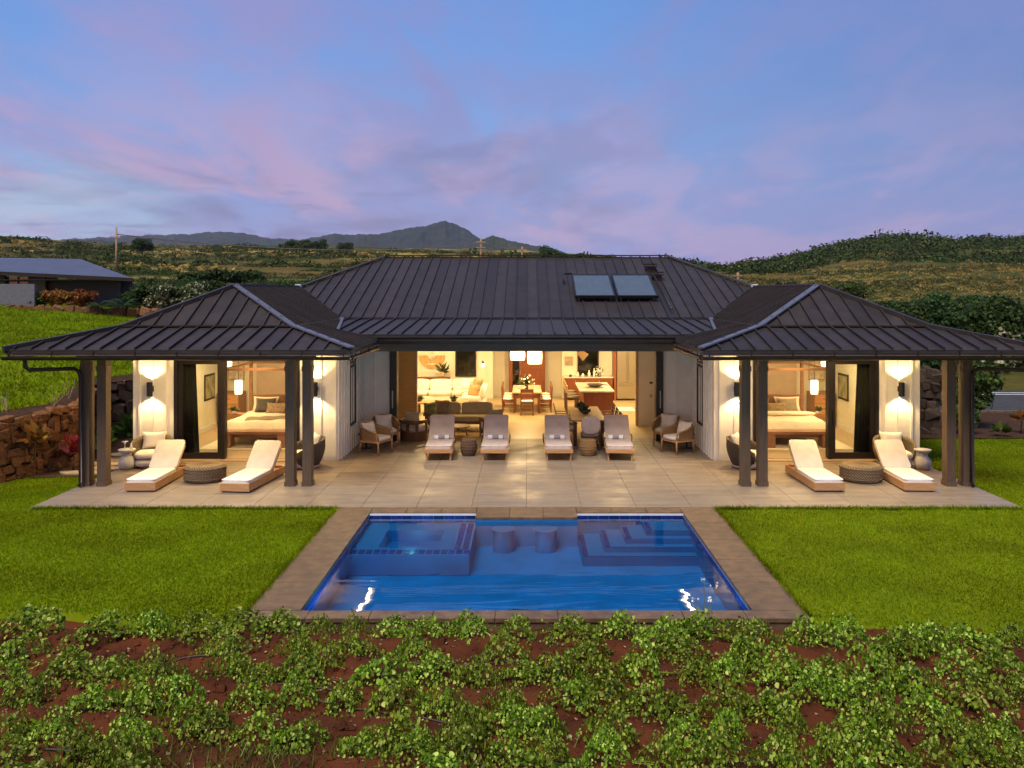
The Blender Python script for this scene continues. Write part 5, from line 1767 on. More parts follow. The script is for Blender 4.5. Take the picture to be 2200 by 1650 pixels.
# ================================================================= GREAT ROOM
ws = thing('white_sofa', 'long white sofa against the back wall of the great room', 'sofa', (-3.35, 33.15, 0.006))
MB().box(-1.35, 1.35, -.1, .85, .06, .30).build('base', M['ceramic'], ws, bevel=.02)
for x in (-.9, 0, .9):
    MB().cushion((x * 1.0, .30, .40), (.90, .84, .20), 6, 6).build('seat_cushion', M['cream'], ws, smooth=True)
    MB().cushion((x * 1.0, .72, .66), (.90, .24, .46), 5, 6, rx=R(-10)).build('back_cushion', M['cream'], ws, smooth=True)
for s in (-1, 1):
    MB().cushion((s * 1.30, .35, .45), (.22, .95, .36), 5, 6).build('arm', M['cream'], ws, smooth=True)
side = thing('white_sofa', 'white sofa wing with patterned cushions at the right end of the seating', 'sofa', (-1.95, 32.1, 0.006))
MB().box(-.45, .45, -.9, .9, .06, .30).build('base', M['ceramic'], side, bevel=.02)
for y in (-.45, .45):
    MB().cushion((-.05, y, .40), (.80, .88, .20), 6, 6).build('seat_cushion', M['cream'], side, smooth=True)
    MB().cushion((.36, y, .64), (.22, .88, .44), 5, 6, ry=R(8)).build('back_cushion', M['cream'], side, smooth=True)
pm = pmat('patterned_cushion', (0.62, 0.34, 0.18), .9, col2=(.16, .20, .10), vscale=9)
for i, (x, y, z, m, lab) in enumerate(((-1.86, 32.55, .80, pm, 'rust and green patterned cushion on the white sofa wing'),
                                     (-2.28, 32.95, .78, M['towelwhite'], 'white cushion in the corner of the white sofas'),
                                     (-1.95, 31.75, .66, M['clay'], 'tan cushion at the near end of the white sofa wing'))):
    tag(MB().pillow((0, 0, 0), (.48, .48, .2), rx=R(68), rz=R(-35)).build('cushion', m, smooth=True, loc=(x, y, z)), lab, 'cushion')
co = thing('console', 'brown wooden console behind the white sofa', 'console', (-3.9, 34.45, 0.006))
MB().box(-1.0, .85, -.20, .20, .82, .90).build('console_top', M['walnut'], co, bevel=.01)
for x in (-.9, .75):
    MB().box(x - .04, x + .04, -.16, .16, 0, .82).build('leg', M['walnut'], co)
fl = thing('flower_vase', 'vase of orchids on the console below the round wall art', 'vase', (-3.35, 34.4, .908))
MB().lathe([(.05, 0), (.09, .06), (.07, .16), (.04, .20), (.05, .22)], 16).build('vase_body', M['clay'], fl, smooth=True)
link_mesh('stems', np_mesh('stems', *spiky(22, .42, RNG, 1.6, .10)), GREENLEAF, fl, (0, 0, .18))
ar = thing('wall_art', 'round terracotta and cream woven wall art on the great room wall', 'wall art', (-3.83, 34.86, 1.62))
b = MB()
n = 30
outl = [(.53 * math.cos(-a), .53 * math.sin(-a)) for a in [PI * i / n for i in range(n + 1)]]
cut = [(.15 * math.cos(-a), .15 * math.sin(-a)) for a in [PI - PI * i / n for i in range(n + 1)]]
vs = [(x, -.02, z + .12) for x, z in outl + cut]
m = len(vs)
vs2 = vs + [(x, .02, z) for x, y, z in vs]
fs = []
for i in range(n):
    j0, j1 = n + 1 + (n - i), n + 1 + (n - i - 1)
    fs.append((i, i + 1, j1, j0))
    fs.append((m + j0, m + j1, m + i + 1, m + i))
    fs.append((i + 1, i, m + i, m + i + 1))
b.add(vs2, fs)
b.build('woven_half_disc', M['clay'], ar)
MB().lathe([(.14, 0), (.14, .03), (0, .03)], 28).build('pale_disc', M['paper'], ar, loc=(0, -.012, .12), rot=(R(90), 0, 0))
MB().cbox((0, -.03, -.22), (.34, .02, .05)).build('woven_band', M['paper'], ar, bevel=.008)
ct = thing('coffee_table', 'wooden coffee table with plants in front of the white sofas', 'coffee table', (-3.0, 30.6, 0.006))
MB().box(-.95, .95, -.40, .40, .36, .42).build('table_top', M['oak'], ct, bevel=.01)
for sx in (-1, 1):
    for sy in (-1, 1):
        MB().box(sx * .85 - .05, sx * .85 + .05, sy * .32 - .05, sy * .32 + .05, 0, .36).build('leg', M['walnut'], ct)
for x, lab in ((-.80, 'dark small plant bowl at the left end of the indoor coffee table'), (.42, 'dark small plant bowl at the right end of the indoor coffee table')):
    q = thing('plant_bowl', lab, 'potted plant', (-3.0 + x, 30.55, .427))
    MB().lathe([(.05, 0), (.10, .04), (.11, .08), (0, .07)], 14).build('bowl', M['charcoal'], q, smooth=True)
    link_mesh('plant', np_mesh('plant', *spiky(26, .17, RNG)), GREENLEAF, q, (0, 0, .07))
sc = thing('wall_lamp', 'small wall lamp with black cap and white globe on the back wall', 'wall lamp', (-1.76, 34.84, 1.38))
MB().lathe([(.06, 0), (.04, .06), (.015, .09)], 14).build('cap', M['black'], sc, loc=(0, -.08, .06), smooth=True)
MB().lathe([(0, -.10), (.06, -.08), (.085, 0), (.06, .055), (0, .06)], 16).build('globe', M['shade'], sc, loc=(0, -.08, 0), smooth=True)
MB().box(-.01, .01, -.08, .06, .10, .12).build('bracket', M['black'], sc)

# indoor dining set
dn = thing('dining_table', 'indoor dining table set with tableware before the mahogany door', 'table', (0.02, 31.7, 0.006))
MB().box(-.52, .52, -1.2, 1.2, .70, .75).build('table_top', M['oak'], dn, bevel=.008)
for sx in (-1, 1):
    for sy in (-1, 1):
        MB().box(sx * .44 - .04, sx * .44 + .04, sy * 1.1 - .04, sy * 1.1 + .04, 0, .70).build('leg', M['mahogany'], dn)
def dining_chair(label, loc, rz):
    t = thing('dining_chair', label, 'chair', loc, rz, 'mahogany chairs round the indoor dining table')
    MB().box(-.23, .23, -.23, .23, .41, .45).build('seat_frame', M['mahogany'], t)
    MB().cushion((0, 0, .47), (.44, .44, .06), 5, 5).build('seat_cushion', M['cream'], t, smooth=True)
    for s in (-1, 1):
        MB().box(s * .21 - .02, s * .21 + .02, -.23, -.19, 0, .41).build('leg', M['mahogany'], t)
        MB().beam((s * .21, .22, 0), (s * .21, .26, .92), .04, .04, (1, 0, 0)).build('leg', M['mahogany'], t)
        MB().box(s * .21 - .012, s * .21 + .012, -.19, .19, .18, .21).build('stretcher', M['mahogany'], t)
    for z, h_ in ((.86, .12), (.70, .05), (.58, .05)):
        MB().box(-.19, .19, .235, .26, z - h_ / 2, z + h_ / 2).build('back_slat', M['mahogany'], t)
dining_chair('mahogany dining chair at the near end of the indoor table', (0.02, 30.22, .006), R(180))
dining_chair('mahogany dining chair at the far end of the indoor table', (0.02, 33.15, .006), 0)
for y, lab in ((30.95, 'nearest'), (31.7, 'middle'), (32.45, 'farthest')):
    dining_chair('mahogany dining chair on the left side of the indoor table, %s of three' % lab, (-.62, y, .006), R(90))
    dining_chair('mahogany dining chair on the right side of the indoor table, %s of three' % lab, (.66, y, .006), R(-90))
fl = thing('flower_vase', 'dark vase of white flowers on the indoor dining table', 'vase', (0.0, 31.4, .757))
MB().lathe([(.05, 0), (.075, .08), (.05, .18), (.055, .22)], 16).build('vase_body', M['charcoal'], fl, smooth=True)
link_mesh('stems', np_mesh('stems', *spiky(28, .34, RNG, 1.0, .12)), GREENLEAF, fl, (0, 0, .2))
p_, q_ = RNG.normal(size=(26, 3)), None
p_ = unit(p_ + np.array([0, 0, .8])) * RNG.uniform(.2, .36, (26, 1))
link_mesh('blossoms', np_mesh('blossoms', *leaves(p_, p_, np.full(26, .10), LEAF_FLAT, RNG)), M['ceramic'], fl, (0, 0, .2))
for i in range(6):
    sx, yy = (-1 if i < 3 else 1), 30.95 + (i % 3) * .75
    side_ = 'left' if sx < 0 else 'right'
    tag(MB().lathe([(.05, 0), (.12, .012), (.125, .02), (.05, .014), (0, .014)], 20).build('plate', M['ceramic'], loc=(0.02 + sx * .34, yy, .757), smooth=True),
        'white plate on the %s side of the indoor dining table, %s place' % (side_, ('nearest', 'middle', 'farthest')[i % 3]), 'plate', 'white plates on the indoor dining table')
def pendant(label, loc, r, h, top, power, name='pendant_lamp', group=None):
    t = thing(name, label, 'pendant lamp', loc, 0, group)
    MB().lathe([(r * .92, 0), (r, h * .5), (r * .96, h), (r * .90, h), (r * .94, h * .5), (r * .87, 0)], 28, caps=False).build('drum_shade', M['shade'], t, smooth=True)
    MB().tube([(0, 0, h * .6), (0, 0, top - loc[2])], .008, 6).build('cord', M['black'], t)
    MB().lathe([(0, -.05), (.04, -.03), (.05, .02), (.03, .06), (0, .07)], 12, (0, 0, h * .5)).build('bulb', M['bulb'], t, smooth=True)
    point_lamp('lamp', (0, 0, h * .3), .08, power, WARM2, t)
    return t
pendant('left of the two white drum pendants above the indoor dining table', (-.32, 31.0, 1.86), .27, .34, 2.95, 24, group='white drum pendants over the indoor dining table')
pendant('right of the two white drum pendants above the indoor dining table', (.30, 31.0, 1.73), .27, .46, 2.95, 24, group='white drum pendants over the indoor dining table')

# kitchen
kc = thing('kitchen_counter', 'mahogany kitchen counter with a white top along the back wall', 'kitchen counter', (2.5, 34.55, 0.006))
MB().box(-.98, .94, -.28, .30, .08, .88).build('cabinet', M['mahogany'], kc)
for k in range(4):
    dd_ = MB().box(-.96 + k * .475, -.96 + k * .475 + .46, -.302, -.282, .10, .86).build('cabinet_door', M['mahogany'], kc)
    MB().box(-.96 + k * .475 + .40, -.96 + k * .475 + .415, -.32, -.303, .66, .80).build('handle', M['steel'], dd_)
MB().box(-1.02, .98, -.32, .31, .88, .925).build('counter_top', M['marble'], kc, bevel=.004)
for i, (x, r, h, m, lab) in enumerate(((2.05, .05, .20, 'ceramic', 'white bottle on the kitchen counter, leftmost under the window'), (2.25, .06, .14, 'ceramic', 'short white pot on the kitchen counter under the window'),
                                     (2.50, .055, .26, 'ceramic', 'tall white pitcher on the kitchen counter under the window'), (2.70, .045, .34, 'ceramic', 'tallest white bottle on the kitchen counter'),
                                     (1.75, .07, .10, 'charcoal', 'dark small bowl on the left end of the kitchen counter'))):
    tag(MB().lathe([(r * .8, 0), (r, h * .3), (r, h * .6), (r * .4, h * .8), (r * .45, h)], 14).build('bottle' if h > .15 else 'pot', M[m], loc=(x, 34.35, .932), smooth=True), lab, 'bottle' if h > .15 else 'pot')
fl = thing('flower_vase', 'vase of white flowers at the right end of the kitchen counter', 'vase', (2.92, 34.4, .932))
MB().lathe([(.05, 0), (.07, .06), (.04, .15)], 14).build('vase_body', M['glass'], fl, smooth=True)
link_mesh('stems', np_mesh('stems', *spiky(18, .25, RNG, 1.2, .12)), GREENLEAF, fl, (0, 0, .12))
p_ = unit(RNG.normal(size=(40, 3)) + np.array([0, 0, .7])) * RNG.uniform(.1, .26, (40, 1))
link_mesh('blossoms', np_mesh('blossoms', *leaves(p_, p_, np.full(40, .09), LEAF_FLAT, RNG)), M['ceramic'], fl, (0, 0, .18))
pt = thing('framed_picture', 'small framed seascape left of the kitchen window', 'picture', (1.72, 34.87, 1.52))
MB().box(-.16, .16, -.012, .012, -.18, .18).build('frame', M['oak'], pt)
MB().box(-.14, .14, -.018, -.0125, -.16, .16).build('print', pmat('small_print', (.62, .42, .26), .9, col2=(.30, .26, .24), vscale=4), pt)
tp = thing('tall_cabinet', 'tall mahogany cabinet panel beside the steel refrigerator', 'cabinet', (3.52, 34.5, 0.006))
MB().box(-.05, .05, -.36, .36, 0, 2.9).build('side_panel', M['mahogany'], tp)
rf = thing('refrigerator', 'large stainless steel refrigerator with two tall bar handles', 'refrigerator', (4.02, 34.5, 0.006))
MB().box(-.42, .42, -.28, .36, .06, 2.05).build('body', M['steel'], rf)
for x0, x1 in ((-.42, -.005), (.005, .42)):
    MB().box(x0, x1, -.33, -.282, .72, 2.04).build('door', M['steel'], rf, bevel=.004)
MB().box(-.42, .42, -.33, -.282, .10, .70).build('freezer_drawer', M['steel'], rf, bevel=.004)
for x in (-.05, .05):
    MB().tube([(x, -.36, .85), (x, -.36, 1.85)], .014, 8).build('handle', M['steel'], rf)
MB().tube([(-.36, -.36, .62), (.36, -.36, .62)], .014, 8).build('handle', M['steel'], rf)
MB().box(-.42, .42, -.25, .36, 2.08, 2.9).build('upper_cabinet', M['oak'], rf)
il = thing('kitchen_island', 'mahogany kitchen island with a pale stone top', 'kitchen island', (2.43, 30.85, 0.006))
MB().box(-.46, .54, -1.35, 1.35, .0, .87).build('cabinet', M['mahogany'], il)
MB().box(-.60, .58, -1.42, 1.42, .87, .92).build('stone_top', M['marble'], il, bevel=.006)
for k in range(3):
    MB().box(-.44 + k * .325, -.44 + k * .325 + .315, -1.372, -1.352, .05, .84).build('panel', M['mahogany'], il)
tag(MB().box(-.20, .20, -.14, .14, 0, .006).build('cooktop', M['black'], loc=(2.75, 31.4, .927)), 'black cooktop set on the kitchen island', 'cooktop')
bo = thing('serving_bowl', 'wide wooden serving bowl on a tray on the kitchen island', 'bowl', (2.42, 30.5, .927))
MB().box(-.30, .30, -.2, .2, 0, .02).build('tray', M['oak'], bo)
MB().lathe([(.12, .021), (.26, .08), (.30, .13), (.27, .12), (0, .05)], 24).build('bowl', M['charcoal'], bo, smooth=True)
def bar_stool(label, loc):
    t = thing('bar_stool', label, 'bar stool', loc, R(90), 'bar stools along the kitchen island')
    MB().cushion((0, 0, .66), (.42, .42, .09), 4, 5).build('seat', M['taupe'], t, smooth=True)
    for s in (-1, 1):
        MB().beam((s * .18, -.18, 0), (s * .17, -.17, .62), .03, .03).build('leg', M['walnut'], t)
        MB().beam((s * .18, .20, 0), (s * .18, .24, 1.05), .03, .03, (1, 0, 0)).build('leg', M['walnut'], t)
    MB().cushion((0, .22, .92), (.42, .06, .30), 5, 5).build('backrest', M['oak'], t, smooth=True)
    MB().box(-.16, .16, -.185, -.16, .22, .25).build('foot_rest', M['walnut'], t)
for y, lab in ((29.95, 'nearest'), (30.8, 'middle'), (31.65, 'farthest')):
    bar_stool('tan backed bar stool at the left of the kitchen island, %s of three' % lab, (1.62, y, .006))
fp = thing('pleated_pendant', 'folded pleated pendant lamp tilted over the kitchen island', 'pendant lamp', (2.12, 30.9, 1.96))
b = MB()
n = 28
for i in range(n):
    a0, a1 = 2 * PI * i / n, 2 * PI * (i + 1) / n
    k0, k1 = (1.0 if i % 2 else .84), (1.0 if (i + 1) % 2 else .84)
    def pt3(a, k, r, z): return (r * k * math.cos(a), r * k * math.sin(a), z)
    b.add([pt3(a0, k0, .10, .32), pt3(a1, k1, .10, .32), pt3(a1, k1, .17, 0), pt3(a0, k0, .17, 0), pt3(a0, k0, .09, .32), pt3(a1, k1, .09, .32), pt3(a1, k1, .16, 0), pt3(a0, k0, .16, 0)],
          [(0, 3, 2, 1), (4, 5, 6, 7), (3, 7, 6, 2), (0, 1, 5, 4)])
b.build('pleated_shade', M['oak'], fp, rot=(0, R(-48), 0))
MB().tube([(-.12, 0, .25), (-.12, 0, .98)], .006, 6).build('cord', M['black'], fp)
tag(MB().box(-.32, .32, -.5, .5, 0, .012).build('kitchen_mat', M['towelwhite'], loc=(3.62, 31.6, .009)), 'white kitchen mat on the floor right of the island', 'mat')

# ================================================================= BEDROOMS
def bedroom(s, side):
    Z0 = .05
    cx = s * 7.42
    t = thing('canopy_bed', 'four poster bed of reddish wood with white bedding in the %s bedroom' % side, 'bed', (cx, 25.15, Z0))
    wd = 'walnut' if s < 0 else 'teak'
    W_, Y0, Y1, H_ = 1.02, -1.15, 1.25, 2.16
    mw = M['bedwood']
    for x in (-W_, W_):
        for y in (Y0, Y1):
            MB().box(x - .045, x + .045, y - .045, y + .045, 0, H_).build('post', mw, t)
        MB().box(x - .03, x + .03, Y0 + .046, Y1 - .046, H_ - .09, H_ - .02).build('canopy_rail', mw, t)
        MB().box(x - .025, x + .025, Y0 + .046, Y1 - .046, .22, .36).build('side_rail', mw, t)
    for y in (Y0, Y1):
        MB().box(-W_ + .046, W_ - .046, y - .03, y + .03, H_ - .09, H_ - .02).build('canopy_rail', mw, t)
    MB().box(-W_ + .046, W_ - .046, Y0 - .025, Y0 + .025, .20, .38).build('foot_rail', mw, t)
    MB().box(-W_ + .046, W_ - .046, Y1 - .03, Y1 + .03, .25, 1.12).build('headboard', mw, t)
    MB().cushion((0, .03, .46), (1.92, 2.24, .28), 8, 7).build('mattress', M['linen'], t, smooth=True)
    # duvet with a soft sag over the edges
    n1, n2 = 22, 22
    vs, fs = [], []
    for i in range(n1 + 1):
        for j in range(n2 + 1):
            u, v = -1 + 2 * i / n1, -1 + 2 * j / n2
            x = u * 1.06
            y = -.02 + v * 1.16 - .12
            ed = max(0, abs(u) - .86) / .14
            ef = max(0, -v - .86) / .14
            z = .665 - .20 * ed ** 1.5 - .22 * ef ** 1.5 + .012 * math.sin(u * 9 + v * 4) + .010 * math.sin(v * 13 - u * 5)
            vs.append((x, y, z))
    for i in range(n1):
        for j in range(n2):
            k = i * (n2 + 1) + j
            fs.append((k, k + n2 + 1, k + n2 + 2, k + 1))
    n = len(vs)
    vs += [(x, y, z - .05) for x, y, z in vs]
    fs += [tuple(n + i for i in reversed(q)) for q in fs]
    MB().add(vs, fs).build('duvet', M['linen'], t, smooth=True)
    for x in (-.48, .48):
        p = MB().pillow((x, .92, .86), (.78, .50, .22), rx=R(66)).build('pillow', M['linen'], t, smooth=True)
    for x in (-.42, .42):
        tag(MB().pillow((0, 0, 0), (.62, .46, .2), rx=R(64)).build('bed_pillow', M['charcoal'] if s < 0 else M['taupe'], smooth=True, loc=(cx + x, 25.15 + .72, Z0 + .86)),
            '%s pillow on the %s side of the %s bed' % ('dark grey' if s < 0 else 'taupe', 'left' if x < 0 else 'right', side), 'pillow')
    tag(MB().pillow((0, 0, 0), (.66, .36, .18), rx=R(60)).build('bed_cushion', pmat('print_cushion_' + side, (.42, .30, .20) if s < 0 else (.20, .15, .10), .9, col2=(.20, .14, .10) if s < 0 else (.36, .26, .14), vscale=16), smooth=True, loc=(cx - s * 0.0, 25.15 + .48, Z0 + .80)),
        'small patterned cushion in front of the pillows on the %s bed' % side, 'cushion')
    # throw at the foot
    vs, fs = [], []
    for i in range(13):
        for j in range(7):
            u, v = i / 12, j / 6
            x = -.55 + u * 1.30 + v * .10
            y = -.55 - .62 * v + .30 * u
            ef = max(0, (-y - 1.02)) / .18
            vs.append((x, y, .695 - .24 * min(1.2, ef) ** 1.4 + .008 * math.sin(u * 20)))
    for i in range(12):
        for j in range(6):
            k = i * 7 + j
            fs.append((k, k + 1, k + 8, k + 7))
    if s < 0:
        n = len(vs)
        vs += [(x, y, z - .02) for x, y, z in vs]
        fs += [tuple(n + i for i in reversed(q)) for q in fs]
        tag(MB().add([(x, y, z) for x, y, z in vs], [q[::-1] for q in fs]).build('throw_blanket', M['taupe'], smooth=True, loc=(cx, 25.15, Z0)),
            'grey throw lying across the foot of the left bed', 'blanket')
    else:
        MB().cushion((0, .05, .71), (2.06, .50, .09), 4, 7).build('folded_quilt', M['linen'], t, smooth=True)
    # bench
    q = thing('bench', 'wooden bench with thick legs at the foot of the %s bed' % side, 'bench', (cx, 23.62, Z0))
    MB().box(-.86, .86, -.21, .21, .38, .46).build('seat', mw, q, bevel=.01)
    for x in (-.75, .75):
        MB().box(x - .11, x + .11, -.19, .19, 0, .38).build('leg', mw, q, bevel=.01)
    MB().box(-.64, .64, -.02, .02, .26, .38).build('apron', mw, q)
    rg = tag(MB().box(-1.45, 1.45, -1.3, 1.3, 0, .014).build('bedroom_rug', M['linen'], loc=(cx, 24.5, Z0 + .002)), 'pale rug under the %s bed' % side, 'rug')
    # nightstand, bedside pendant and dresser on the outer side
    ox = s * 8.86
    ns = thing('nightstand', 'wooden nightstand beside the %s bed' % side, 'nightstand', (ox, 26.55, Z0))
    MB().box(-.27, .27, -.22, .22, .10, .52).build('carcass', mw, ns, bevel=.006)
    for z in (.13, .33):
        d_ = MB().box(-.25, .25, -.24, -.222, z, z + .17).build('drawer', mw, ns)
        MB().box(-.06, .06, -.252, -.241, z + .10, z + .115).build('handle', M['black'], d_)
    for x in (-.23, .23):
        for y in (-.18, .18):
            MB().box(x - .02, x + .02, y - .02, y + .02, 0, .10).build('leg', mw, ns)
    bp = thing('potted_plant', 'small green plant on the nightstand by the %s bed' % side, 'potted plant', (ox + s * .1, 26.42, Z0 + .522))
    MB().lathe([(.05, 0), (.065, .09), (0, .085)], 14).build('pot', M['ceramic'], bp, smooth=True)
    link_mesh('plant', np_mesh('plant', *spiky(24, .15, RNG, .9, .2)), GREENLEAF, bp, (0, 0, .08))
    pendant('glowing cylinder pendant beside the %s bed' % side, (ox, 26.5, 1.12 + Z0), .115, .42, 2.80, 13, 'bedside_pendant', 'bedside cylinder pendants')
    pendant('bright drum lamp high in the %s bedroom near the eave' % side, (s * 8.62, 24.6, 2.16), .20, .26, 2.80, 26, 'bedroom_pendant', 'drum lamps in the bedrooms')
    dr = thing('dresser', 'wooden chest of drawers in the outer corner of the %s bedroom' % side, 'dresser', (s * 9.42, 27.55, Z0))
    MB().box(-.34, .34, -.40, .36, .08, 1.06).build('carcass', mw, dr, bevel=.006)
    for z in (.12, .43, .74):
        d_ = MB().box(-.32, .32, -.422, -.402, z, z + .28).build('drawer', M['teak'], dr)
        MB().box(-.08, .08, -.436, -.423, z + .14, z + .155).build('handle', M['black'], d_)
    for x in (-.3, .3):
        MB().box(x - .03, x + .03, -.36, .32, 0, .08).build('leg', mw, dr)
    fp_ = thing('framed_picture', 'framed drawing above the chest of drawers in the %s bedroom' % side, 'picture', (s * 9.42, 27.96, 1.78))
    MB().box(-.26, .26, -.015, .015, -.33, .33).build('frame', M['oak'], fp_)
    MB().box(-.23, .23, -.022, -.0155, -.30, .30).build('print', M['paper'], fp_)
    fw = thing('framed_picture', 'dark framed picture on the side wall seen through the %s glass door' % side, 'picture', (s * 9.785, 26.6, 1.38))
    MB().box(-.012, .012, -.42, .42, -.40, .40).build('frame', M['black'], fw)
    MB().box(-.018, -.0125, -.36, .36, -.34, .34).build('print', pmat('wall_print_' + side, (.46, .40, .24), .9, col2=(.20, .19, .10), vscale=3), fw) if s > 0 else \
        MB().box(.0125, .018, -.36, .36, -.34, .34).build('print', pmat('wall_print_' + side, (.46, .40, .24), .9, col2=(.20, .19, .10), vscale=3), fw)
    # curtain gathered behind the fixed leaf
    cv = MB()
    k = 0
    n = 40
    xa, xb = (8.62, 9.55)
    fold = []
    for i in range(n + 1):
        u = i / n
        fold.append((xa + (xb - xa) * u, 22.42 + .06 * math.sin(u * 2 * PI * 7)))
    vs, fs = [], []
    for (x, y) in fold:
        for zz in (0.07, 1.3, 2.70):
            pinch = 0.0 if zz > 1.2 else .10 * (1 if x < 9.0 else 0) * 0
            vs.append((s * (x - (2.70 - zz) * .04 * (1 - (x - xa) / (xb - xa))), y, zz))
    for i in range(n):
        for j in range(2):
            q0 = i * 3 + j
            fs.append((q0, q0 + 3, q0 + 4, q0 + 1))
    m_ = len(vs)
    vs += [(x, y + .012, z) for x, y, z in vs]
    fs += [tuple(m_ + i for i in reversed(q)) for q in fs]
    cv.add(vs, fs)
    tag(cv.build('curtain', M['curtain'], smooth=True), 'dark floor length curtain behind the glass door of the %s bedroom' % side, 'curtain')
M['bedwood'] = woodmat('bed_wood', (0.33, 0.165, 0.085), (0.23, 0.11, 0.055), .45, axis=0)
bedroom(-1, 'left')
bedroom(1, 'right')
# ================================================================= STONE WALLS
def rock_mesh(seed):
    """angular field stone: a block with jittered corners and chipped edges"""
    rng = np.random.default_rng(seed)
    bm = bmesh.new()
    bmesh.ops.create_cube(bm, size=1.0)
    for v in bm.verts:
        v.co = Vector(v.co) + Vector(rng.uniform(-.17, .17, 3))
    bmesh.ops.bevel(bm, geom=list(bm.edges), offset=.11, segments=1, affect='EDGES', clamp_overlap=True)
    for v in bm.verts:
        v.co = Vector(v.co) + Vector(rng.normal(size=3) * .022)
    me = bpy.data.meshes.new('stone')
    bm.to_mesh(me)
    bm.free()
    me.materials.append(M['stone'])
    return me
ROCKS = [rock_mesh(k) for k in range(9)]
SHADEROCKS = []  # stones in the darker copy, shade put into their colour
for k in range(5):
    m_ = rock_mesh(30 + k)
    m_.materials[0] = M['shadestone']
    SHADEROCKS.append(m_)
def stone_wall(label, path, h0, h1, parent_name='stone_wall', size=.40, base_z=-.12, seed=1, limit=230, rocks=None):
    rocks = rocks or ROCKS
    rng = np.random.default_rng(seed)
    p0 = path[0]
    root = thing(parent_name, label, 'stone wall', (p0[0], p0[1], base_z))
    off = Vector((p0[0], p0[1], base_z))
    cnt = 0
    core = MB()
    tot = sum((Vector(path[i + 1]) - Vector(path[i])).length for i in range(len(path) - 1))
    done = 0
    for i in range(len(path) - 1):
        a, b_ = Vector((*path[i], 0)), Vector((*path[i + 1], 0))
        L = (b_ - a).length
        d = (b_ - a) / L
        nrm = Vector((d.y, -d.x, 0))
        ang = math.atan2(d.y, d.x)
        ha, hb = h0 + (h1 - h0) * done / tot, h0 + (h1 - h0) * (done + L) / tot
        q = [a - nrm * .02, b_ - nrm * .02, b_ - nrm * .40, a - nrm * .40]
        vs = [tuple(x - Vector((off.x, off.y, 0))) for x in q]
        core.add([(x, y, -.2) for x, y, z in vs] + [(vs[0][0], vs[0][1], ha - base_z - .10), (vs[1][0], vs[1][1], hb - base_z - .10), (vs[2][0], vs[2][1], hb - base_z - .10), (vs[3][0], vs[3][1], ha - base_z - .10)],
                 [(3, 2, 1, 0), (4, 5, 6, 7), (0, 1, 5, 4), (1, 2, 6, 5), (2, 3, 7, 6), (3, 0, 4, 7)])
        z = base_z
        row = 0
        while z < max(ha, hb):
            rh = size * rng.uniform(.75, 1.05)
            s = -rng.uniform(0, .3)
            while s < L:
                wd = size * rng.uniform(.65, 1.35)
                top = ha + (hb - ha) * min(max(s / L, 0), 1)
                if z < top - .08 and cnt < limit:
                    c = a + d * (s + wd / 2) + nrm * rng.uniform(-.02, .05)
                    o = link_mesh('stone', rocks[rng.integers(len(rocks))], None, root,
                                  (c.x - off.x, c.y - off.y, min(z + rh / 2, top - rh * .35) - base_z + rng.uniform(-.05, .05)))
                    o.scale = (wd * .98, size * rng.uniform(.75, 1.0), rh * 1.02)
                    o.rotation_euler = (rng.uniform(-.16, .16), rng.uniform(-.32, .32), ang + rng.uniform(-.14, .14))
                    cnt += 1
                s += wd
            z += rh * .92
            row += 1
        done += L
    core.build('wall_core', M['mortar'], root)
    return root
stone_wall('rough brown field stone retaining wall below the raised lawn, lit by the house', [(-14.2, 16.6), (-12.1, 19.6), (-11.35, 21.5), (-12.3, 24.8)], 1.22, 1.60, size=.25, seed=4, limit=300)
stone_wall('dark stone retaining wall in the gap behind the left wing corner', [(-12.45, 25.0), (-10.9, 26.4), (-10.8, 29.5)], 1.66, 1.80, size=.36, seed=6, limit=120, rocks=SHADEROCKS)
stone_wall('dark stone pier standing behind the right wing', [(11.2, 26.4), (12.4, 26.2), (12.5, 28)], 1.9, 1.9, size=.36, seed=9, limit=90, base_z=-.15, rocks=SHADEROCKS)

# flagstones between wall and terrace
for i, (x, y, a, b_) in enumerate(((-10.55, 20.55, .62, .24), (-10.35, 21.05, .55, .22), (-10.6, 21.6, .6, .26), (-10.45, 22.2, .6, .26), (-10.5, 22.9, .6, .28))):
    t_ = [(x + a * math.cos(k) * (1 + .12 * math.sin(3 * k + i)), y + b_ * math.sin(k) * (1 + .1 * math.cos(2 * k + i))) for k in [2 * PI * q / 9 for q in range(9)]]
    tag(MB().prism(t_, -.10, .012).build('stepping_stone', M['flagstone'], bevel=.01), 'flat stepping stone beside the left end of the terrace, number %s from the lawn' % ('one', 'two', 'three', 'four', 'five')[i],
        'stepping stone', 'stepping stones left of the terrace')
mul = MB().add([(-12.4, 20.0, -.018), (-10.0, 20.2, -.018), (-10.0, 27, -.018), (-12.4, 27, -.018)], [(0, 1, 2, 3)])
tag(mul.build('garden_bed', M['mulch']), 'dark mulch bed along the left stone wall', 'garden bed', kind='structure')
mul = MB().add([(10.06, 25.4, -.014), (24, 25.7, -.014), (24, 31.0, -.014), (10.06, 31.0, -.014)], [(0, 1, 2, 3)])
tag(mul.build('garden_bed', M['mulch']), 'dark planted bed between the right lawn and the road', 'garden bed', kind='structure')
tag(MB().box(10.2, 60, 31.0, 38.6, -.35, -.05).build('road', M['asphalt']), 'dark asphalt road at the far right', 'road', kind='structure')
tag(MB().box(10.2, 60, 37.2, 37.32, -.049, -.044).box(10.2, 60, 36.6, 36.72, -.049, -.044).build('road_markings', M['paint']), 'two white lines along the road', 'road markings', kind='structure')
tag(MB().box(10.2, 60, 30.8, 31.0, -.35, .05).build('kerb', M['coping']), 'low kerb along the road', 'kerb', kind='structure')

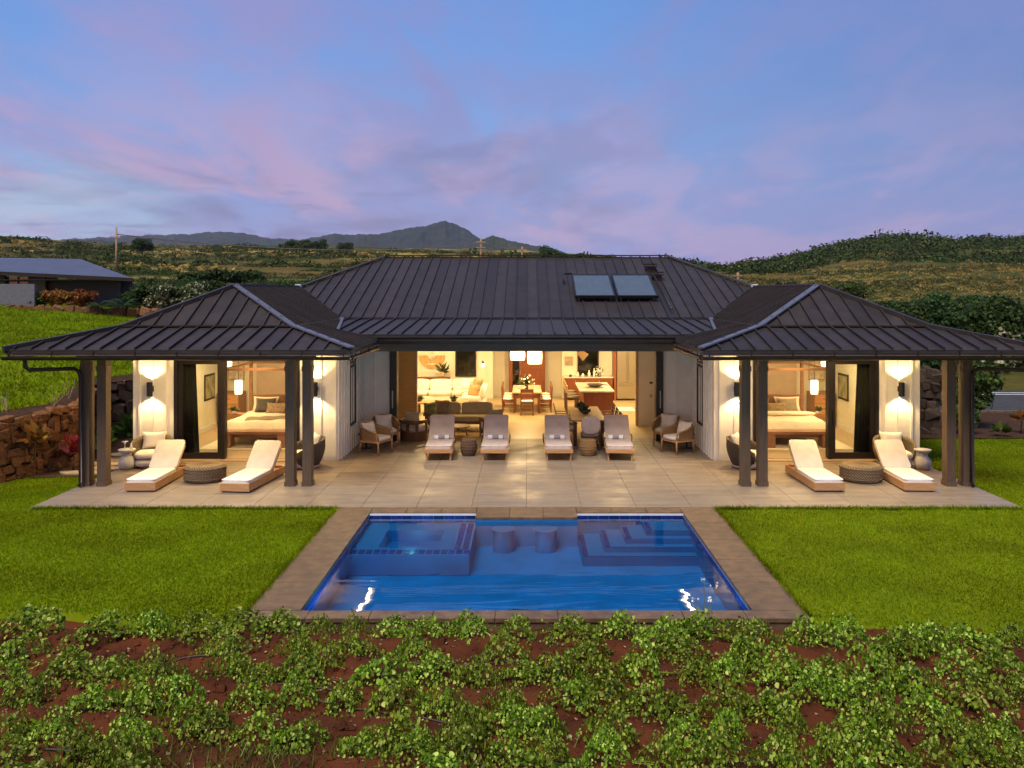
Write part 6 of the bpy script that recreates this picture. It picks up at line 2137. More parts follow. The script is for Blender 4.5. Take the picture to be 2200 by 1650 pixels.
# ================================================================= GRASS BLADES
def grass(name, pts, h, wd, rng, mat, label):
    n = len(pts)
    a = rng.random(n) * 2 * PI
    lean = rng.normal(size=(n, 2)) * .5
    hh = h * rng.uniform(.5, 1.2, n)
    T = np.stack([np.cos(a), np.sin(a), np.zeros(n)], 1) * (wd * rng.uniform(.6, 1.3, n))[:, None]
    tip = pts + np.stack([lean[:, 0] * hh, lean[:, 1] * hh, hh], 1)
    V = np.stack([pts - T, pts + T, tip], 1).reshape(-1, 3)
    Q = np.arange(3 * n).reshape(-1, 3)
    return tag(link_mesh(name, np_mesh(name, V, Q), mat), label, 'grass', kind='stuff')
GRASS = leafmat('grass_blades', [(0, (.082, .138, .002)), (.45, (.146, .222, .002)), (.8, (.225, .290, .004)), (1, (.34, .33, .015))], .35, .8, .42, patch=.45, lspec=.02)
def rnd(n, lo, hi): return RNG.uniform(lo, hi, n)
n = 230000
x = rnd(n, -12.6, -3.78)
y = rnd(n, 11.4, 22.3)
ok = (y > lawn_edge_l(x) + RNG.normal(size=n) * .03) & np.where(x > -9.95, y < 17.22, x > wall_x(y) + .25) & ((y < 20.3) | (x < -11.2))
P_ = np.stack([x[ok], y[ok], lz(x[ok], y[ok])], 1)
grass('grass', P_, .036, .008, RNG, GRASS, 'short mown grass left of the pool')
n = 360000
x = rnd(n, 3.78, 19.5)
y = rnd(n, 10.6, 25.6)
ok = (y > lawn_edge_r(x) + RNG.normal(size=n) * .03) & np.where(x < 9.95, y < 17.22, x < y * .72 + 2.0)
P_ = np.stack([x[ok], y[ok], lz(x[ok], y[ok])], 1)
grass('grass', P_, .036, .008, RNG, GRASS, 'short mown grass right of the pool')
n = 170000
y = 13 + 43 * RNG.random(n) ** 1.3
d_ = .45 + 26 * RNG.random(n) ** 1.2
x = wall_x(y) - d_ + RNG.normal(size=n) * .04
ok = np.abs(x) < y * .64
P_ = np.stack([x[ok], y[ok], upper_z(x[ok], y[ok])], 1)
grass('grass', P_, .10, .022, RNG, GRASS, 'grass of the raised lawn behind the stone wall')

# longer blades hanging over the paving edges
n = 9000
k = RNG.random(n)
e = np.where(k < .25, 0, np.where(k < .5, 1, np.where(k < .75, 2, 3)))
o_ = RNG.normal(size=n) * .018
x = np.select([e == 0, e == 1, e == 2, e == 3], [-3.775 + o_, 3.775 + o_, rnd(n, -9.9, -3.8), rnd(n, 3.8, 9.9)])
y = np.where(e < 2, rnd(n, 11.5, 17.2), 17.225 + o_)
P_ = np.stack([x, y, np.full(n, -.04)], 1)
grass('grass', P_, .085, .011, RNG, GRASS, 'longer grass along the edges of the paving')
# clods, pebbles and fallen dry leaves on the red soil
n = 5200
x, y = rnd(n, -7.5, 7.5), rnd(n, 7.0, 11.5)
ok = np.abs(x) < y * .66
x, y = x[ok], y[ok]
m_ = len(x)
P_ = np.stack([x, y, soil_z(x, y)], 1)
s_ = RNG.gamma(2.0, .006, m_) + .005
cube = np.array([(-1, -1, 0), (1, -1, 0), (1, 1, 0), (-1, 1, 0), (-.6, -.7, 1), (.7, -.5, .9), (.5, .7, 1.1), (-.7, .5, .9)])
cq = np.array([(4, 5, 6, 7), (0, 1, 5, 4), (1, 2, 6, 5), (2, 3, 7, 6), (3, 0, 4, 7)])
V = P_[:, None] + (cube[None] + RNG.normal(size=(m_, 8, 3)) * .25) * s_[:, None, None]
tag(link_mesh('soil_clods', np_mesh('soil_clods', V.reshape(-1, 3), (cq[None] + (np.arange(m_) * 8)[:, None, None]).reshape(-1, 4)), M['soil']), 'crumbs and clods of red earth between the crop plants', 'soil clods', kind='stuff')
n = 900
x, y = rnd(n, -7, 7), rnd(n, 7.2, 11.3)
P_ = np.stack([x, y, soil_z(x, y) + .012], 1)
tag(link_mesh('fallen_leaves', np_mesh('fallen_leaves', *leaves(P_, np.array([0, 0, 1]) + RNG.normal(size=(n, 3)) * .35, RNG.uniform(.02, .05, n), LEAF_FOLD, RNG)),
    leafmat('dry_leaves', [(0, (.22, .12, .05)), (.6, (.38, .26, .11)), (1, (.50, .42, .26))], .1)), 'dry fallen leaves on the red soil', 'dry leaves', kind='stuff')

# ================================================================= FIELD CROP
CROP = leafmat('crop_leaves', [(0, (.038, .080, .005)), (.4, (.140, .225, .010)), (.75, (.275, .400, .026)), (1, (.60, .66, .14))], .35, .40, .30, lspec=.22)
def crop_mesh(seed):
    rng = np.random.default_rng(seed)
    parts = []
    nl = int(rng.integers(430, 760))
    shoot = rng.random() < .45
    el_ = rng.uniform(.55, .9)
    r = np.sqrt(rng.random(nl)) * .5
    a = rng.random(nl) * 2 * PI
    lob = 1 + .30 * np.sin(a * 2 + seed) + .24 * np.sin(a * 3 + seed * 2.1) + .12 * np.sin(a * 5 + seed * 1.3)
    x, y = r * lob * np.cos(a), r * lob * el_ * np.sin(a)
    hh = .27 * (1 - (r / .5) ** 2.2) * (1 + .35 * np.sin(x * 9 + seed) * np.cos(y * 10 + seed)) + .05
    z = hh * np.where(rng.random(nl) < .72, rng.uniform(.85, 1.08, nl), rng.uniform(.3, .9, nl))
    P = np.stack([x, y, z], 1)
    N = unit(np.stack([x * 1.6, y * 1.6, np.full(nl, .65)], 1) + rng.normal(size=(nl, 3)) * .42)
    parts.append(leaves(P, N, np.where(rng.random(nl) < .15, rng.uniform(.06, .085, nl), rng.uniform(.028, .058, nl)), LEAF_FOLD, rng))
    # runners with small leaves trailing over the soil
    for k in range(5):
        a0 = rng.random() * 2 * PI
        m = 11
        q = np.linspace(.35, rng.uniform(.6, 1.0), m)
        P = np.stack([q * np.cos(a0 + q * .5), q * .8 * np.sin(a0 + q * .5), .05 + .03 * rng.random(m)], 1)
        parts.append(leaves(P, np.array([0, 0, 1]) + rng.normal(size=(m, 3)) * .4, rng.uniform(.035, .06, m), LEAF_FOLD, rng))
        qq = np.linspace(.02, q[-1], 14)
        C = np.stack([qq * np.cos(a0 + qq * .5), qq * .8 * np.sin(a0 + qq * .5), .045 + .05 * (1 - qq / q[-1])], 1)
        W2 = np.array([-math.sin(a0), math.cos(a0), .4]) * .0035
        SV = np.stack([C - W2, C + W2], 1).reshape(-1, 3)
        SQ = np.array([(2 * i, 2 * i + 1, 2 * i + 3, 2 * i + 2) for i in range(13)])
        parts.append((SV, SQ))
    # upright pale shoots
    m = 34 if shoot else 14
    a = rng.random(m) * 2 * PI
    r = np.sqrt(rng.random(m)) * .42
    P = np.stack([r * np.cos(a), r * .7 * np.sin(a), .21 * (1 - (r / .5) ** 2) + .05], 1)
    N = unit(rng.normal(size=(m, 3)) * np.array([1, 1, .2]))
    V, Q = LEAF_FOLD
    parts.append(leaves(P, N, rng.uniform(.045, .08, m), LEAF_FOLD, rng, droop=-1.5))
    me = np_mesh('crop_plant', *join_np(parts))
    me.materials.append(CROP)
    return me
CROPS = [crop_mesh(k) for k in range(14)]
SPOTS = '''70,1350,150 230,1360,130 330,1350,80 420,1360,120 520,1350,130 600,1345,120 690,1345,70 760,1345,50 850,1348,110 930,1348,110 1010,1352,110 1110,1355,110 1230,1360,110 1330,1350,100
1420,1370,110 1500,1362,130 1620,1372,90 1740,1368,130 1820,1378,100 1920,1402,120 1990,1388,120 2080,1385,130 2170,1375,90 40,1405,120 480,1392,90 760,1390,90 890,1395,90 1080,1402,130 1260,1405,120
1460,1398,110 1600,1412,110 640,1388,80 10,1455,100 60,1490,110 150,1440,120 240,1450,130 330,1440,110 500,1440,110 560,1452,90 650,1440,130 700,1420,100 820,1450,140 930,1440,120 1020,1452,100
1130,1450,100 1200,1445,110 1290,1450,120 1380,1442,110 1500,1450,100 1560,1442,100 1680,1450,130 1780,1460,130 1880,1450,120 1960,1470,120 2060,1440,110 2150,1450,120 200,1510,120 300,1510,120
380,1482,100 540,1500,120 640,1490,110 740,1500,110 850,1510,140 950,1512,110 1090,1510,100 1230,1500,110 1300,1502,120 1390,1512,120 1450,1522,100 1560,1520,110 1660,1520,120 1750,1500,120
1840,1500,120 2000,1530,120 2100,1512,130 2190,1500,100 30,1562,110 120,1562,110 280,1572,110 400,1550,110 450,1562,120 560,1572,120 640,1582,120 1010,1572,110 1100,1560,110 1160,1572,90 1310,1582,120
1480,1590,130 1560,1580,100 1700,1572,90 1840,1582,120 1900,1572,100 2050,1592,120 2150,1590,110 20,1632,140 180,1632,130 260,1640,110 780,1602,130 860,1592,130 900,1632,120 1000,1622,140 1100,1640,120
1180,1640,120 1300,1632,110 1430,1640,120 1540,1642,140 1680,1640,110 1800,1632,130 1900,1632,120 2000,1642,120 2100,1632,130 2190,1642,110'''
ORD = ('first', 'second', 'third', 'fourth', 'fifth', 'sixth', 'seventh', 'eighth', 'ninth', 'tenth', 'eleventh', 'twelfth', 'thirteenth', 'fourteenth', 'fifteenth',
       'sixteenth', 'seventeenth', 'eighteenth', 'nineteenth', 'twentieth', 'twenty first', 'twenty second', 'twenty third', 'twenty fourth', 'twenty fifth', 'twenty sixth', 'twenty seventh')
ROWN = ((1380, 'row nearest the pool'), (1420, 'second row from the pool'), (1475, 'third row from the pool'), (1540, 'fourth row from the pool'), (1598, 'row next to the bottom one'), (9999, 'bottom row'))
cnt = 0
def crop_at(x, y, wd, label):
    global cnt
    z = float(soil_z(np.array([x]), np.array([y]))[0])
    o = bpy.data.objects.new('crop_plant', CROPS[cnt % len(CROPS)])
    cnt += 1
    COL.objects.link(o)
    o.location = (x, y, z - .01)
    k = wd / .95
    o.scale = (k, k * random.uniform(.85, 1.1), (.75 + .25 * k) * random.uniform(.85, 1.15))
    o.rotation_euler = (0, 0, random.choice((0, PI)) + random.uniform(-.35, .35))
    tag(o, label, 'crop plant', 'leafy vine plants in the red field')
rows_ = {}
for s in SPOTS.split():
    px, py, wp = (float(v) for v in s.split(','))
    rows_.setdefault(next(n for lim, n in ROWN if py < lim), []).append((px, py, wp))
for rn, lst in rows_.items():
    for k, (px, py, wp) in enumerate(sorted(lst)):
        x, y = at_ground(px, py + 12, -.06)
        crop_at(x, y, wp * y / 1850 * 1.0 * random.uniform(.84, 1.06), 'leafy vine plant in the %s, %s from the left' % (rn, ORD[k]))
for k in range(24):
    x, y = -5.2 + k * .45 + random.uniform(-.15, .15), random.choice((7.35, 7.1, 6.9))
    crop_at(x, y, random.uniform(.5, .75), 'leafy vine plant cut by the lower picture edge, %s from the left' % ORD[k])
# grassy weeds between the plants near the lower edge
n = 1800
x = np.concatenate([RNG.normal(-2.6, .5, n // 2), RNG.normal(-3.9, .35, n // 4), rnd(n // 4, -4.5, 5)])
y = np.concatenate([RNG.normal(7.75, .22, n // 2), RNG.normal(7.9, .2, n // 4), rnd(n // 4, 7.3, 8.6)])
P_ = np.stack([x, y, soil_z(x, y)], 1)
grass('weeds', P_, .13, .007, RNG, leafmat('weed_blades', [(0, (.05, .08, .01)), (.6, (.12, .15, .02)), (1, (.28, .24, .08))], .3, .7), 'thin grassy weeds between the plants at the lower edge')
# two thin flowering weeds that stand up in front of the water
wf = thing('flowering_weed', 'thin flowering weed standing up against the pool water', 'plant', (2.30, 11.05, -.05))
b = MB()
hd = []
for k, (dx, hh) in enumerate(((-.10, .42), (-.02, .66), (.10, .58), (.04, .40))):
    b.tube([(dx * .2, 0, 0), (dx * .6, .01, hh * .5), (dx * 1.3, .0, hh)], .006, 5)
    hd.append((dx * 1.3, 0, hh))
b.build('stalks', pmat('weed_stalk', (.16, .19, .05), .8), wf)
q = np.array([h for h in hd for _ in range(7)]) + RNG.normal(size=(28, 3)) * .022
link_mesh('blossoms', np_mesh('blossoms', *leaves(q, RNG.normal(size=(28, 3)), np.full(28, .035), LEAF_FLAT, RNG)), M['ceramic'], wf)
# irrigation hoses
for i, (pts, lab) in enumerate(((((30, 1612), (240, 1640)), 'thin hose on the red soil at the lower left'), (((330, 1345 + 80), (445, 1420)), 'thin hose on the soil left of the pool front'),
                                (((560, 1466), (720, 1485)), 'thin hose between crop plants below the left pool corner'), (((740, 1515), (1000, 1560)), 'long thin hose crossing the bare soil below the pool'),
                                (((1050, 1612), (1270, 1640)), 'thin hose on the soil at the lower middle'), (((1580, 1628), (1690, 1632)), 'thin hose on the soil at the lower right'),
                                (((800, 1340 + 90), (1160, 1433)), 'thin hose along the second crop row'))):
    w0 = []
    for k in range(13):
        u = k / 12
        x, y = at_ground(pts[0][0] + (pts[1][0] - pts[0][0]) * u, pts[0][1] + (pts[1][1] - pts[0][1]) * u + 3 * math.sin(u * 5 + i), -.06)
        w0.append((x, y, float(soil_z(np.array([x]), np.array([y]))[0]) + .014))
    tag(MB().tube(w0, .009, 6).build('irrigation_hose', M['hose'], smooth=True), lab, 'hose', 'irrigation hoses in the field')

# ================================================================= GARDEN PLANTS NEAR THE HOUSE
REDL = leafmat('red_leaves', [(0, (.16, .018, .014)), (.5, (.30, .040, .022)), (.8, (.36, .12, .03)), (1, (.16, .15, .04))], .3)
CROTON = leafmat('croton_leaves', [(0, (.05, .06, .012)), (.35, (.22, .085, .02)), (.7, (.34, .17, .03)), (1, (.30, .05, .02))], .3)
DKGREEN = leafmat('dark_leaves', [(0, (.014, .032, .008)), (.5, (.030, .060, .012)), (.85, (.055, .090, .020)), (1, (.10, .12, .03))], .25, objrand=.2)
MIDGREEN = leafmat('mid_leaves', [(0, (.025, .050, .010)), (.5, (.050, .085, .015)), (.85, (.085, .120, .022)), (1, (.14, .15, .04))], .25, objrand=.2)
PALEFLOWER = leafmat('pale_hedge', [(0, (.020, .040, .010)), (.62, (.050, .080, .018)), (.72, (.32, .30, .15)), (1, (.52, .48, .30))], .25)
DRYGREEN = leafmat('dry_scrub', [(0, (.022, .030, .007)), (.5, (.055, .060, .013)), (.85, (.110, .090, .026)), (1, (.20, .14, .045))], .2, objrand=.3)
def ti_plant(label, loc, mat, n=34, L=.42, rz=0):
    t = thing('ti_plant', label, 'plant', loc, rz)
    MB().tube([(0, 0, 0), (.03, .0, .35), (.0, .02, .55)], [.025, .015], 6).build('stem', M['bark'], t, smooth=True)
    link_mesh('leaves', np_mesh('leaves', *spiky(n, L, RNG, .55, .20)), mat, t, (0, .02, .45))
ti_plant('red leaved ti plant growing at the lit stone wall', (-11.0, 20.9, -.02), REDL, 34, .40)
ti_plant('red and green ti plant low on the lit stone wall', (-11.55, 20.2, .35), CROTON, 36, .42)
ti_plant('dark green ti plant nearest the outer left posts', (-10.75, 21.9, -.02), DKGREEN, 30, .42)
ti_plant('dark green ti plant behind the left side table', (-10.8, 23.6, -.02), DKGREEN, 44, .55)
ti_plant('dark leafy plant in the shade beside the left wing corner', (-10.55, 24.6, -.02), DKGREEN, 40, .6)
ti_plant('thin dark red ti plant at the far right by the road', (15.1, 26.3, -.02), CROTON, 20, .30)
ti_plant('small yellow green plant at the edge of the right lawn', (14.2, 25.75, -.3), MIDGREEN, 26, .3)
# dry twigs on the wall top
for i, (x, y) in enumerate(((-12.6, 19.6), (-12.25, 20.3), (-11.75, 21.4), (-11.9, 22.4))):
    b = MB()
    rr = random.Random(i)
    for k in range(6):
        dx, dy = rr.uniform(-.3, .3), rr.uniform(-.2, .2)
        b.tube([(0, 0, 0), (dx * .5, dy * .5, rr.uniform(.2, .35)), (dx, dy, rr.uniform(.3, .6))], .006, 4)
    tag(b.build('dry_twig', pmat('dry_twig_%d' % i, (.34, .26, .15), .9), loc=(x, y, float(upper_z(np.array([x]), np.array([y]))[0]) - .03)),
        'bare dry twig on the edge of the raised lawn, %s from the left' % ('first', 'second', 'third', 'fourth')[i], 'twig', 'dry twigs on the wall top')

def tree(name, label, loc, trunk_h, size, clumps, per, leaf, mat, seed, lean=(0, 0), trunk_r=None, group=None, shape=LEAF_SPRAY, cat='tree', flat=.55, crown_z=None):
    rng = np.random.default_rng(seed)
    t = thing(name, label, cat, loc, 0, group)
    r = trunk_r or max(.05, size[0] * .06)
    top = crown_z if crown_z is not None else trunk_h + size[2] * .55
    b = MB()
    b.tube([(0, 0, -.2), (lean[0] * .4, lean[1] * .4, trunk_h * .5), (lean[0], lean[1], trunk_h)], [r * 1.3, r, r * .75], 8)
    for k in range(5):
        a = rng.random() * 6.28
        e = rng.uniform(.4, .75)
        b.tube([(lean[0], lean[1], trunk_h * .92), (lean[0] + math.cos(a) * size[0] * e * .5, lean[1] + math.sin(a) * size[1] * e * .5, trunk_h + (top - trunk_h) * .55),
                (lean[0] + math.cos(a) * size[0] * e, lean[1] + math.sin(a) * size[1] * e, top + size[2] * rng.uniform(-.1, .4))], [r * .6, r * .4, r * .12], 6)
    b.build('trunk', M['bark'], t, smooth=True)
    V, Q = crown_arrays(rng, size, clumps, per, leaf, shape, flat)
    o = link_mesh('crown', np_mesh('crown', V, Q), mat, t, (lean[0], lean[1], top))
    return t
# ================================================================= TREES AND SHRUBS IN THE MIDDLE DISTANCE
def gz(x, y):
    return float(terrain_z(np.array([x]), np.array([y]))[0])
def place(px, y):                       # a point on the hillside along a line of sight
    x = (px - 1131) * y / 1850
    return (x, y, gz(x, y))
# right: big dark trees behind the right wing
for i, (px, y, w_, ht, lab) in enumerate((
        (1895, 44, 1.9, 652, 'dark bushy tree just above the right wing roof'), (1975, 43, 2.0, 648, 'broad dark tree above the right wing eave'),
        (2060, 42, 2.1, 655, 'dark tree with bare pale branches above the far right eave'), (2150, 42, 2.2, 650, 'dark tree at the right edge of the view'),
        (2240, 43, 2.2, 655, 'dark tree cut by the right picture edge'), (1925, 50, 2.4, 637, 'tall dark tree at the back of the right tree group'),
        (2035, 52, 2.6, 630, 'tallest dark tree at the back of the right tree group'), (2120, 50, 2.4, 640, 'dark tree behind the right edge trees'))):
    x, yy, z = place(px, y)
    top = 4.3 - (ht - 628) * y / 1850
    hh = max(.8, (top - z) * .55)
    tree('dark_tree', lab, (x, yy, z - .2), max(.2, top - hh * 1.4 - z), (w_, w_ * .8, hh), 26, 230, .17, DKGREEN, 40 + i, group='dark trees behind the right wing', crown_z=top - z + .2 - hh * .9, trunk_r=.10)
for i, (px, y, w_, h_, th, m, lab) in enumerate((
        (1770, 70, 2.0, 1.0, .8, DRYGREEN, 'low dry bush behind the right wing ridge, leftmost'), (1690, 90, 2.5, 1.2, .8, DRYGREEN, 'low dry bush on the slope between the roofs on the right'),
        (1830, 75, 2.2, 1.1, .8, MIDGREEN, 'green bush above the right wing hip'))):
    x, yy, z = place(px, y)
    tree('bush', lab, (x, yy, z - .1), th, (w_, w_ * .8, h_), 18, 160, .17, m, 70 + i, cat='bush', group='bushes behind the right wing')
# below the right eave
tree('garden_shrub', 'large loose shrub under the far right end of the eave', (14.3, 27.4, -.05), .7, (1.0, .8, .95), 16, 90, .13, MIDGREEN, 91, cat='shrub')
tree('garden_shrub', 'leafy white flowered shrub right of the outer right downpipe', (13.3, 26.3, -.05), .3, (.55, .5, .42), 12, 70, .12, MIDGREEN, 92, cat='shrub')
tree('garden_shrub', 'dark shrub in the gap between the right wall and the outer posts', (11.9, 26.9, -.05), .6, (.75, .6, 1.0), 14, 90, .14, DKGREEN, 93, cat='shrub')
tree('garden_shrub', 'shrub behind the road at the far right', (19.5, 41, .2), .5, (1.8, 1.2, 1.1), 16, 80, .22, MIDGREEN, 94, cat='shrub')
tree('garden_shrub', 'dark shrub behind the outer right posts', (15.3, 33.0, .0), .4, (1.5, 1.0, 1.5), 18, 90, .18, DKGREEN, 95, cat='shrub')
tree('garden_shrub', 'pale flowering shrub at the right edge beyond the road', (22.6, 41, .2), .5, (1.5, 1.2, 1.4), 16, 80, .2, PALEFLOWER, 96, cat='shrub')
# left: hedge with pale flowers and dark shrubs behind the left wing, in front of the neighbour
for i, (px, y, w_, h_, m, lab) in enumerate((
        (318, 50, 1.5, 1.1, DKGREEN, 'dark leafy shrub at the right end of the neighbouring house'), (362, 49, 1.5, 1.0, PALEFLOWER, 'pale flowered hedge shrub, left of the pair behind the left wing'),
        (412, 49, 1.6, 1.0, PALEFLOWER, 'pale flowered hedge shrub, right of the pair behind the left wing'), (455, 52, 1.8, 1.2, DKGREEN, 'dark green shrub behind the left wing ridge, left part'),
        (520, 54, 2.0, 1.2, MIDGREEN, 'green shrub behind the left wing ridge, middle part'), (585, 56, 2.1, 1.3, DKGREEN, 'dark green shrub behind the left wing ridge, right part'),
        (640, 58, 2.0, 1.3, MIDGREEN, 'green shrub where the left wing roof meets the main roof'), (700, 62, 2.2, 1.4, DKGREEN, 'dark green shrub above the left hip of the main roof'),
        (760, 70, 2.2, 1.5, MIDGREEN, 'green shrub near the left end of the main ridge'))):
    x, yy, z = place(px, y)
    z = 4.3 - (628 - 618) * -yy / 1850 * 0 - (640 - 628) * yy / 1850
    tree('hedge_shrub', lab, (x, yy, z - .75), .5, (w_, w_ * .8, h_), 20, 190, .13, m, 110 + i, cat='shrub', group='shrubs behind the left wing', crown_z=.8)
for i, (px, y, w_, ht, m) in enumerate(((395, 74, 2.6, 600, DKGREEN), (450, 78, 2.8, 606, MIDGREEN), (505, 72, 2.4, 610, DKGREEN), (555, 80, 3.0, 602, DKGREEN), (605, 76, 2.6, 606, MIDGREEN),
                                           (655, 84, 3.2, 598, DKGREEN), (705, 80, 2.8, 600, DKGREEN), (755, 92, 3.2, 590, DKGREEN), (805, 100, 3.2, 578, MIDGREEN))):
    x, yy, z = place(px, y)
    top = 4.3 - (ht - 628) * y / 1850
    hh = max(.9, (top - z) * .6)
    tree('hedge_tree', '%s spreading tree in the belt behind the left wing, %s from the left' % ('dark' if m is DKGREEN else 'green', ORD[i]), (x, yy, z - .2), .4, (w_, w_ * .7, hh), 24, 170, .17, m, 210 + i, cat='tree',
         group='tree belt behind the left wing', crown_z=top - z + .2 - hh * .85, trunk_r=.1)
# palms and crotons before the neighbouring house
for i, (px, y, s_, lab) in enumerate(((215, 47, 1.25, 'small palm in front of the neighbouring house, left'), (262, 47, 1.4, 'small palm in front of the neighbouring house, right'))):
    x = (px - 1131) * y / 1850
    t = thing('palm', lab, 'palm', (x, y, 3.0), 0, 'small palms by the neighbouring house')
    MB().tube([(0, 0, -.5), (.05, 0, .5)], .08, 8).build('trunk', M['bark'], t, smooth=True)
    parts = []
    for k in range(13):
        a = 2 * PI * k / 13 + random.uniform(-.2, .2)
        el_ = random.uniform(.35, 1.0)
        L_ = s_ * random.uniform(.8, 1.1)
        qq = np.linspace(.1, 1, 16)
        cx_ = L_ * qq * math.cos(el_)
        cz_ = L_ * (qq * math.sin(el_) - .55 * qq ** 2)
        C_ = np.stack([cx_ * math.cos(a), cx_ * math.sin(a), cz_], 1)
        for sg in (-1, 1):
            nr = np.tile(np.array([[0, 0, 1.0]]), (16, 1)) + RNG.normal(size=(16, 3)) * .15
            T_ = np.array([-math.sin(a), math.cos(a), 0]) * sg
            wv_ = np.array([math.cos(a), math.sin(a), -.4])
            tipv = C_ + (T_ * .8 + wv_ * .45) * (.30 * s_ * np.sin(qq * 2.6 + .3))[:, None]
            side_ = np.array([math.cos(a), math.sin(a), 0]) * .03
            V_ = np.stack([C_ - side_, C_ + side_, tipv], 1).reshape(-1, 3)
            parts.append((V_, np.arange(48).reshape(-1, 3)))
    link_mesh('fronds', np_mesh('fronds', *join_np(parts)), DKGREEN, t, (.05, 0, .5))
for i, (px, w_, m, lab) in enumerate(((75, .75, MIDGREEN, 'yellow green shrub beside the grey wall of the neighbouring house'), (112, .8, CROTON, 'orange croton bush, leftmost in the hedge before the neighbouring house'),
                                     (145, .8, CROTON, 'orange croton bush, middle of the hedge before the neighbouring house'), (180, .8, CROTON, 'orange croton bush, rightmost in the hedge before the neighbouring house'))):
    y = 49.5
    x = (px - 1131) * y / 1850
    tree('croton_bush', lab, (x, y, 3.35), .3, (w_, .6, .62), 14, 130, .13, m, 130 + i, cat='bush', group='croton hedge before the neighbouring house', crown_z=.55)
stone_wall('low dark stone wall under the croton hedge at the top of the raised lawn', [(-28.8, 47.6), (-21.5, 47.2), (-17.0, 47.0)], 3.50, 3.25, size=.5, seed=21, limit=90, base_z=2.3)
tag(MB().add([(-40, 48.0, 3.40), (-16, 47.4, 3.1), (-14, 56, 3.2), (-40, 60, 3.42)], [(0, 1, 2, 3)]).build('garden_bed', M['soil']), 'red earth bed behind the low stone wall', 'garden bed', kind='structure')

# ---------------------------------------------------------------- neighbouring house at the left
nb = thing('neighbour_house', 'low modern house with a grey metal roof at the far left', 'house', (-33, 60, 3.3))
NX = lambda px: (px - 1131) * 56 / 1850 + 33
b = MB()
ez = 4.3 + (628 - 598) * 53 / 1850 - 3.3
rz_ = 4.3 + (628 - 556) * 61 / 1850 - 3.3
x1 = (286 - 1131) * 53 / 1850 + 33
x2 = (165 - 1131) * 61 / 1850 + 33
ez0 = 4.3 + (628 - 577) * 53 / 1850 - 3.3
b.slab([(-14, -7, ez0 + .5), (x1, -7, ez), (x2, 1.5, rz_), (-14, 1.5, rz_ + .25)], .05)
b.slab([(x1, -7, ez), (x1 - 7.9, 10, ez), (x2, 1.5, rz_)], .05)
rfn = b.build('roof', M['neighbourroof'], nb)
MB().beam((-14, -7.05, ez0 + .42), (x1, -7.05, ez - .08), .06, .22).build('fascia', M['darkframe'], rfn)
for px0, px1, m in ((0, 10, 'neighbourwall'), (60, 97, 'neighbourwall'), (118, 286, 'neighbourdark')):
    a, c_ = NX(px0), NX(px1) - (.9 if px1 == 286 else 0)
    MB().box(a, c_, -4.0, -3.8, -.4, ez0 - .3 if px1 < 200 else ez - .05).build('wall', M[m], nb)
MB().box(-14, NX(275), -3.4, -3.3, -.4, ez - .02).build('wall', M['neighbourdark'], nb)
wn = MB().box(NX(10), NX(60), -3.75, -3.7, -.2, ez0 - .45).build('window', M['darkglass'], nb)
MB().box(NX(97), NX(118), -3.75, -3.7, -.2, ez0 - .45).build('door_recess', M['darkframe'], nb)
f = MB()
for px_ in (10, 35, 59):
    f.box(NX(px_) - .04, NX(px_) + .04, -3.80, -3.755, -.2, ez0 - .45)
f.build('window_frame', M['darkframe'], wn)
MB().box(-14, NX(275), -7, -3.3, ez - .12, ez - .06).build('soffit', M['darkframe'], nb)
tag(MB().box(-36, -28.0, 49.0, 49.2, 2.9, 4.78).build('garden_wall', M['neighbourdark']), 'plain grey garden wall at the far left before the neighbouring house', 'wall')

# ---------------------------------------------------------------- power poles and wires
def pole(label, px, py_top, y, h_top=None, arms=1):
    x, yy, z = place(px, y)
    zt = 4.3 + (628 - py_top) * y / 1850
    t = thing('utility_pole', label, 'utility pole', (x, yy, z - .3), 0, 'wooden utility poles')
    H_ = zt - z + .3
    r = y * .0012
    MB().tube([(0, 0, 0), (0, 0, H_)], [r * 1.15, r * .85], 8).build('post', M['polewood'], t, smooth=True)
    for k in range(arms):
        zz_ = H_ * (.80 if arms == 1 else .88 - k * .16)
        a_ = MB().box(-y * .0055, y * .0055, -r * 1.2, -r * .6, zz_ - r * .5, zz_ + r * .5).build('crossarm', M['polewood'], t)
        for sx in (-.9, -.45, .45, .9):
            MB().cyl((sx * y * .0055, -r * .9, zz_ + r * .5), r * .28, r * .9, 8).build('insulator', M['charcoal'], a_)
    return (x, yy, z - .3 + H_ * .86)
A_ = pole('tall wooden utility pole behind the neighbouring house on the left', 250, 488, 130)
B_ = pole('utility pole with crossarms behind the middle of the main roof', 1033, 511, 230, arms=2)
C_ = pole('faint short utility pole right of the middle pole', 1122, 530, 330)
D_ = pole('small utility pole at the right end of the main roof', 1585, 586, 150)
E_ = pole('wooden utility pole beyond the road at the far right', 2177, 770, 41)
def wire(p, q, sag, r, lab):
    pts = []
    for k in range(25):
        u = k / 24
        pts.append(tuple(p[i] + (q[i] - p[i]) * u - (sag * 4 * u * (1 - u) if i == 2 else 0) for i in range(3)))
    tag(MB().tube(pts, r, 5).build('power_line', M['wire']), lab, 'wire')
wire(A_, B_, 2.2, .07, 'long sagging power line from the left pole to the pole behind the roof')
wire(B_, C_, .6, .09, 'power line between the middle pole and the faint pole')

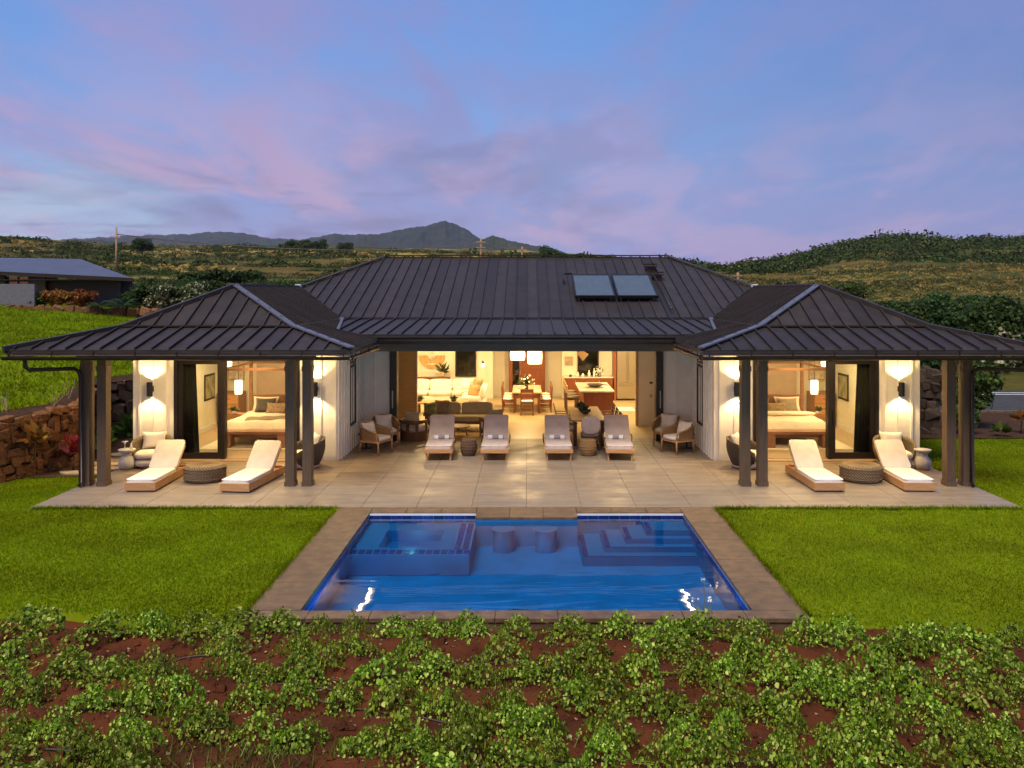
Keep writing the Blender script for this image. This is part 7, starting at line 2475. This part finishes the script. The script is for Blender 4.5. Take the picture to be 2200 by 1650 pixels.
# ---------------------------------------------------------------- single trees one can tell apart on the hill
for i, (px, y, w_, h_, th, m, lab) in enumerate((
        (305, 330, 5.0, 3.6, 3.0, DKGREEN, 'round dark tree alone on the left skyline'),
        (450, 95, 3.6, .8, 1.6, DKGREEN, 'flat topped umbrella tree above the left wing, upper layer'), (500, 100, 4.0, .9, 1.5, DKGREEN, 'flat topped umbrella tree nearer the main roof'),
        (1178, 300, 6.0, 4.2, 2.5, DKGREEN, 'biggest tree standing above the main ridge'), (1250, 300, 4.0, 3.0, 1.5, DKGREEN, 'round tree above the main ridge, right of the biggest one'),
        (1215, 310, 4.2, 2.6, 1.2, DKGREEN, 'low tree beside the biggest tree above the main ridge'),
        (1295, 310, 3.6, 2.2, 1.2, DRYGREEN, 'small tree above the main ridge near the solar panels'), (1340, 310, 3.6, 2.4, 1.0, DKGREEN, 'small tree above the main ridge at the roof vents'),
        (1390, 300, 3.0, 2.0, 1.0, DKGREEN, 'dark little tree above the right part of the main ridge'), (1445, 190, 2.6, 2.2, 1.4, DRYGREEN, 'feathery tree at the right end of the main ridge'),
        (655, 420, 6, 4, 2, DKGREEN, 'dark tree on the skyline left of the peak, first'), (625, 430, 5, 3.6, 2, DKGREEN, 'dark tree on the skyline left of the peak, second'),
        (690, 420, 5, 3.4, 2, DKGREEN, 'dark tree on the skyline left of the peak, third'), (740, 430, 5.5, 3.4, 2, DKGREEN, 'dark tree on the skyline left of the peak, fourth'))):
    x, yy, z = place(px, y)
    tree('hill_tree', lab, (x, yy, z - .2), th, (w_, w_ * .8, h_), 24, 170, w_ * .085, m, 160 + i, group='single trees on the hill', crown_z=th + h_ * .35)

# ---------------------------------------------------------------- scrub covering the hillside (one mass)
def scrub(name, pts, sizes, per, leafk, mat, rng, label, hk=.55):
    n = len(pts)
    d = unit(rng.normal(size=(n * per, 3)))
    d[:, 2] = np.abs(d[:, 2])
    base = np.repeat(pts, per, 0)
    s = np.repeat(sizes, per)
    P = base + d * (s * rng.uniform(.55, 1.05, n * per))[:, None] * np.array([1, .8, hk])
    N = unit(d + rng.normal(size=(n * per, 3)) * .5 + np.array([0, 0, .3]))
    V, Q = leaves(P, N, s * leafk * rng.uniform(.6, 1.3, n * per), LEAF_SPRAY, rng)
    return tag(link_mesh(name, np_mesh(name, V, Q), mat), label, 'scrub', kind='stuff')
SCRUBG = leafmat('hill_scrub', [(0, (.010, .022, .004)), (.5, (.026, .045, .008)), (.85, (.060, .078, .014)), (1, (.12, .11, .028))], .15, .7, .5, patch=.045)
GOLD = leafmat('dry_grass', [(0, (.18, .125, .030)), (.5, (.32, .22, .055)), (1, (.46, .33, .10))], .3, .8, .25, patch=.03)
def hill_pts(n, pa, pb, ya, yb, rng, keep=None):
    px = rng.uniform(pa, pb, n)
    y = np.exp(rng.uniform(np.log(ya), np.log(yb), n))
    x = (px - 1131) * y / 1850
    z = terrain_z(x, y)
    P = np.stack([x, y, z], 1)
    if keep is not None:
        k = keep(x, y, px)
        P = P[k]
    return P
nz = lambda x, y, px: (wob(x, y, .045, 1) + .6 * wob(x, y, .11, 4) + rng_.normal(size=len(x)) * .30) > -.12
rng_ = np.random.default_rng(77)
P_ = hill_pts(6800, -150, 1500, 62, 480, rng_, nz)
scrub('scrub', P_, P_[:, 1] * rng_.uniform(.003, .0075, len(P_)) * np.where(rng_.random(len(P_)) < .12, 1.9, 1), 46, .24, SCRUBG, rng_, 'dark green scrub scattered over the left hillside')
P_ = hill_pts(2600, -150, 1500, 62, 480, rng_, lambda x, y, px: wob(x, y, .05, 2) > .0)
scrub('scrub', P_, P_[:, 1] * rng_.uniform(.0035, .008, len(P_)), 34, .26, DRYGREEN, rng_, 'brownish dry scrub on the left hillside')
# right hill: wood on the upper slope, golden grass below
def upper(x, y, px):
    py = 628 - (terrain_z(x, y) - 4.3) * 1850 / y
    lim = np.interp(px, [1480, 1600, 1700, 1800, 1950, 2250], [585, 600, 585, 566, 566, 572])
    return (py < lim) & ((wob(x, y, .03, 5) + .7 * wob(x, y, .09, 2) + rng_.normal(size=len(x)) * .25) > np.interp(px, [1500, 1750, 1900, 2200], [-1.2, -.6, .0, -.1]))
P_ = hill_pts(6000, 1430, 2350, 240, 640, rng_, upper)
scrub('woodland', P_, P_[:, 1] * rng_.uniform(.0035, .008, len(P_)) * np.where(rng_.random(len(P_)) < .16, 1.9, 1), 56, .22, SCRUBG, rng_, 'dark woodland covering the right hill up to its crest', .75)
def lowerr(x, y, px):
    py = 628 - (terrain_z(x, y) - 4.3) * 1850 / y
    return (py > 560) & ((wob(x, y, .06, 2) + rng_.normal(size=len(x)) * .6) > .1)
P_ = hill_pts(6500, 1500, 2350, 60, 330, rng_, lowerr)
scrub('dry_grass', P_, P_[:, 1] * rng_.uniform(.002, .005, len(P_)), 26, .32, GOLD, rng_, 'tall dry golden grass on the lower right slope', .5)
P_ = hill_pts(3600, 1500, 2350, 60, 260, rng_, lambda x, y, px: (wob(x, y, .05, 6) + rng_.normal(size=len(x)) * .4) > .0)
scrub('scrub', P_, P_[:, 1] * rng_.uniform(.0035, .008, len(P_)), 40, .24, DRYGREEN, rng_, 'olive scrub dotted over the lower right slope')
P_ = hill_pts(2200, -150, 1200, 130, 420, rng_, lambda x, y, px: wob(x, y, .03, 9) > .25)
scrub('dry_grass', P_, P_[:, 1] * rng_.uniform(.003, .006, len(P_)), 18, .6, GOLD, rng_, 'patches of dry golden grass on the left hillside', .35)
# tiny far buildings at the right
for i, (px, w_) in enumerate(((2150, 6.0), (2185, 9.0))):
    x, yy, z = place(px, 330)
    z = 4.3 + (628 - 585) * 330 / 1850
    t = thing('far_building', 'tiny white roofed building on the right hillside, %s one' % ('left' if i == 0 else 'right'), 'building', (x, yy, z - 1), 0, 'tiny far buildings on the right slope')
    MB().box(-w_ / 2, w_ / 2, 0, 4, 0, 1.2).build('wall', M['neighbourwall'], t)
    MB().slab([(-w_ / 2 - .3, -.4, 1.25), (w_ / 2 + .3, -.4, 1.25), (w_ / 2 + .3, 4.4, 1.7), (-w_ / 2 - .3, 4.4, 1.7)], .1).build('roof', M['whiteledge'], t)

# ================================================================= AIR
hb = MB().box(-5200, 5200, -310, 5800, -3.0, 700).build('haze', None)
hmv = bpy.data.materials.new('evening_haze')
hmv.use_nodes = True
hmv.node_tree.nodes.clear()
ho = hmv.node_tree.nodes.new('ShaderNodeOutputMaterial')
pv = hmv.node_tree.nodes.new('ShaderNodeVolumePrincipled')
pv.inputs['Density'].default_value = 0.00004
pv.inputs['Color'].default_value = (0.72, 0.77, 1.0, 1)
hmv.node_tree.links.new(pv.outputs[0], ho.inputs['Volume'])
hb.data.materials.append(hmv)
tag(hb, 'thin lavender evening air over the whole place', 'haze', kind='stuff')
